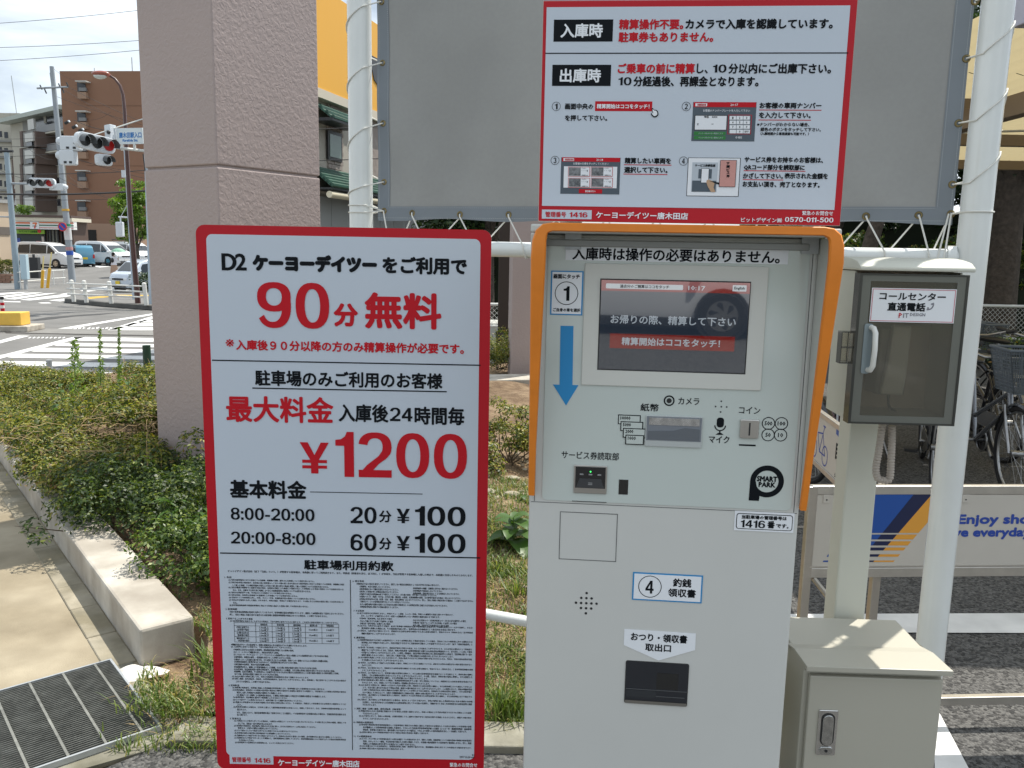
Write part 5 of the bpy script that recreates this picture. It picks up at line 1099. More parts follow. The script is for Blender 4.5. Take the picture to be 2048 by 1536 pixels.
def xb(y, p, q_): return p[0] + (q_[0] - p[0]) * (y - p[1]) / (q_[1] - p[1])
E0 = ((1667, 1095), (1648, 1120)); E1 = ((1828, 988), (1765.6, 1065)); E2 = ((1864.6, 988), (1757, 1112)); E3 = ((1860, 1039.5), (1787, 1124))
for (ea, eb, m_, nm) in ((E0, E1, mat('stripe_blue', (.012, .075, .33), .4), 'blue_stripe'), (E1, E2, mat('stripe_navy', (.008, .014, .06), .4), 'navy_stripe'), (E2, E3, mat('stripe_orange', (.72, .33, .045), .4), 'orange_stripe')):
    b = MB()
    for y0, y1 in bands:
        P = [FF.px(x, y, so) for x, y in ((xb(y0, *ea), y0), (xb(y0, *eb), y0), (xb(y1, *eb), y1), (xb(y1, *ea), y1))]
        if P[1][0] - P[0][0] > .001 or P[2][0] - P[3][0] > .001: b.add([(p[0], so, p[1]) for p in P], [(0, 1, 2, 3)])
    tag(b.build(nm, m_, pn, fix=False), kind='stuff')
BLUET = mat('text_blue', (.02, .06, .33), .45)
T(pn, FF, 'Enjoy shopping', 1915, 2140, 1041, 25, BLUET, .05, off=-.0112); T(pn, FF, 'Live everyday', 1886, 2062, 1067, 24, BLUET, .05, off=-.0112)
# return of the fence, running away from us, with the bicycle sign
A_ = gnd(1636.7, 821, .85); B_ = gnd(1686.7, 857, .85); dv = (B_ - A_); dv.z = 0; ang = math.atan2(dv.y, dv.x)
FR = Frame(A_.x, A_.y, ang)
rf = thing('panel_fence', 'side run of the metal fence with a blue bicycle sign on its panel', 'fence', (A_.x, A_.y, 0), ang)
ub, ue = -1.1, (B_ - A_).length + .22
for z0, z1 in ((.826, .85), (.575, .60)): b = MB(); b.box(ub, -.0, z0, ue, .024, z1); b.build('rail', BRZL, rf, bevel=.002)
b = MB(); b.box(ub, .006, .601, ue, .014, .825); rp_ = b.build('panel', PANEL, rf)
for x in (ub + .02, ue - .03): b = MB(); b.box(x - .0145, .026, 0, x + .0145, .052, .84); b.build('post', BRZ, rf, bevel=.002)
ix, iz, sc_ = FR.px(1640, 905, .005)[0], .705, .0021
def strk(pts, w=.006, closed=False):
    b = MB()
    P = [Vector((ix + x * sc_, 0, iz + z * sc_)) for x, z in pts]
    if closed: P.append(P[0])
    for p0, p1 in zip(P, P[1:]):
        d = (p1 - p0).normalized(); n_ = Vector((-d.z, 0, d.x)) * w / 2; b.add([(p0.x - n_.x, .0052, p0.z - n_.z), (p1.x - n_.x, .0052, p1.z - n_.z), (p1.x + n_.x, .0052, p1.z + n_.z), (p0.x + n_.x, .0052, p0.z + n_.z)], [(0, 1, 2, 3)])
    return b
bc = MB()
for pts, cl_ in ([[(-52 + 22 * math.cos(t * .39), -22 + 22 * math.sin(t * .39)) for t in range(16)], True], [[(38 + 22 * math.cos(t * .39), -22 + 22 * math.sin(t * .39)) for t in range(16)], True],
        [[(38, -22), (12, 24), (-30, 18), (-8, -22), (38, -22)], False], [[(-8, -22), (20, 40)], False], [[(-52, -22), (-34, 34), (-46, 44)], False], [[(10, 42), (30, 42)], False]):
    s_ = strk(pts, .007, cl_); bc.add(s_.v, s_.f)
bc.build('bicycle_sign', BLUET, rp_, fix=False)
T(rp_, FR, '自転車', 1670, 1712, 915, 42, BLK, .03, off=.0052); T(rp_, FR, '必ず鍵', 1668, 1690, 957, 15, BLK, .02, off=.0052)
b = MB(); P = [(.40, .80), (.64, .80), (.52, .765)]; u5 = FR.px(1672, 868, .005)[0]; b.add([(u5, .0052, .822), (u5 + .3, .0052, .822), (u5 + .3, .0052, .765), (u5, .0052, .80)], [(0, 1, 2, 3)]); b.build('blue_corner', mat('stripe_blue', (0, 0, 0)), rp_, fix=False)

# ------------------------------------------------------------------ bicycles parked behind the fence
TYRE = mat('tyre_rubber', (.018, .018, .019), .75); ALU = mat('aluminium', (.38, .38, .38), .35, .9, var=.08, vs=30); BLKP = mat('black_enamel', (.015, .015, .018), .25, coat=.5)
BSK = mat('basket_grey', (.10, .12, .14), .5); SAD = mat('saddle_black', (.02, .02, .02), .5); GRIP = mat('grip_rubber', (.03, .03, .03), .7)
def circ(cx, cz, r, n=28, y=0): return [(cx + r * math.cos(2 * math.pi * i / n), y, cz + r * math.sin(2 * math.pi * i / n)) for i in range(n)]
def bicycle(label, x, y, rz, fm, basket=True, rear_basket=False, fendm=None, sticker=False):
    t = thing('bicycle', label, 'bicycle', (x, y, 0), rz, 'bicycles parked under the shelter'); R = .32; fendm = fendm or BLKP
    for nm, cx in (('front_wheel', .55), ('rear_wheel', -.55)):
        b = MB(); b.tube(circ(cx, R, R - .018, 32), .018, 8, closed=True); w = b.build(nm, TYRE, t, smooth=True)
        b = MB(); b.tube(circ(cx, R, R - .043, 28), .009, 6, closed=True); b.build('rim', ALU, w, smooth=True)
        b = MB(); b.cyl((cx, -.04, R), (cx, .04, R), .022, 10); b.build('hub', ALU, w, smooth=True)
        b = MB()
        for k in range(28):
            a = 2 * math.pi * k / 28; s_ = .03 if k % 2 else -.03; o_ = .5 if k % 4 < 2 else -.5
            b.tube([(cx + .02 * math.cos(a + o_), s_, R + .02 * math.sin(a + o_)), (cx + (R - .05) * math.cos(a), 0, R + (R - .05) * math.sin(a))], .0013, 4)
        b.build('spokes', ALU, w); w.children[-1]['kind'] = 'stuff'
        a0, a1 = (200, 20) if nm == 'rear_wheel' else (165, 35)
        arc = [rad(a0 + (a1 - a0) * i / 14) for i in range(15)]; b = MB(); vs = []
        for a in arc:
            for dy, dr_ in ((-.028, -.012), (-.018, .004), (0, .010), (.018, .004), (.028, -.012)): vs.append((cx + (R + .012 + dr_) * math.cos(a), dy, R + (R + .012 + dr_) * math.sin(a)))
        b.add(vs, [(5*i+k, 5*i+k+1, 5*(i+1)+k+1, 5*(i+1)+k) for i in range(14) for k in range(4)]); fd = b.build('mudguard', fendm, t, smooth=True, fix=False)
        if sticker and nm == 'rear_wheel':
            a = rad(190); b = MB(); r = R + .024; b.box(cx + r * math.cos(a) - .002, -.014, R + r * math.sin(a) - .02, cx + r * math.cos(a) + .003, .014, R + r * math.sin(a) + .03); b.build('sticker', WPR, fd)
    b = MB()
    hd0, hd1, bb, st_, sr = (.40, 0, .56), (.33, 0, .80), (-.10, 0, .27), (-.24, 0, .74), (-.55, 0, R)
    for p0, p1, r in (((.385, 0, .60), bb, .017), ((.36, 0, .70), (-.19, 0, .42), .016), (bb, st_, .015), (hd0, hd1, .019)): b.tube([p0, p1], r, 10)
    for s_ in (-.055, .055): b.tube([(-.10, s_ * .4, .27), (-.55, s_, R)], .009, 8); b.tube([(-.22, s_ * .4, .66), (-.55, s_, R)], .008, 8)
    b.build('frame', fm, t, smooth=True)
    b = MB()
    for s_ in (-.05, .05): b.tube([hd0, (.42, s_, .62), (.46, s_, .50), (.55, s_, R)], .010, 8)
    b.build('fork', ALU, t, smooth=True)
    b = MB(); b.tube([hd1, (.315, 0, .93)], .012, 8); b.tube([(.08, -.27, .99), (.20, -.26, .97), (.30, -.16, .93), (.33, 0, .93), (.30, .16, .93), (.20, .26, .97), (.08, .27, .99)], .011, 8); hb_ = b.build('handlebar', ALU, t, smooth=True)
    for s_ in (-1, 1): b = MB(); b.tube([(.04, s_ * .272, .995), (.17, s_ * .262, .976)], .016, 8); b.build('grip', GRIP, hb_, smooth=True); b = MB(); b.tube([(.20, s_ * .22, .955), (.24, s_ * .24, .94), (.16, s_ * .285, .935)], .005, 6); b.build('brake_lever', ALU, hb_, smooth=True)
    b = MB(); b.tube([(.30, .0, .95), (.42, .02, .75), (.50, .03, .62)], .003, 5); b.tube([(.30, -.05, .97), (.38, -.09, 1.02), (.43, -.03, .85)], .003, 5); b.build('cable', DARK, t)
    b = MB(); b.tube([st_, (-.265, 0, .84)], .012, 8); b.build('seat_post', ALU, t, smooth=True)
    b = MB(); b.add([(-.40, -.10, .87), (-.40, .10, .87), (-.30, .095, .865), (-.16, .035, .86), (-.10, 0, .855), (-.16, -.035, .86), (-.30, -.095, .865), (-.40, -.09, .835), (-.40, .09, .835), (-.30, .08, .83), (-.16, .03, .83), (-.10, 0, .835), (-.16, -.03, .83), (-.30, -.08, .83)],
        [(0,1,2,3,4,5,6), (13,12,11,10,9,8,7)] + [(i, i+7, (i+1)%7+7, (i+1)%7) for i in range(7)]); b.build('saddle', SAD, t, bevel=.012, smooth=True)
    b = MB(); b.tube(circ(-.10, .27, .085, 20, .045), .006, 6, closed=True); b.cyl((-.10, -.07, .27), (-.10, .07, .27), .012, 8); b.tube([(-.10, .07, .27), (.02, .07, .17)], .009, 6); b.tube([(-.10, -.07, .27), (-.22, -.07, .37)], .009, 6); ck = b.build('crank', ALU, t, smooth=True)
    for s_, px_, pz in ((1, .02, .17), (-1, -.22, .37)): b = MB(); b.box(px_ - .045, s_ * .075, pz - .012, px_ + .045, s_ * .165, pz + .012); b.build('pedal', GRIP, ck, bevel=.004)
    b = MB(); b.prism([(-.02, .36), (-.12, .37), (-.5, .375), (-.58, .35), (-.56, .30), (-.12, .19), (-.02, .20)], .052, .06); b.build('chain_guard', fendm, t, bevel=.004)
    b = MB()
    for s_ in (-.06, .06): b.tube([(-.28, s_, .70), (-.75, s_, .70), (-.56, s_, .34)], .006, 6)
    for k in range(5): b.tube([(-.34 - k * .09, -.06, .70), (-.34 - k * .09, .06, .70)], .005, 6)
    b.build('rear_rack', ALU, t, smooth=True)
    b = MB(); b.tube([(-.55, -.06, .33), (-.62, -.17, .02), (-.50, -.17, .02), (-.55, -.07, .30)], .009, 7); b.build('kickstand', ALU, t, smooth=True)
    b = MB(); b.tube([(.44, .05, .60), (.50, .07, .58)], .028, 12); b.build('headlamp', BLKP, t, smooth=True)
    def bask(x0, x1, zb_, zt__, w0, w1, name):
        b = MB(); nz2, nw, nd = 12, 22, 16
        def P(f, side, q):                    # f height 0..1
            w = w0 + (w1 - w0) * f; xa = x0 + .025 * (1 - f); xb_ = x1 - .02 * (1 - f); z = zb_ + (zt__ - zb_) * f
            return {'f': (xb_, -w + 2 * w * q, z), 'b': (xa, -w + 2 * w * q, z), 'l': (xa + (xb_ - xa) * q, w, z), 'r': (xa + (xb_ - xa) * q, -w, z)}[side]
        for side, n in (('f', nw), ('b', nw), ('l', nd), ('r', nd)):
            for k in range(n + 1): b.tube([P(0, side, k / n), P(1, side, k / n)], .0022 if k % 4 else .004, 4)
            for j in range(nz2 + 1): b.tube([P(j / nz2, side, 0), P(j / nz2, side, 1)], .0024, 4)
        for k in range(9): b.tube([P(0, 'l', k / 8), P(0, 'r', k / 8)], .003, 4)
        o = b.build(name, BSK, t); b = MB(); P4 = [P(1, 'f', 0), P(1, 'f', 1), P(1, 'b', 1), P(1, 'b', 0)]; b.tube(P4, .010, 8, closed=True); b.build('basket_rim', BSK, o, smooth=True)
    if basket: bask(.42, .72, .74, 1.02, .13, .185, 'basket')
    if rear_basket: bask(-.78, -.38, .72, .98, .15, .20, 'rear_basket')
    return t
SIL = mat('silver_enamel', (.22, .23, .25), .25, .6, coat=.5); WINE = mat('wine_enamel', (.18, .012, .03), .25, coat=.5); NAVE = mat('blue_enamel', (.02, .05, .16), .25, coat=.5)
bicycle('silver bicycle with a large grey front basket facing the fence at the right edge', 3.42, 5.95, rad(-97), SIL, True, False, BLKP)
bicycle('black bicycle with white stickers on its rear mudguard, next to the grey basket', 3.10, 6.05, rad(68), BLKP, True, False, BLKP, True)
bicycle('wine red bicycle seen below the telephone box, its front wheel turned to the fence', 2.62, 6.55, rad(-108), WINE, False, False, SIL)
bicycle('dark blue bicycle showing between the orange hood and the telephone box', 2.05, 6.3, rad(-84), NAVE, True, False, BLKP)
bicycle('bicycle with silver mudguards standing just left of the telephone box', 2.42, 7.3, rad(78), SIL, True, True, SIL)
bicycle('black bicycle standing behind the one with the grey basket', 3.95, 7.0, rad(84), BLKP, True, False, SIL)
bicycle('black bicycle showing between the cream post and the right pipe post', 2.95, 6.9, rad(72), BLKP, False, False, BLKP)
bicycle('black bicycle deeper in the shelter, its saddle below the mesh fence', 4.5, 7.4, rad(-80), BLKP, False, True, BLKP)

# ------------------------------------------------------------------ leaves
def leaf_obj(name, pts, nrm, size, m, parent=None, aspect=.45, curl=.25, spread=.8, rng=RNG):
    n = len(pts); pts = np.asarray(pts, float); nrm = np.asarray(nrm, float) + rng.normal(0, spread, (n, 3)); nrm /= np.linalg.norm(nrm, axis=1)[:, None]
    a = rng.normal(0, 1, (n, 3)); a -= nrm * (a * nrm).sum(1)[:, None]; a /= np.linalg.norm(a, axis=1)[:, None]; b = np.cross(nrm, a)
    s = (np.asarray(size) * rng.uniform(.65, 1.25, n))[:, None]
    V = np.empty((n, 4, 3)); V[:, 0] = pts - a * s * .5; V[:, 2] = pts + a * s * .5 - nrm * s * curl * .5
    V[:, 1] = pts + b * s * aspect * .5 + nrm * s * curl * .25 + a * s * .06; V[:, 3] = pts - b * s * aspect * .5 + nrm * s * curl * .25 + a * s * .06
    me = bpy.data.meshes.new(name); me.vertices.add(4 * n); me.vertices.foreach_set('co', V.reshape(-1)); me.loops.add(4 * n); me.loops.foreach_set('vertex_index', np.arange(4 * n, dtype=np.int32))
    me.polygons.add(n); me.polygons.foreach_set('loop_start', np.arange(0, 4 * n, 4, dtype=np.int32)); me.polygons.foreach_set('loop_total', np.full(n, 4, dtype=np.int32))
    me.update(calc_edges=True); me.materials.append(m); o = bpy.data.objects.new(name, me); COL.objects.link(o)
    if parent: o.parent = parent
    return o
def clumps(cs, per, rng=RNG, up=.35, thick=.35):
    """leaf positions over rounded clumps; cs = list of (x, y, z, r)"""
    cs = np.asarray(cs, float); k = np.maximum(12, (per * (cs[:, 3] / .12) ** 2).astype(int)); idx = np.repeat(np.arange(len(cs)), k); n = len(idx)
    d = rng.normal(0, 1, (n, 3)); d[:, 2] += up * 1.2; d /= np.linalg.norm(d, axis=1)[:, None]; d[:, 2] = np.where(d[:, 2] < -.35, -d[:, 2], d[:, 2])
    lump = 1 + .16 * np.sin(d[:, 0] * 9 + idx) * np.cos(d[:, 1] * 8 - idx * 2.1)
    r = cs[idx, 3] * lump * (1 - thick * rng.random(n) ** 1.6); P = cs[idx, :3] + d * r[:, None] * np.array([1, 1, .85]); return P, d * .8 + np.array([0, 0, .5])
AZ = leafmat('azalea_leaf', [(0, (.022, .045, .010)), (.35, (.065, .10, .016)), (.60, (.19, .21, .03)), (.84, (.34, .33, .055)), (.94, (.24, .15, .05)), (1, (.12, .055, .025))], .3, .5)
AZD = leafmat('azalea_leaf_shaded', [(0, (.012, .030, .007)), (.45, (.032, .065, .011)), (.8, (.08, .125, .02)), (1, (.19, .22, .04))], .28, .48)  # darker copy: the pillar's shade is put into the leaf colour
AZS = leafmat('azalea_leaf_sunlit', [(0, (.02, .05, .010)), (.45, (.055, .105, .016)), (.8, (.12, .18, .028)), (1, (.22, .27, .05))], .3, .45)  # lighter copy of the same leaves, sunlight put into the colour
WOOD = mat('twig_bark', (.10, .075, .05), .85, var=.25, vs=40)
def shrub(label, cs, per=150, m=None, size=.028, twigs=14, base=None, name='azalea_shrub', cat='shrub', group=None):
    cs = np.asarray(cs, float); c = cs[:, :3].mean(0) if base is None else np.asarray(base, float); t = thing(name, label, cat, (c[0], c[1], 0), 0, group); q = cs.copy(); q[:, 0] -= c[0]; q[:, 1] -= c[1]
    P, Nn = clumps(q, per); leaf_obj('foliage', P, Nn, size, m or AZ, t, spread=.42)
    b = MB(); rr_ = random.Random(len(cs))
    for k in range(twigs):
        e = q[rr_.randrange(len(q))]; s_ = Vector((rr_.uniform(-.06, .06), rr_.uniform(-.06, .06), .03)); e = Vector(e[:3]); mid = s_.lerp(e, .55) + Vector((rr_.uniform(-.04, .04), rr_.uniform(-.04, .04), -.02)); b.tube([s_, mid, e, e + (e - mid) * .35], [.006, .004, .0025, .001], 5)
    b.build('branches', WOOD, t); return t
rg = random.Random(11)
def along(t, s): p = W0 + wd * t + wp * s; return p.x, p.y
# the mass of the azalea bed beyond the individual shrubs: one planting nobody could count
cs = []
for k in range(760):
    t = rg.uniform(1.55, 7.6); s = rg.uniform(.05, 2.75); x, y = along(t, s)
    if x > -1.75 and y < 6.2 and y > 4.4 and x < -.6: continue
    if x > -.55: continue
    if math.hypot(x + 1.62, y - 5.15) < .48: continue
    if y > 8.7: continue
    hgt = .20 - .15 * max(0, min(1, (y - 5.6) / 1.5)) + .14 * min(1, s / .5) + .05 * math.sin(x * 2.3 + y) + .05 * math.sin(y * 3.7 - x * 2.1) + .10 * math.sin(x * 7.1 + 1.3 * y) * math.sin(y * 6.3 - x) + (.14 if x > -3.2 and y > 5.4 else 0)
    r = rg.choice((.09, .11, .14, .19)); cs.append((x, y, .10 + hgt * rg.uniform(.72, 1.0) - r * .5, r))
for k in range(90):
    t = rg.uniform(1.5, 7.5); x, y = along(t, rg.uniform(.02, .16)); cs.append((x, y, rg.uniform(.16, .24), rg.uniform(.07, .12)))
P, Nn = clumps(cs, 190); tag(leaf_obj('azalea_planting', P, Nn, .029, AZ, spread=.42), 'low mass of yellowish green azaleas filling the planter', 'planting', kind='stuff')
b = MB()
for k in range(170):
    c = cs[rg.randrange(len(cs))]; p = Vector(c[:3]); e = p + Vector((rg.uniform(-.12, .12), rg.uniform(-.12, .12), c[3] * rg.uniform(.9, 1.35))); b.tube([(p.x, p.y, .03), p.lerp(e, .4), e], [.004, .0025, .001], 4)
for k in range(150):                         # dry grass caught in the azaleas
    c = rg.choice([(-2.65, 5.2, .42), (-2.55, 5.5, .45), (-3.0, 5.0, .36), (-2.2, 5.3, .42), (-2.45, 4.75, .38)]); p = Vector(c) + Vector((rg.gauss(0, .16), rg.gauss(0, .12), rg.uniform(-.03, .07))); a = rg.uniform(0, 6.28); ln = rg.uniform(.05, .18); e = p + Vector((math.cos(a) * ln, math.sin(a) * ln, rg.uniform(-.02, .05))); b.tube([p, p.lerp(e, .5) + Vector((0, 0, .02)), e], .0013, 3)
tag(b.build('dry_stems', mat('straw_stem', (.42, .30, .16), .8, var=.2, vs=30), fix=False), kind='stuff')
def ell(cx, cy, cz, rx, ry, rz_, n, r0, r1):
    out = []
    for _ in range(n):
        a = rg.uniform(0, 6.283); q_ = math.sqrt(rg.random()) * .85; z = rg.random(); out.append((cx + rx * q_ * math.cos(a), cy + ry * q_ * math.sin(a), cz + rz_ * (z if q_ < .5 else z * .7) * .9, rg.uniform(r0, r1)))
    return out
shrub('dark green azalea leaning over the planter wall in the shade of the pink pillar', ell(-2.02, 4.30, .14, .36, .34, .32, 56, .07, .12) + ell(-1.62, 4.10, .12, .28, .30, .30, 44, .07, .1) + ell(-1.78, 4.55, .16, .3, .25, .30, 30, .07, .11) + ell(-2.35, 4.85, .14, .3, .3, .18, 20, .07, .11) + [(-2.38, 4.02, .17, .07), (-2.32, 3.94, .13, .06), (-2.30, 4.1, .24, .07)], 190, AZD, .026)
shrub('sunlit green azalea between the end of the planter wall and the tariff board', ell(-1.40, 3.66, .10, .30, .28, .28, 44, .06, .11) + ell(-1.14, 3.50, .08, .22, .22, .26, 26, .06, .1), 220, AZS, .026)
shrub('low azalea mound with dry stalks between the pillar and the planter wall', ell(-2.75, 5.7, .08, .55, .5, .16, 60, .08, .12), 170, AZ, .027)
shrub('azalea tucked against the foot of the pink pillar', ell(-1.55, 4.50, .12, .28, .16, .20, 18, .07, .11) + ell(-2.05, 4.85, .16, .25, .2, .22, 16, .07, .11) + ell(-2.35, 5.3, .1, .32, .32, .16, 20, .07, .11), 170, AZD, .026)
shrub('yellow green azalea rising highest beside the white sign pole', ell(-2.55, 6.35, .22, .45, .35, .36, 34, .09, .15) + ell(-2.15, 6.0, .2, .25, .3, .3, 16, .08, .12), 170, AZ, .027)
shrub('open azalea with bare forked stems between the tariff board and the payment machine', ell(-.02, 5.9, .20, .40, .28, .30, 40, .06, .10) + ell(-.18, 5.5, .10, .12, .15, .24, 14, .06, .09) + [(.17, 5.75, .36, .06), (.24, 5.8, .30, .05), (.16, 5.6, .25, .05)], 260, AZ, .028, 26, base=(-.0, 5.8, 0))
shrub('azalea at the foot of the dark square post, beyond the farther pillar', ell(-.20, 10.9, .1, .50, .5, .42, 40, .10, .16), 150, AZ, .03)
# ------------------------------------------------------------------ grass, straw and weeds in the bed and along the kerb
def blades(name, spots, m, hmin, hmax, w=.0035, lean=.5, kind=None, label=None, cat=None, flat=False):
    n = len(spots); A = np.asarray(spots, float); h = RNG.uniform(hmin, hmax, n); a = RNG.uniform(0, 2 * math.pi, n); ln = RNG.uniform(.1, 1, n) * lean * h
    dx, dy = np.cos(a), np.sin(a); ww = w * RNG.uniform(.6, 1.4, n); V = np.empty((n, 7, 3)); zf = .25 if flat else 1
    for k, (f, wf) in enumerate(((0, 1), (.45, .9), (.8, .55))):
        cx = A[:, 0] + dx * ln * f ** 2 * (1.2 if flat else 1); cy = A[:, 1] + dy * ln * f ** 2; cz = A[:, 2] + h * f * zf * (1 - .25 * f * lean)
        V[:, 2*k] = np.stack([cx - dy * ww * wf, cy + dx * ww * wf, cz], 1); V[:, 2*k+1] = np.stack([cx + dy * ww * wf, cy - dx * ww * wf, cz], 1)
    V[:, 6] = np.stack([A[:, 0] + dx * ln, A[:, 1] + dy * ln, A[:, 2] + h * zf * (1 - .3 * lean)], 1)
    F = []
    for i in range(n): o = 7 * i; F += [(o, o+1, o+3, o+2), (o+2, o+3, o+5, o+4), (o+4, o+5, o+6)]
    me = bpy.data.meshes.new(name); me.from_pydata(V.reshape(-1, 3).tolist(), [], F); me.materials.append(m); o = bpy.data.objects.new(name, me); COL.objects.link(o)
    return tag(o, label, cat, None, kind)
GR = leafmat('grass_blade', [(0, (.06, .10, .02)), (.5, (.11, .17, .035)), (.78, (.20, .25, .06)), (1, (.42, .34, .15))], .35, .45)
STR = leafmat('dry_straw', [(0, (.22, .14, .06)), (.5, (.40, .28, .13)), (1, (.55, .43, .24))], .15, .7)
sp = []
def spots(n, x0, x1, y0, y1, dens):
    out = []
    while len(out) < n:
        x, y = rg.uniform(x0, x1), rg.uniform(y0, y1)
        if rg.random() < dens(x, y): out.append((x, y, bedz(x, y) - .004))
    return out
def pat(x, y): return max(0, min(1, .5 + .6 * math.sin(x * 8.3 + y * 3.1) * math.sin(y * 7.7 - x * 4) + .35 * math.sin(x * 21 + y * 17)))
g1 = spots(5200, -.6, .95, 2.56, 3.15, lambda x, y: pat(x, y) * .5 + .5) + spots(1500, -.6, .95, 3.15, 4.3, lambda x, y: pat(x, y) ** 2) + spots(1600, -.6, .95, 3.7, 4.6, lambda x, y: pat(x + .3, y)) 
g1 += spots(4200, -.16, .12, 2.6, 5.4, lambda x, y: .35 + .65 * pat(x, y))
def incl(x, y): return (x - W0.x) * .785 + (y - W0.y) * .62 > .22       # right of the planter wall
g1 += [p for p in spots(1700, -1.3, -.6, 2.56, 2.85, pat)] + [p for p in spots(1500, -1.3, -.6, 2.8, 3.6, lambda x, y: pat(x, y) * .7) if incl(p[0], p[1])]
g1 += [(x, y, .012) for x, y in [(rg.gauss(-1.02, .10), rg.gauss(2.50, .05)) for _ in range(200)]]
g1 += [(x, y, .012) for x, y in [(rg.gauss(-1.12, .07), rg.gauss(2.72, .05)) for _ in range(170)]]
g1 += [(x, y, .004) for x, y in [(rg.uniform(-1.25, -.85), rg.gauss(2.44, .018)) for _ in range(120)]] + [(x, y, .004) for x, y in [(rg.uniform(-.3, .95), rg.gauss(2.60, .012)) for _ in range(500)]]
blades('grass', g1, GR, .02, .07, .0022, 1.1, 'stuff')
s1_ = [p for p in spots(5200, -1.3, .95, 2.6, 3.7, lambda x, y: 1 - pat(x, y) * .6) if incl(p[0], p[1])] + spots(3000, -.6, .95, 3.0, 6.5, lambda x, y: 1) + [(x, y, .02) for x, y in [(rg.gauss(-1.0, .12), rg.gauss(2.78, .10)) for _ in range(1500)]]
blades('straw', s1_, STR, .03, .11, .0016, 1.0, 'stuff', flat=True)
tf = [(rg.gauss(0, .02), rg.gauss(0, .02), 0) for _ in range(60)]
def tuft(x, y, z, n, hmin, hmax, label, m=None, sp_=.03):
    o = blades('grass_tuft', [(rg.gauss(0, sp_), rg.gauss(0, sp_), 0) for _ in range(n)], m or GR, hmin, hmax, .003, .8, None, label, 'grass tuft'); o.location = (x, y, z)
tuft(-1.085, 2.86, .01, 90, .09, .22, 'tall grass tuft beside the white mortar patch')
tuft(-.93, 2.78, .01, 70, .08, .17, 'grass tuft with dry blades between the drain and the tariff board')
tuft(-1.13, 3.12, .03, 120, .08, .2, 'bright green grass tuft behind the end face of the planter wall')
tuft(.0, 2.66, .02, 90, .08, .16, 'grass tuft growing over the kerb between the tariff board and the machine')
tuft(.05, 3.55, .03, 90, .08, .18, 'grass tuft below the broad-leaved weed'); tuft(-.03, 3.85, .03, 70, .07, .15, 'small grass tuft on the dry soil near the broad-leaved weed')
# pebbles and clods
b = MB()
for k in range(420):
    x, y = rg.uniform(-.5, .9), rg.uniform(2.62, 6.8); r = rg.uniform(.004, .014) * (1 + (y - 2.6) * .25); z = bedz(x, y)
    n0 = len(b.v); b.ball((x, y, z + r * .2), r, 6, 4, (1, rg.uniform(.6, 1), rg.uniform(.4, .8)))
tag(b.build('pebbles', mat('pebble', (.34, .29, .22), .9, var=.35, vs=14)), kind='stuff')
for (x, y, r, lb) in ((.02, 4.93, .055, 'flat pale stone on the dry soil behind the weed'), (.16, 5.25, .06, 'rounded pale stone below the open azalea'), (-.12, 5.05, .045, 'small brown stone beside the tariff board edge'), (.02, 5.42, .05, 'long thin stone lying under the open azalea')):
    b = MB(); b.ball((0, 0, 0), r * .8, 7, 5, (1.3, .8, .4)); o = b.build('stone', mat('pale_stone', (.34, .30, .23), .9, var=.2, vs=9, bump=.5, bs=40), smooth=True); o.location = (x, y, bedz(x, y) + r * .2); o.rotation_euler = (0, .1, x * 9); tag(o, lb, 'stone')
# broad leaves
BRD = leafmat('broad_leaf', [(0, (.035, .085, .018)), (.5, (.06, .13, .025)), (1, (.11, .20, .045))], .35, .4)
def bigleaf(L_, w, m, par, base, a, el, name='leaf'):
    b = MB(); n = 7; vs = []; d = Vector((math.cos(a) * math.cos(el), math.sin(a) * math.cos(el), math.sin(el))); s_ = Vector((-math.sin(a), math.cos(a), 0))
    for i in range(n + 1):
        f = i / n; wd_ = w * math.sin(math.pi * min(1, f * .93 + .07)) ** .75 * (1 - .25 * f); c = Vector(base) + d * L_ * f + Vector((0, 0, -L_ * .45 * f * f))
        vs += [c - s_ * wd_ * .5 + Vector((0, 0, wd_ * .16)), c, c + s_ * wd_ * .5 + Vector((0, 0, wd_ * .16))]
    b.add(vs, [(3*i+k, 3*i+k+1, 3*i+k+4, 3*i+k+3) for i in range(n) for k in (0, 1)]); return b.build(name, m, par, smooth=True, fix=False)
def weed(x, y, z, n, L_, w, h, label, el0=.5):
    t = thing('broadleaf_weed', label, 'weed', (x, y, z)); b = MB(); b.tube([(0, 0, 0), (.01, 0, h * .6), (0, .01, h)], [.005, .004, .002], 6); b.build('stem', mat('green_stem', (.12, .18, .05), .6), t)
    for k in range(n): f = (k + 1) / n; bigleaf(L_ * (1.1 - .4 * f) * rg.uniform(.8, 1.1), w * (1.1 - .4 * f), BRD, t, (0, 0, h * (.25 + .75 * f)), k * 2.4 + rg.uniform(-.3, .3), el0 * (.2 + f))
weed(.02, 4.12, .04, 14, .19, .11, .20, 'big broad-leaved weed with dark green leaves beside the machine'); weed(-2.22, 4.52, .12, 9, .10, .05, .30, 'bright broad-leaved weed poking out at the left end of the shaded azalea')
weed(-2.75, 5.9, .3, 9, .14, .05, .34, 'fresh green weed rising from the middle of the azaleas'); weed(-3.35, 6.1, .2, 8, .13, .05, .36, 'fresh green weed near the left edge of the azaleas'); weed(.09, 4.75, .04, 7, .11, .06, .10, 'low weed at the right behind the large broad-leaved one')
def willow(x, y, z, n, label):
    t = thing('arching_weed', label, 'weed', (x, y, z))
    for k in range(n): bigleaf(rg.uniform(.10, .17), .018, BRD, t, (rg.uniform(-.05, .05), rg.uniform(-.04, .04), rg.uniform(0, .05)), rad(rg.uniform(100, 260)), rg.uniform(.1, .9), 'blade')
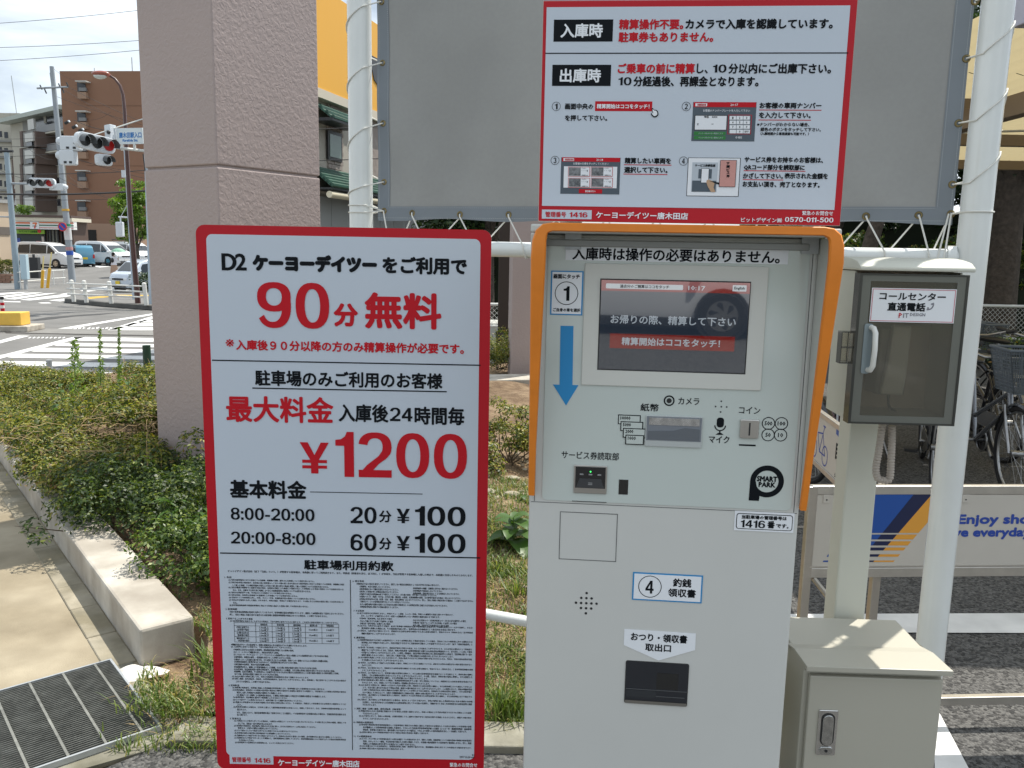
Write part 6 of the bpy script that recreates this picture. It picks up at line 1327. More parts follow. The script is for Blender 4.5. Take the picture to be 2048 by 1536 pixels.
willow(-1.36, 3.66, .30, 12, 'arching narrow-leaved weed over the sunlit azalea'); willow(-1.62, 3.95, .30, 9, 'arching narrow-leaved weed at the edge of the shaded azalea')
def tallweed(px_, pyb, pyt, Y, label, w=.05):
    p = dep(px_, pyb, Y); q_ = dep(px_, pyt, Y); t = thing('tall_weed', label, 'weed', (p.x, p.y, 0)); h = q_.z; b = MB(); b.tube([(0, 0, .05), (.01, 0, h * .6), (.03, 0, h)], [.006, .004, .0015], 6); b.build('stem', mat('green_stem', (.1, .2, .05), .6), t)
    pts = []; 
    n = 190
    for k in range(n):
        f = rg.uniform(.35, 1.0); a = rg.uniform(0, 6.28); r = w * (1.15 - f) * rg.uniform(.3, 1); pts.append((.03 * f + r * math.cos(a), r * math.sin(a), h * f))
    leaf_obj('leaves', pts, [(0, -.6, .4)] * n, .06 if w > .06 else .042, GRW, t, aspect=.25, spread=.8)
GRW = leafmat('weed_leaf', [(0, (.10, .17, .03)), (.6, (.19, .30, .06)), (1, (.30, .38, .10))], .4, .4)
tallweed(149, 770, 679, 7.2, 'tall leafy weed standing alone in front of the zebra crossing', .12); tallweed(200, 765, 657, 7.4, 'tall thin weed in front of the zebra crossing, left of a thinner one', .05); tallweed(236, 745, 655, 7.5, 'thinnest tall weed leaning right in front of the zebra crossing', .04)

# ------------------------------------------------------------------ trees and hedges
TL = leafmat('tree_leaf_dark', [(0, (.012, .030, .012)), (.6, (.028, .058, .018)), (1, (.06, .10, .025))], .25, .45)
TLL = leafmat('tree_leaf_light', [(0, (.06, .12, .015)), (.5, (.12, .21, .03)), (1, (.20, .30, .05))], .4, .45)
BARK = mat('bark', (.075, .06, .048), .95, var=.35, vs=14, bump=1.0, bs=22, bd=.02)
def tree(label, x, y, z, trunk_r, h0, crown, m, size, per, name='tree', lean=(0, 0)):
    t = thing(name, label, 'tree', (x, y, z)); b = MB(); top = Vector((lean[0], lean[1], h0))
    b.tube([(0, 0, -.1), (lean[0] * .2, lean[1] * .2, h0 * .3), (lean[0] * .6, lean[1] * .6, h0 * .7), top], [trunk_r * 1.25, trunk_r, trunk_r * .85, trunk_r * .6], 14)
    rr_ = random.Random(int(x * 10))
    for k in range(9):
        c = crown[rr_.randrange(len(crown))]; e = Vector(c[:3]); s_ = top * rr_.uniform(.7, 1); b.tube([s_, s_.lerp(e, .5) + Vector((0, 0, .15)), e], [trunk_r * .42, trunk_r * .25, trunk_r * .08], 7)
    b.build('trunk', BARK, t, smooth=True)
    P, Nn = clumps(crown, per, thick=.75); leaf_obj('crown', P, Nn, size, m, t, aspect=.55, spread=.9); return t
def crownpts(cx, cy, cz, rx, ry, rz_, n, r0, r1):
    out = []
    for _ in range(n):
        d = Vector((rg.gauss(0, 1), rg.gauss(0, 1), rg.gauss(0, 1))).normalized() * rg.random() ** .4; out.append((cx + d.x * rx, cy + d.y * ry, cz + d.z * rz_, rg.uniform(r0, r1)))
    return out
# per scales with (r/.12)^2, so big clumps use small numbers
tree('big dark tree whose thick trunk stands behind the right pipe post', 7.55, 13.1, 0, .26, 3.4, crownpts(0, 0, 3.9, 2.8, 1.8, 1.5, 46, .35, .7), TL, .15, 13)
tree('dark tree behind the bicycle shelter at the far right', 10.2, 16.0, 0, .24, 4.0, crownpts(0, 0, 4.6, 2.9, 2.0, 2.6, 50, .4, .8), TL, .16, 13)
tree('dark tree seen under the banner left of the thick trunk', 5.4, 15.5, 0, .15, 2.6, crownpts(0, 0, 3.4, 2.3, 1.6, 1.5, 40, .35, .7), TL, .15, 13, lean=(.6, 0))
tree('dark tree beyond the mesh fence behind the square brown post', -.6, 19.5, -.9, .16, 3.0, crownpts(0, 0, 4.0, 2.0, 1.5, 1.8, 34, .4, .7), TL, .16, 13)
tree('slim leaning tree just above the right end of the orange hood', 5.0, 12.6, 0, .13, 2.7, crownpts(-.2, 0, 3.6, .9, .8, .8, 12, .25, .45), TL, .13, 13, lean=(.55, .1))
def hedge(label, x0, x1, y, z0, z1, m, n, per=26, size=.07, d=.5, group=None):
    t = thing('hedge', label, 'hedge', ((x0 + x1) / 2, y, z0)); w = (x1 - x0) / 2
    cs_ = [(rg.uniform(-w, w), rg.uniform(-d, d), rg.uniform(.05, z1 - z0 - .12), rg.uniform(.16, .28)) for _ in range(n)]
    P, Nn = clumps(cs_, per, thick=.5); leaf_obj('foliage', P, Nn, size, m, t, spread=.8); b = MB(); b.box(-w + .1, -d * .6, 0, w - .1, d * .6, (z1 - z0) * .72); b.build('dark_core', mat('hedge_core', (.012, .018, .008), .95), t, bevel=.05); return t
MIXL = leafmat('hedge_leaf', [(0, (.03, .06, .015)), (.5, (.08, .14, .03)), (.8, (.20, .25, .05)), (.93, (.32, .30, .07)), (1, (.40, .18, .06))], .35, .4)
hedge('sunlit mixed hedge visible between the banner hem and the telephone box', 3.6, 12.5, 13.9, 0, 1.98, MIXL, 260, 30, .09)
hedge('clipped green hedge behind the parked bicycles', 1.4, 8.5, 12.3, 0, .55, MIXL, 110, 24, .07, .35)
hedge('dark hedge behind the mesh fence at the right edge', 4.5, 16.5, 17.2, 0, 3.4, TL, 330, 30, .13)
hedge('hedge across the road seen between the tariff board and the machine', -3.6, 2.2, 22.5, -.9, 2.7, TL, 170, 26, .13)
# mesh guard fences
def meshfence(label, x0, x1, y, z0, z1, rz=0, pitch=.075, post=2.0):
    t = thing('mesh_fence', label, 'fence', (x0, y, 0), rz); L_ = x1 - x0; FW = mat('fence_white', (.62, .63, .60), .45)
    for z in (z1, z0): b = MB(); b.cyl((0, 0, z), (L_, 0, z), .024, 10); b.build('rail', FW, t, smooth=True)
    k = 0
    while k * post <= L_: b = MB(); b.cyl((k * post, .03, -.95), (k * post, .03, z1 + .03), .028, 10); b.build('post', FW, t, smooth=True); k += 1
    b = MB(); H = z1 - z0; n = int((L_ + H) / pitch)
    for s_ in (1, -1):
        for k in range(n):
            xa = k * pitch - (H if s_ > 0 else 0); xe = xa + s_ * H; pa, pe = (xa, z0), (xe, z1)
            (ax, az), (bx, bz) = pa, pe
            if min(ax, bx) < 0 or max(ax, bx) > L_: continue
            b.tube([(ax, .004 * s_, az), (bx, .004 * s_, bz)], .0028, 4)
    tag(b.build('wire_mesh', FW, t), kind='stuff'); return t
meshfence('white mesh guard fence across the gap between tariff board and machine', -1.4, 2.6, 13.0, .40, .74); meshfence('white mesh fence behind the bicycle baskets at the right edge', 6.2, 14.2, 12.7, .38, .88)
b = MB(); b.box(-6, 14.6, -.96, 3.5, 15.4, .30); tag(b.build('road_barrier_wall', mat('barrier_concrete', (.42, .42, .39), .8, var=.1, vs=1)), 'low pale concrete barrier beyond the mesh fence', 'barrier')
bp_ = thing('square_post', 'dark brown square post standing beyond the bed, left of the machine', 'post', (-.145, 12.0, 0)); b = MB(); b.box(-.075, -.075, .42, .075, .075, 6.5); b.build('shaft', mat('post_brown', (.035, .025, .02), .5), bp_, bevel=.006); b = MB(); b.box(-.10, -.10, -.05, .10, .10, .415); b.build('sleeve', mat('post_sleeve', (.05, .045, .04), .8, var=.6, vs=14), bp_)
# second low wall behind the bed
b = MB(); b.prism([(-1.3, 9.3), (1.3, 9.85), (1.3, 10.3), (-1.3, 9.75)], -.1, .10, 'z'); tag(b.build('low_concrete_wall', CONCW, bevel=.012), 'short pale concrete coping at the foot of the farther pillar', 'wall')
# house beyond the fence in the gap
hb = thing('house', 'grey house wall with a pale framed window seen past the brown square post', 'house', (-1.2, 28, -.9)); b = MB(); b.box(-3, 0, 0, 3.4, 5, 7); b.build('wall', mat('house_grey', (.16, .16, .15), .8), hb); b = MB(); b.box(1.0, -.03, 1.2, 1.9, 0, 2.3); w = b.build('window', mat('glass_dark', (.02, .025, .03), .1), hb); b = MB()
for x0, z0, x1, z1 in ((.94, 1.14, 1.0, 2.36), (1.9, 1.14, 1.96, 2.36), (1.0, 2.3, 1.9, 2.36), (1.0, 1.14, 1.9, 1.2)): b.box(x0, -.05, z0, x1, -.0305, z1)
b.build('frame', WPAINT, w)
# ------------------------------------------------------------------ bicycle shelter: translucent ribbed roof on steel beams
sh = thing('bicycle_shelter', 'bicycle shelter with cream translucent ribbed roof on brown steel beams', 'shelter', (2.35, 4.15, 0))
CRM = bpy.data.materials.new('cream_sheet'); CRM.use_nodes = True; t = CRM.node_tree; bq = t.nodes['Principled BSDF']; bq.inputs['Base Color'].default_value = (.62, .56, .40, 1); bq.inputs['Roughness'].default_value = .4
tq = N(t, 'ShaderNodeBsdfTranslucent'); tq.inputs[0].default_value = (.62, .52, .30, 1); mq = N(t, 'ShaderNodeMixShader'); mq.inputs[0].default_value = .36; t.links.new(bq.outputs[0], mq.inputs[1]); t.links.new(tq.outputs[0], mq.inputs[2]); t.links.new(mq.outputs[0], t.nodes['Material Output'].inputs[0])
BR = mat('steel_brown', (.20, .155, .115), .5, var=.05, vs=3); LAV = mat('gutter_lavender', (.42, .42, .50), .4)
zr_ = 2.76
for k in range(4):
    y0 = .1 + k * 1.55; b = MB(); n = 150; vs = []
    for i in range(n + 1):
        x = 5.6 * i / n * 1.4; z = zr_ + .05 + .010 * math.cos(i * math.pi / 1.5) - .008 * (y0)
        vs += [(x, y0, z), (x, y0 + 1.53, z - .015)]
    b.add(vs, [(2*i, 2*i+2, 2*i+3, 2*i+1) for i in range(n)]); b.build('roof_sheet', CRM, sh, smooth=True, fix=False)
for y in (2.35, 4.05, 6.05): b = MB(); b.box(0, y - .04, zr_ - .085 - .008 * y, 7.9, y + .04, zr_ + .02 - .008 * y); b.build('purlin', BR, sh, bevel=.004)
b = MB(); b.box(0, -.03, zr_ - .08, 7.9, .06, zr_ + .08); b.build('front_gutter', LAV, sh, bevel=.004)
for x in (.95, 6.1): b = MB(); b.box(x - .05, .07, zr_ - .24, x + .05, 6.2, zr_ - .10); b.build('rafter', BR, sh, bevel=.004); b = MB(); b.box(x - .06, 6.2, -.02, x + .06, 6.32, zr_ - .06); b.build('column', BR, sh, bevel=.005)
for x in (.95, 6.1): b = MB(); b.tube([(x, 6.2, 1.9), (x, 4.4, zr_ - .26)], .04, 8); b.build('brace', BR, sh)
b = MB(); b.tube([(.3, 3.6, zr_ - .12), (3.4, 2.6, zr_ - .10), (6, 2.9, zr_ - .12)], .010, 6); b.build('conduit', GALV, sh)

# ------------------------------------------------------------------ store building between pillar and banner
FQ = Frame(-4.2, 18.0, rad(76.3)); sb = thing('store_building', 'store building with a yellow fascia, cream wall, brick strips and green tiled eaves', 'building', (-4.2, 18.0, 0), FQ.a)
YEL = mat('fascia_yellow', (.80, .40, .03), .5); CRW = mat('wall_cream', (.42, .39, .34), .8, var=.05, vs=2); DKF = mat('frame_black', (.012, .012, .014), .4); GT = mat('tile_green', (.018, .075, .05), .45, var=.3, vs=6)
def fz(x, y, off=0): return FQ.px(x, y, off)
uR0, uR1 = -.3, 9.0
zc0 = fz(632, 181)[1]; zc1 = fz(750, 231)[1]; zc = (zc0 + zc1) / 2 
za = fz(640, 352)[1]
b = MB(); b.box(uR0, 0, -.95, uR1, 3, zc); b.build('wall', CRW, sb)
b = MB(); b.box(uR0, -.18, zc + .02, uR1, -.02, (fz(655, 0)[1] + fz(750, 50)[1]) / 2); ys = b.build('fascia', YEL, sb)
b = MB(); b.box(uR0, -.20, zc - .16, uR1, -.001, zc + .0195); b.build('coping', mat('coping_cream', (.60, .54, .44), .6), sb)
us0, us1 = fz(654, 300)[0], fz(684, 300)[0]; us2 = fz(741, 300)[0]
BRK = mat('brick_tile', (.24, .20, .18), .8, c2=(.36, .31, .28), vs=5); rbk = random.Random(3)
meb = MB(); meb.box(0, -.03, 0, .27, -.001, .09); pb = meb.build('brick', BRK, sb)
def brickcol(a, c, z0, z1):
    z = z0; j = 0; first = True
    while z < z1:
        u = a - (.14 if j % 2 else 0)
        while u < c - .02:
            ua, ub_ = max(u, a), min(u + .27, c)
            if ub_ - ua > .05:
                o = bpy.data.objects.new('brick', pb.data); COL.objects.link(o); o.parent = sb; o.location = (ua, -rbk.uniform(0, .012), z); o.scale = ((ub_ - ua) / .27, 1, 1)
            u += .285
        z += .103; j += 1
brickcol(us0, us1, za + .1, zc - .17); pb.location = (us0, 0, za); pb.scale = (.9, 1, 1)
b = MB(); b.box(us2, -.03, za, us2 + 1.2, -.001, zc - .17); b.build('brick_facing', BRK, sb)
w0, w1 = fz(654, 290, -.04)[0], fz(682, 290, -.04)[0]; wz0, wz1 = fz(668, 322, -.04)[1], fz(668, 264, -.04)[1]
b = MB(); b.box(w0, -.07, wz0, w1, -.032, wz1); wf = b.build('window', DKF, sb); b = MB(); b.box(w0 + .07, -.08, wz0 + .07, w1 - .07, -.0705, wz1 - .07); b.build('pane', mat('pane_green', (.12, .17, .14), .15), wf)
def tiles(name, ua, ub_, z0, z1, y0, y1, n):
    b = MB(); k = 0
    for j in range(n):
        f0, f1 = j / n, (j + 1) / n; b.prism([(y0 + (y1 - y0) * f0, z0 + (z1 - z0) * f0), (y0 + (y1 - y0) * f1, z0 + (z1 - z0) * f1), (y0 + (y1 - y0) * f1, z0 + (z1 - z0) * f1 - .05), (y0 + (y1 - y0) * f0, z0 + (z1 - z0) * f0 - .05)], ua, ub_, 'x')
        b.tube([(ua, y0 + (y1 - y0) * f0, z0 + (z1 - z0) * f0), (ub_, y0 + (y1 - y0) * f0, z0 + (z1 - z0) * f0)], .045, 6)
    return b.build(name, GT, sb)
e0, e1 = uR0, 8.0
tiles('lower_roof', e0, e1, fz(660, 368, -.5)[1], fz(660, 338, -.03)[1], -.5, -.03, 6)
b = MB(); b.box(e0, -.5, fz(660, 378, -.5)[1], e1, -.02, fz(660, 369, -.5)[1] - .05); b.build('soffit', DKF, sb)
zg_ = fz(660, 388, -.5)[1]; b = MB(); b.cyl((e0, -.45, zg_), (e1, -.45, zg_), .07, 10); b.build('gutter', mat('gutter_cream', (.62, .56, .42), .4), sb, smooth=True)
ue0 = fz(676, 215, -.5)[0]; tiles('upper_eave', ue0 - .25, ue0 + 1.2, fz(680, 238, -.5)[1], fz(680, 222, -.1)[1], -.5, -.1, 3)
b = MB(); b.box(ue0 - .3, -.52, fz(680, 246, -.5)[1], ue0 + 1.2, -.06, fz(680, 240, -.5)[1]); b.build('eave_board', DKF, sb)
SHT = mat('shutter_grey', (.30, .31, .31), .5)
for k in range(9): b = MB(); u = uR0 + k * .9; b.box(u, -.06, -.9, u + .88, -.02, fz(660, 395, -.02)[1]); b.build('shutter_panel', SHT, sb)
P = [fz(x, y, -.19) for x, y in ((738, 108), (756, 118), (756, 172), (748, 160), (744, 140), (738, 138))]
b = MB(); b.prism([(a, c) for a, c in P], -.20, -.185); b.build('fascia_letter', DKF, ys)
def cable(label, pts, r=.012, name='cable', sag=0, grp='overhead cables across the street'):
    P = []
    for a, c in zip(pts, pts[1:]):
        a, c = Vector(a), Vector(c); n = 10
        for i in range(n): f = i / n; P.append(a.lerp(c, f) - Vector((0, 0, sag * 4 * f * (1 - f))))
    P.append(Vector(pts[-1])); b = MB(); b.tube(P, r, 5); return tag(b.build(name, mat('cable_black', (.02, .02, .022), .6)), label, 'cable', grp)
cable('upper thin cable crossing in front of the store window', [dep(560, 262, 15), dep(800, 251, 15)], .008, grp=None); cable('lower thin cable crossing in front of the store window', [dep(560, 324, 15), dep(800, 316, 15)], .008, grp=None)

# ------------------------------------------------------------------ apartment blocks
APB = mat('wall_brown', (.25, .135, .085), .85, var=.05, vs=.3); APB2 = mat('wall_brown_light', (.33, .215, .15), .85); CRE = mat('apartment_cream', (.44, .42, .36), .85, var=.05, vs=.3); GRYB = mat('apartment_grey', (.24, .24, .23), .85); WIN = mat('window_dark', (.03, .035, .045), .15); RAIL = mat('balcony_grey', (.22, .225, .23), .6); BALW = mat('balcony_white', (.55, .55, .52), .6); ROOFG = mat('roof_greygreen', (.38, .42, .38), .6)
def facade(label, pa, Ya, pb_, Yb, ztop_px, depth, m, name='apartment_building'):
    """a block whose facade runs between two measured edges; returns thing and its frame"""
    A = dep(pa, 480, Ya); B = dep(pb_, 480, Yb); a = math.atan2(B.y - A.y, B.x - A.x); fr = Frame(A.x, A.y, a); L_ = math.hypot(B.x - A.x, B.y - A.y)
    t = thing(name, label, 'building', (A.x, A.y, 0), a); zt__ = fr.px(*ztop_px)[1]; b = MB(); b.box(0, 0, -1, L_, depth, zt__); b.build('wall', m, t); return t, fr, L_, zt__
def fbox(fr, t, x0, y0, x1, y1, o0, o1, m, name, par=None):
    a = fr.rect(x0, y0, x1, y1, o0); b = MB(); b.box(a[0], o0, a[1], a[2], o1, a[3]); return b.build(name, m, par or t)
def fb2(fr, t, x0, x1, xr, y0, y1, o0, o1, m, name, par=None):   # level box: heights read at xr only
    b = MB(); b.box(fr.px(x0, y1, o0)[0], o0, fr.px(xr, y1, o0)[1], fr.px(x1, y1, o0)[0], o1, fr.px(xr, y0, o0)[1]); return b.build(name, m, par or t)
# brown block
def at2(x, Y): return Vector((dep(x, 530, Y).x, Y, sz(Y)))
br, fr, L_, zt__ = facade('tall brown apartment block with recessed balconies at its left corner', 141, 86, 345, 85, (250, 142), 10, APB)
for y in (163, 223, 283, 342, 402):
    r_ = fb2(fr, br, 155, 171.5, 163, y + 2, y + 20, -.05, .3, WIN, 'balcony_recess'); fb2(fr, br, 150, 171.5, 160, y - 2, y, -.9, -.06, BALW, 'balcony_slab', r_); fb2(fr, br, 157.5, 171.5, 163, y + 12, y + 19, -.3, -.06, RAIL, 'window', r_)
    fb2(fr, br, 155, 172.5, 163, y + 21, y + 34, -.45, -.02, APB2, 'parapet', r_)
for y in (211, 272, 331): fb2(fr, br, 173, 310, 236, y, y + .5, -.03, -.002, mat('joint_brown', (.16, .09, .06), .9), 'floor_joint')
b = MB(); u, z = fr.px(243, 142); b.cyl((u, 2, z), (u, 2, z + 1.7), .05, 6); b.cyl((u + -4, 2, z), (u - 4, 2, z + .7), .04, 6); b.build('antenna', GALV, br)
fb2(fr, br, 150, 190, 170, 458, 481, -.4, 0, mat('void_dark', (.02, .018, .016), .9), 'ground_opening')
# cream block behind it
cb1, fr1, L1_, z1_ = facade('cream apartment block with grey balconies behind the utility pole', 38, 108, 160, 96, (146, 222), 12, CRE)
b = MB(); b.box(-.8, -1.4, fr1.px(146, 221)[1], L1_ + .2, 12, fr1.px(146, 212)[1]); b.build('eave', ROOFG, cb1)
PIER = mat('trim_brown', (.13, .095, .08), .8)
def c2(x0, x1, y0, y1, o0, o1, m, name, par=None): return fb2(fr1, cb1, x0, x1, (x0 + x1) / 2 if x1 - x0 < 40 else 120, y0, y1, o0, o1, m, name, par)
c2(46, 150, 222, 262, -.05, -.01, GRYB, 'upper_bay')
for y, k in ((228, 0), (268, 1)):
    c2(72, 150, y, y + 17, -.10, -.051, WIN, 'balcony_opening')
    for x in (58, 88, 112, 136): c2(x, x + 4, y, y + 18, -.16, -.101, CRE, 'pilaster')
    c2(72, 150, y + 16, y + 30, -1.2, -1.1, RAIL, 'balcony_rail'); c2(44, 150, y + 31, y + 34, -1.3, -.0, CRE, 'balcony_slab'); c2(56, 68, y + 10, y + 31, -1.22, -1.0, BALW, 'balcony_screen')
for y, xs in ((317, (92, 109)), (355, (96, 112, 137)), (398, (100, 115, 141))):
    for x in xs: w_ = c2(x, x + 6, y, y + 14, -.06, -.005, WIN, 'window'); c2(x - .5, x + 6.5, y + 14, y + 14.8, -.15, -.061, BALW, 'sill', w_)
for y in (283, 317, 349, 381, 412):
    g_ = c2(47, 68, y - 20, y + 11, -2.2, -.02, GRYB, 'stair_bay'); c2(50, 66, y - 17, y, -2.5, -2.21, BALW, 'balcony_panel', g_); c2(53, 64, y + 1, y + 9, -2.4, -2.25, WIN, 'balcony_opening', g_)
    c2(76, 86, y - 12, y + 6, -.07, -.01, WIN, 'window'); c2(41, 45.5, y - 21, y + 10.5, -2.3, 0, PIER, 'brown_pier'); c2(69, 73, y - 21, y + 10.5, -2.3, 0, PIER, 'brown_pier')
# far block at the left edge
cb2, fr2, L2_, z2_ = facade('pale apartment block at the left edge with zigzag white balcony panels', -40, 122, 42, 122, (10, 226), 12, CRE)
fbox(fr2, cb2, 18, 226, 41, 248, -2.6, -.01, CRE, 'stair_tower'); fbox(fr2, cb2, 17, 236, 40, 243, -2.7, -2.61, RAIL, 'louvre')
for y in (262, 294, 327, 360, 392):
    fbox(fr2, cb2, 23, y - 8, 30, y + 24, -.3, -.01, mat('trim_brown', (.13, .095, .08), .8), 'brown_pier')
    a = [fr2.px(x, yy, -.6) for x, yy in ((34, y - 12), (40, y - 10), (34, y + 19), (29, y + 17))]; b = MB(); b.prism(a, -.7, -.5); b.build('zigzag_panel', BALW, cb2)
    fbox(fr2, cb2, -5, y, 4, y + 12, -.06, -.005, WIN, 'window'); fbox(fr2, cb2, 8, y + 2, 16, y + 14, -.06, -.005, WIN, 'window'); fbox(fr2, cb2, -10, y + 18, 22, y + 22, -.5, -.0, GRYB, 'balcony_slab')
b = MB(); u, z = fr2.px(9, 226); b.tube([(u, 3, z), (u - .4, 3, z + 5.6)], .06, 6); b.build('antenna_mast', GALV, cb2)
# near beige building at left edge
BEI = mat('wall_beige', (.48, .38, .28), .85, var=.05, vs=.6)
nb, fr3, L3_, z3_ = facade('windowless beige building corner at the left edge behind the signal pole', -60, 57, 27, 61.5, (20, 407), 3, BEI)
fb2(fr3, nb, -10, 21, 10, 454, 470, -.05, -.005, mat('louvre_brown', (.12, .10, .085), .7), 'louvre'); fb2(fr3, nb, -55, 27.5, 20, 399, 407, -.2, 1, mat('coping_grey', (.30, .30, .29), .7), 'parapet')
# convenience store
cs_, fr4, L4_, z4_ = facade('convenience store with orange, green and red striped fascia', 24, 71, 147, 71, (80, 440), 2.5, mat('store_brown', (.10, .065, .05), .7), 'convenience_store')
fb2(fr4, cs_, 22, 142, 85, 430, 434.5, -.9, 2.4, mat('roof_brown', (.10, .065, .055), .6), 'roof_edge'); fb2(fr4, cs_, 28, 144, 85, 435, 442, -.8, 2.4, mat('roof_cream', (.62, .57, .46), .6), 'roof')
fs_ = fb2(fr4, cs_, 28, 147, 85, 441.5, 458.5, -.6, -.01, mat('fascia_white', (.72, .72, .70), .5), 'fascia')
STO, STG, STR_ = mat('stripe_orange_store', (.72, .16, .045), .5), mat('stripe_green_store', (.012, .13, .08), .5), mat('stripe_red_store', (.55, .03, .03), .5)
for (y0, y1, m_) in ((444, 447.4, STO), (449.3, 452.7, STG), (454.8, 457, STR_)):
    for xa, xb2 in ((28.5, 59.5), (78.5, 147.3)): fbox(fr4, cs_, xa, y0, xb2, y1, -.62, -.603, m_, 'stripe', fs_)
fbox(fr4, cs_, 60, 442.5, 78, 458, -.64, -.603, mat('logo_white', (.75, .76, .77), .5), 'logo_panel', fs_)
def logo(pts, m_): b = MB(); b.prism([fr4.px(x, y, -.66) for x, y in pts], -.66, -.645); return b.build('seven_logo', m_, fs_)
logo(((65, 445), (73.5, 445), (73.5, 448), (71.5, 451.3), (68.5, 451.3), (70.5, 447.8), (65, 447.8)), STO); logo(((68.5, 452.6), (71.5, 452.6), (70.5, 456.8), (67.8, 456.8)), STR_)
b = MB(); a = fr4.rect(64.5, 451.4, 74, 452.5, -.67); b.box(a[0], -.672, a[1], a[2], -.668, a[3]); b.build('logo_bar', STG, fs_)
fbox(fr4, cs_, 32, 459, 89, 468, -.3, -.2, mat('banner_green', (.22, .40, .04), .6), 'green_banner'); T(cs_, fr4, 'セブンカフェ新登場', 38, 75, 463.2, 4.5, mat('banner_text', (.03, .18, .03), .6), .03, off=-.32)
u, z = fr4.px(78.5, 462, -.33); b = MB(); b.cyl((u, -.33, z), (u, -.31, z), .16, 14); b.build('red_spot', STR_, cs_)
for k, x in enumerate((89, 95, 101, 108, 116, 123, 130)): fbox(fr4, cs_, x, 459, x + (1.8 if k % 2 else 1), 508, -.2, -.01, DKF, 'mullion')
fbox(fr4, cs_, 32, 468, 88, 508, -.05, -.012, mat('shop_glass', (.03, .04, .045), .1), 'shop_window'); fbox(fr4, cs_, 96, 460, 116, 500, -.06, -.012, mat('shop_glass_pale', (.20, .20, .17), .15), 'shop_window')
for (x0, y0, x1, y1, c) in ((33, 476, 41, 488, (.05, .08, .3)), (83, 473, 92, 487, (.5, .42, .38)), (72, 482, 82, 490, (.4, .15, .15))): fbox(fr4, cs_, x0, y0, x1, y1, -.08, -.055, mat('poster_%d' % x0, c, .6), 'poster')
# brown ground floor to the right of the store and a parapet hedge
gfb, fr5, L5_, z5_ = facade('brown ground floor wing with a dark garage opening, right of the store', 140, 79, 275, 78, (190, 447), 10, APB2); fbox(fr5, gfb, 148, 459, 193, 482, -.05, -.005, mat('void_dark', (.02, .018, .016), .9), 'garage_opening')
t = thing('hedge', 'dark shrubs in front of the garage opening', 'hedge', dep(178, 484, 79)); P, Nn = clumps([(rg.uniform(-1.4, 1.8), 0, rg.uniform(-.2, .7), .4) for _ in range(14)], 8); leaf_obj('foliage', P, Nn, .16, TL, t)
t = thing('roof_garden_shrub', 'round shrub on the terrace above the store roof', 'shrub', dep(50, 426, 80)); P, Nn = clumps([(rg.uniform(-.6, .6), 0, rg.uniform(-.2, .5), .4) for _ in range(12)], 8); leaf_obj('foliage', P, Nn, .16, TLL, t)
# brick planter and hedge at the left edge
p = st(0, 566); q_ = st(72, 563); BRC = mat('planter_brick', (.22, .12, .085), .9, c2=(.33, .20, .14), vs=3)
bp2 = thing('brick_planter', 'low brick planter below the clipped hedge at the left edge', 'planter', (p.x, p.y, p.z)); dx = q_.x - p.x; b = MB(); b.box(-3, .05, 0, dx, 1.2, .52); b.build('core', mat('mortar_grey', (.25, .22, .19), .9), bp2)
meb = MB(); meb.box(0, 0, 0, .42, .05, .115); pb2 = meb.build('brick', BRC, bp2); k = 0
for j in range(4):
    for i in range(int((dx + 3) / .45)):
        o = pb2 if k == 0 else bpy.data.objects.new('brick', pb2.data)
        if k: COL.objects.link(o); o.parent = bp2
        o.location = (-3 + i * .45 + (.2 if j % 2 else 0), -rg.uniform(0, .012), .01 + j * .13); k += 1
t = thing('hedge', 'clipped sunlit hedge at the left edge on the brick planter', 'hedge', (p.x, p.y + .5, p.z + .5)); P, Nn = clumps([(rg.uniform(-3, dx - .1), rg.uniform(-.1, .4), rg.uniform(0, .75), .26) for _ in range(90)], 14); leaf_obj('foliage', P, Nn, .10, AZ, t)
t = thing('hedge', 'dark hedge between the silver car and the white sign pole', 'hedge', st(300, 592)); P, Nn = clumps([(rg.uniform(-.7, 1.2), rg.uniform(-.3, .3), rg.uniform(.1, .9), .3) for _ in range(40)], 14); leaf_obj('foliage', P, Nn, .09, TL, t)

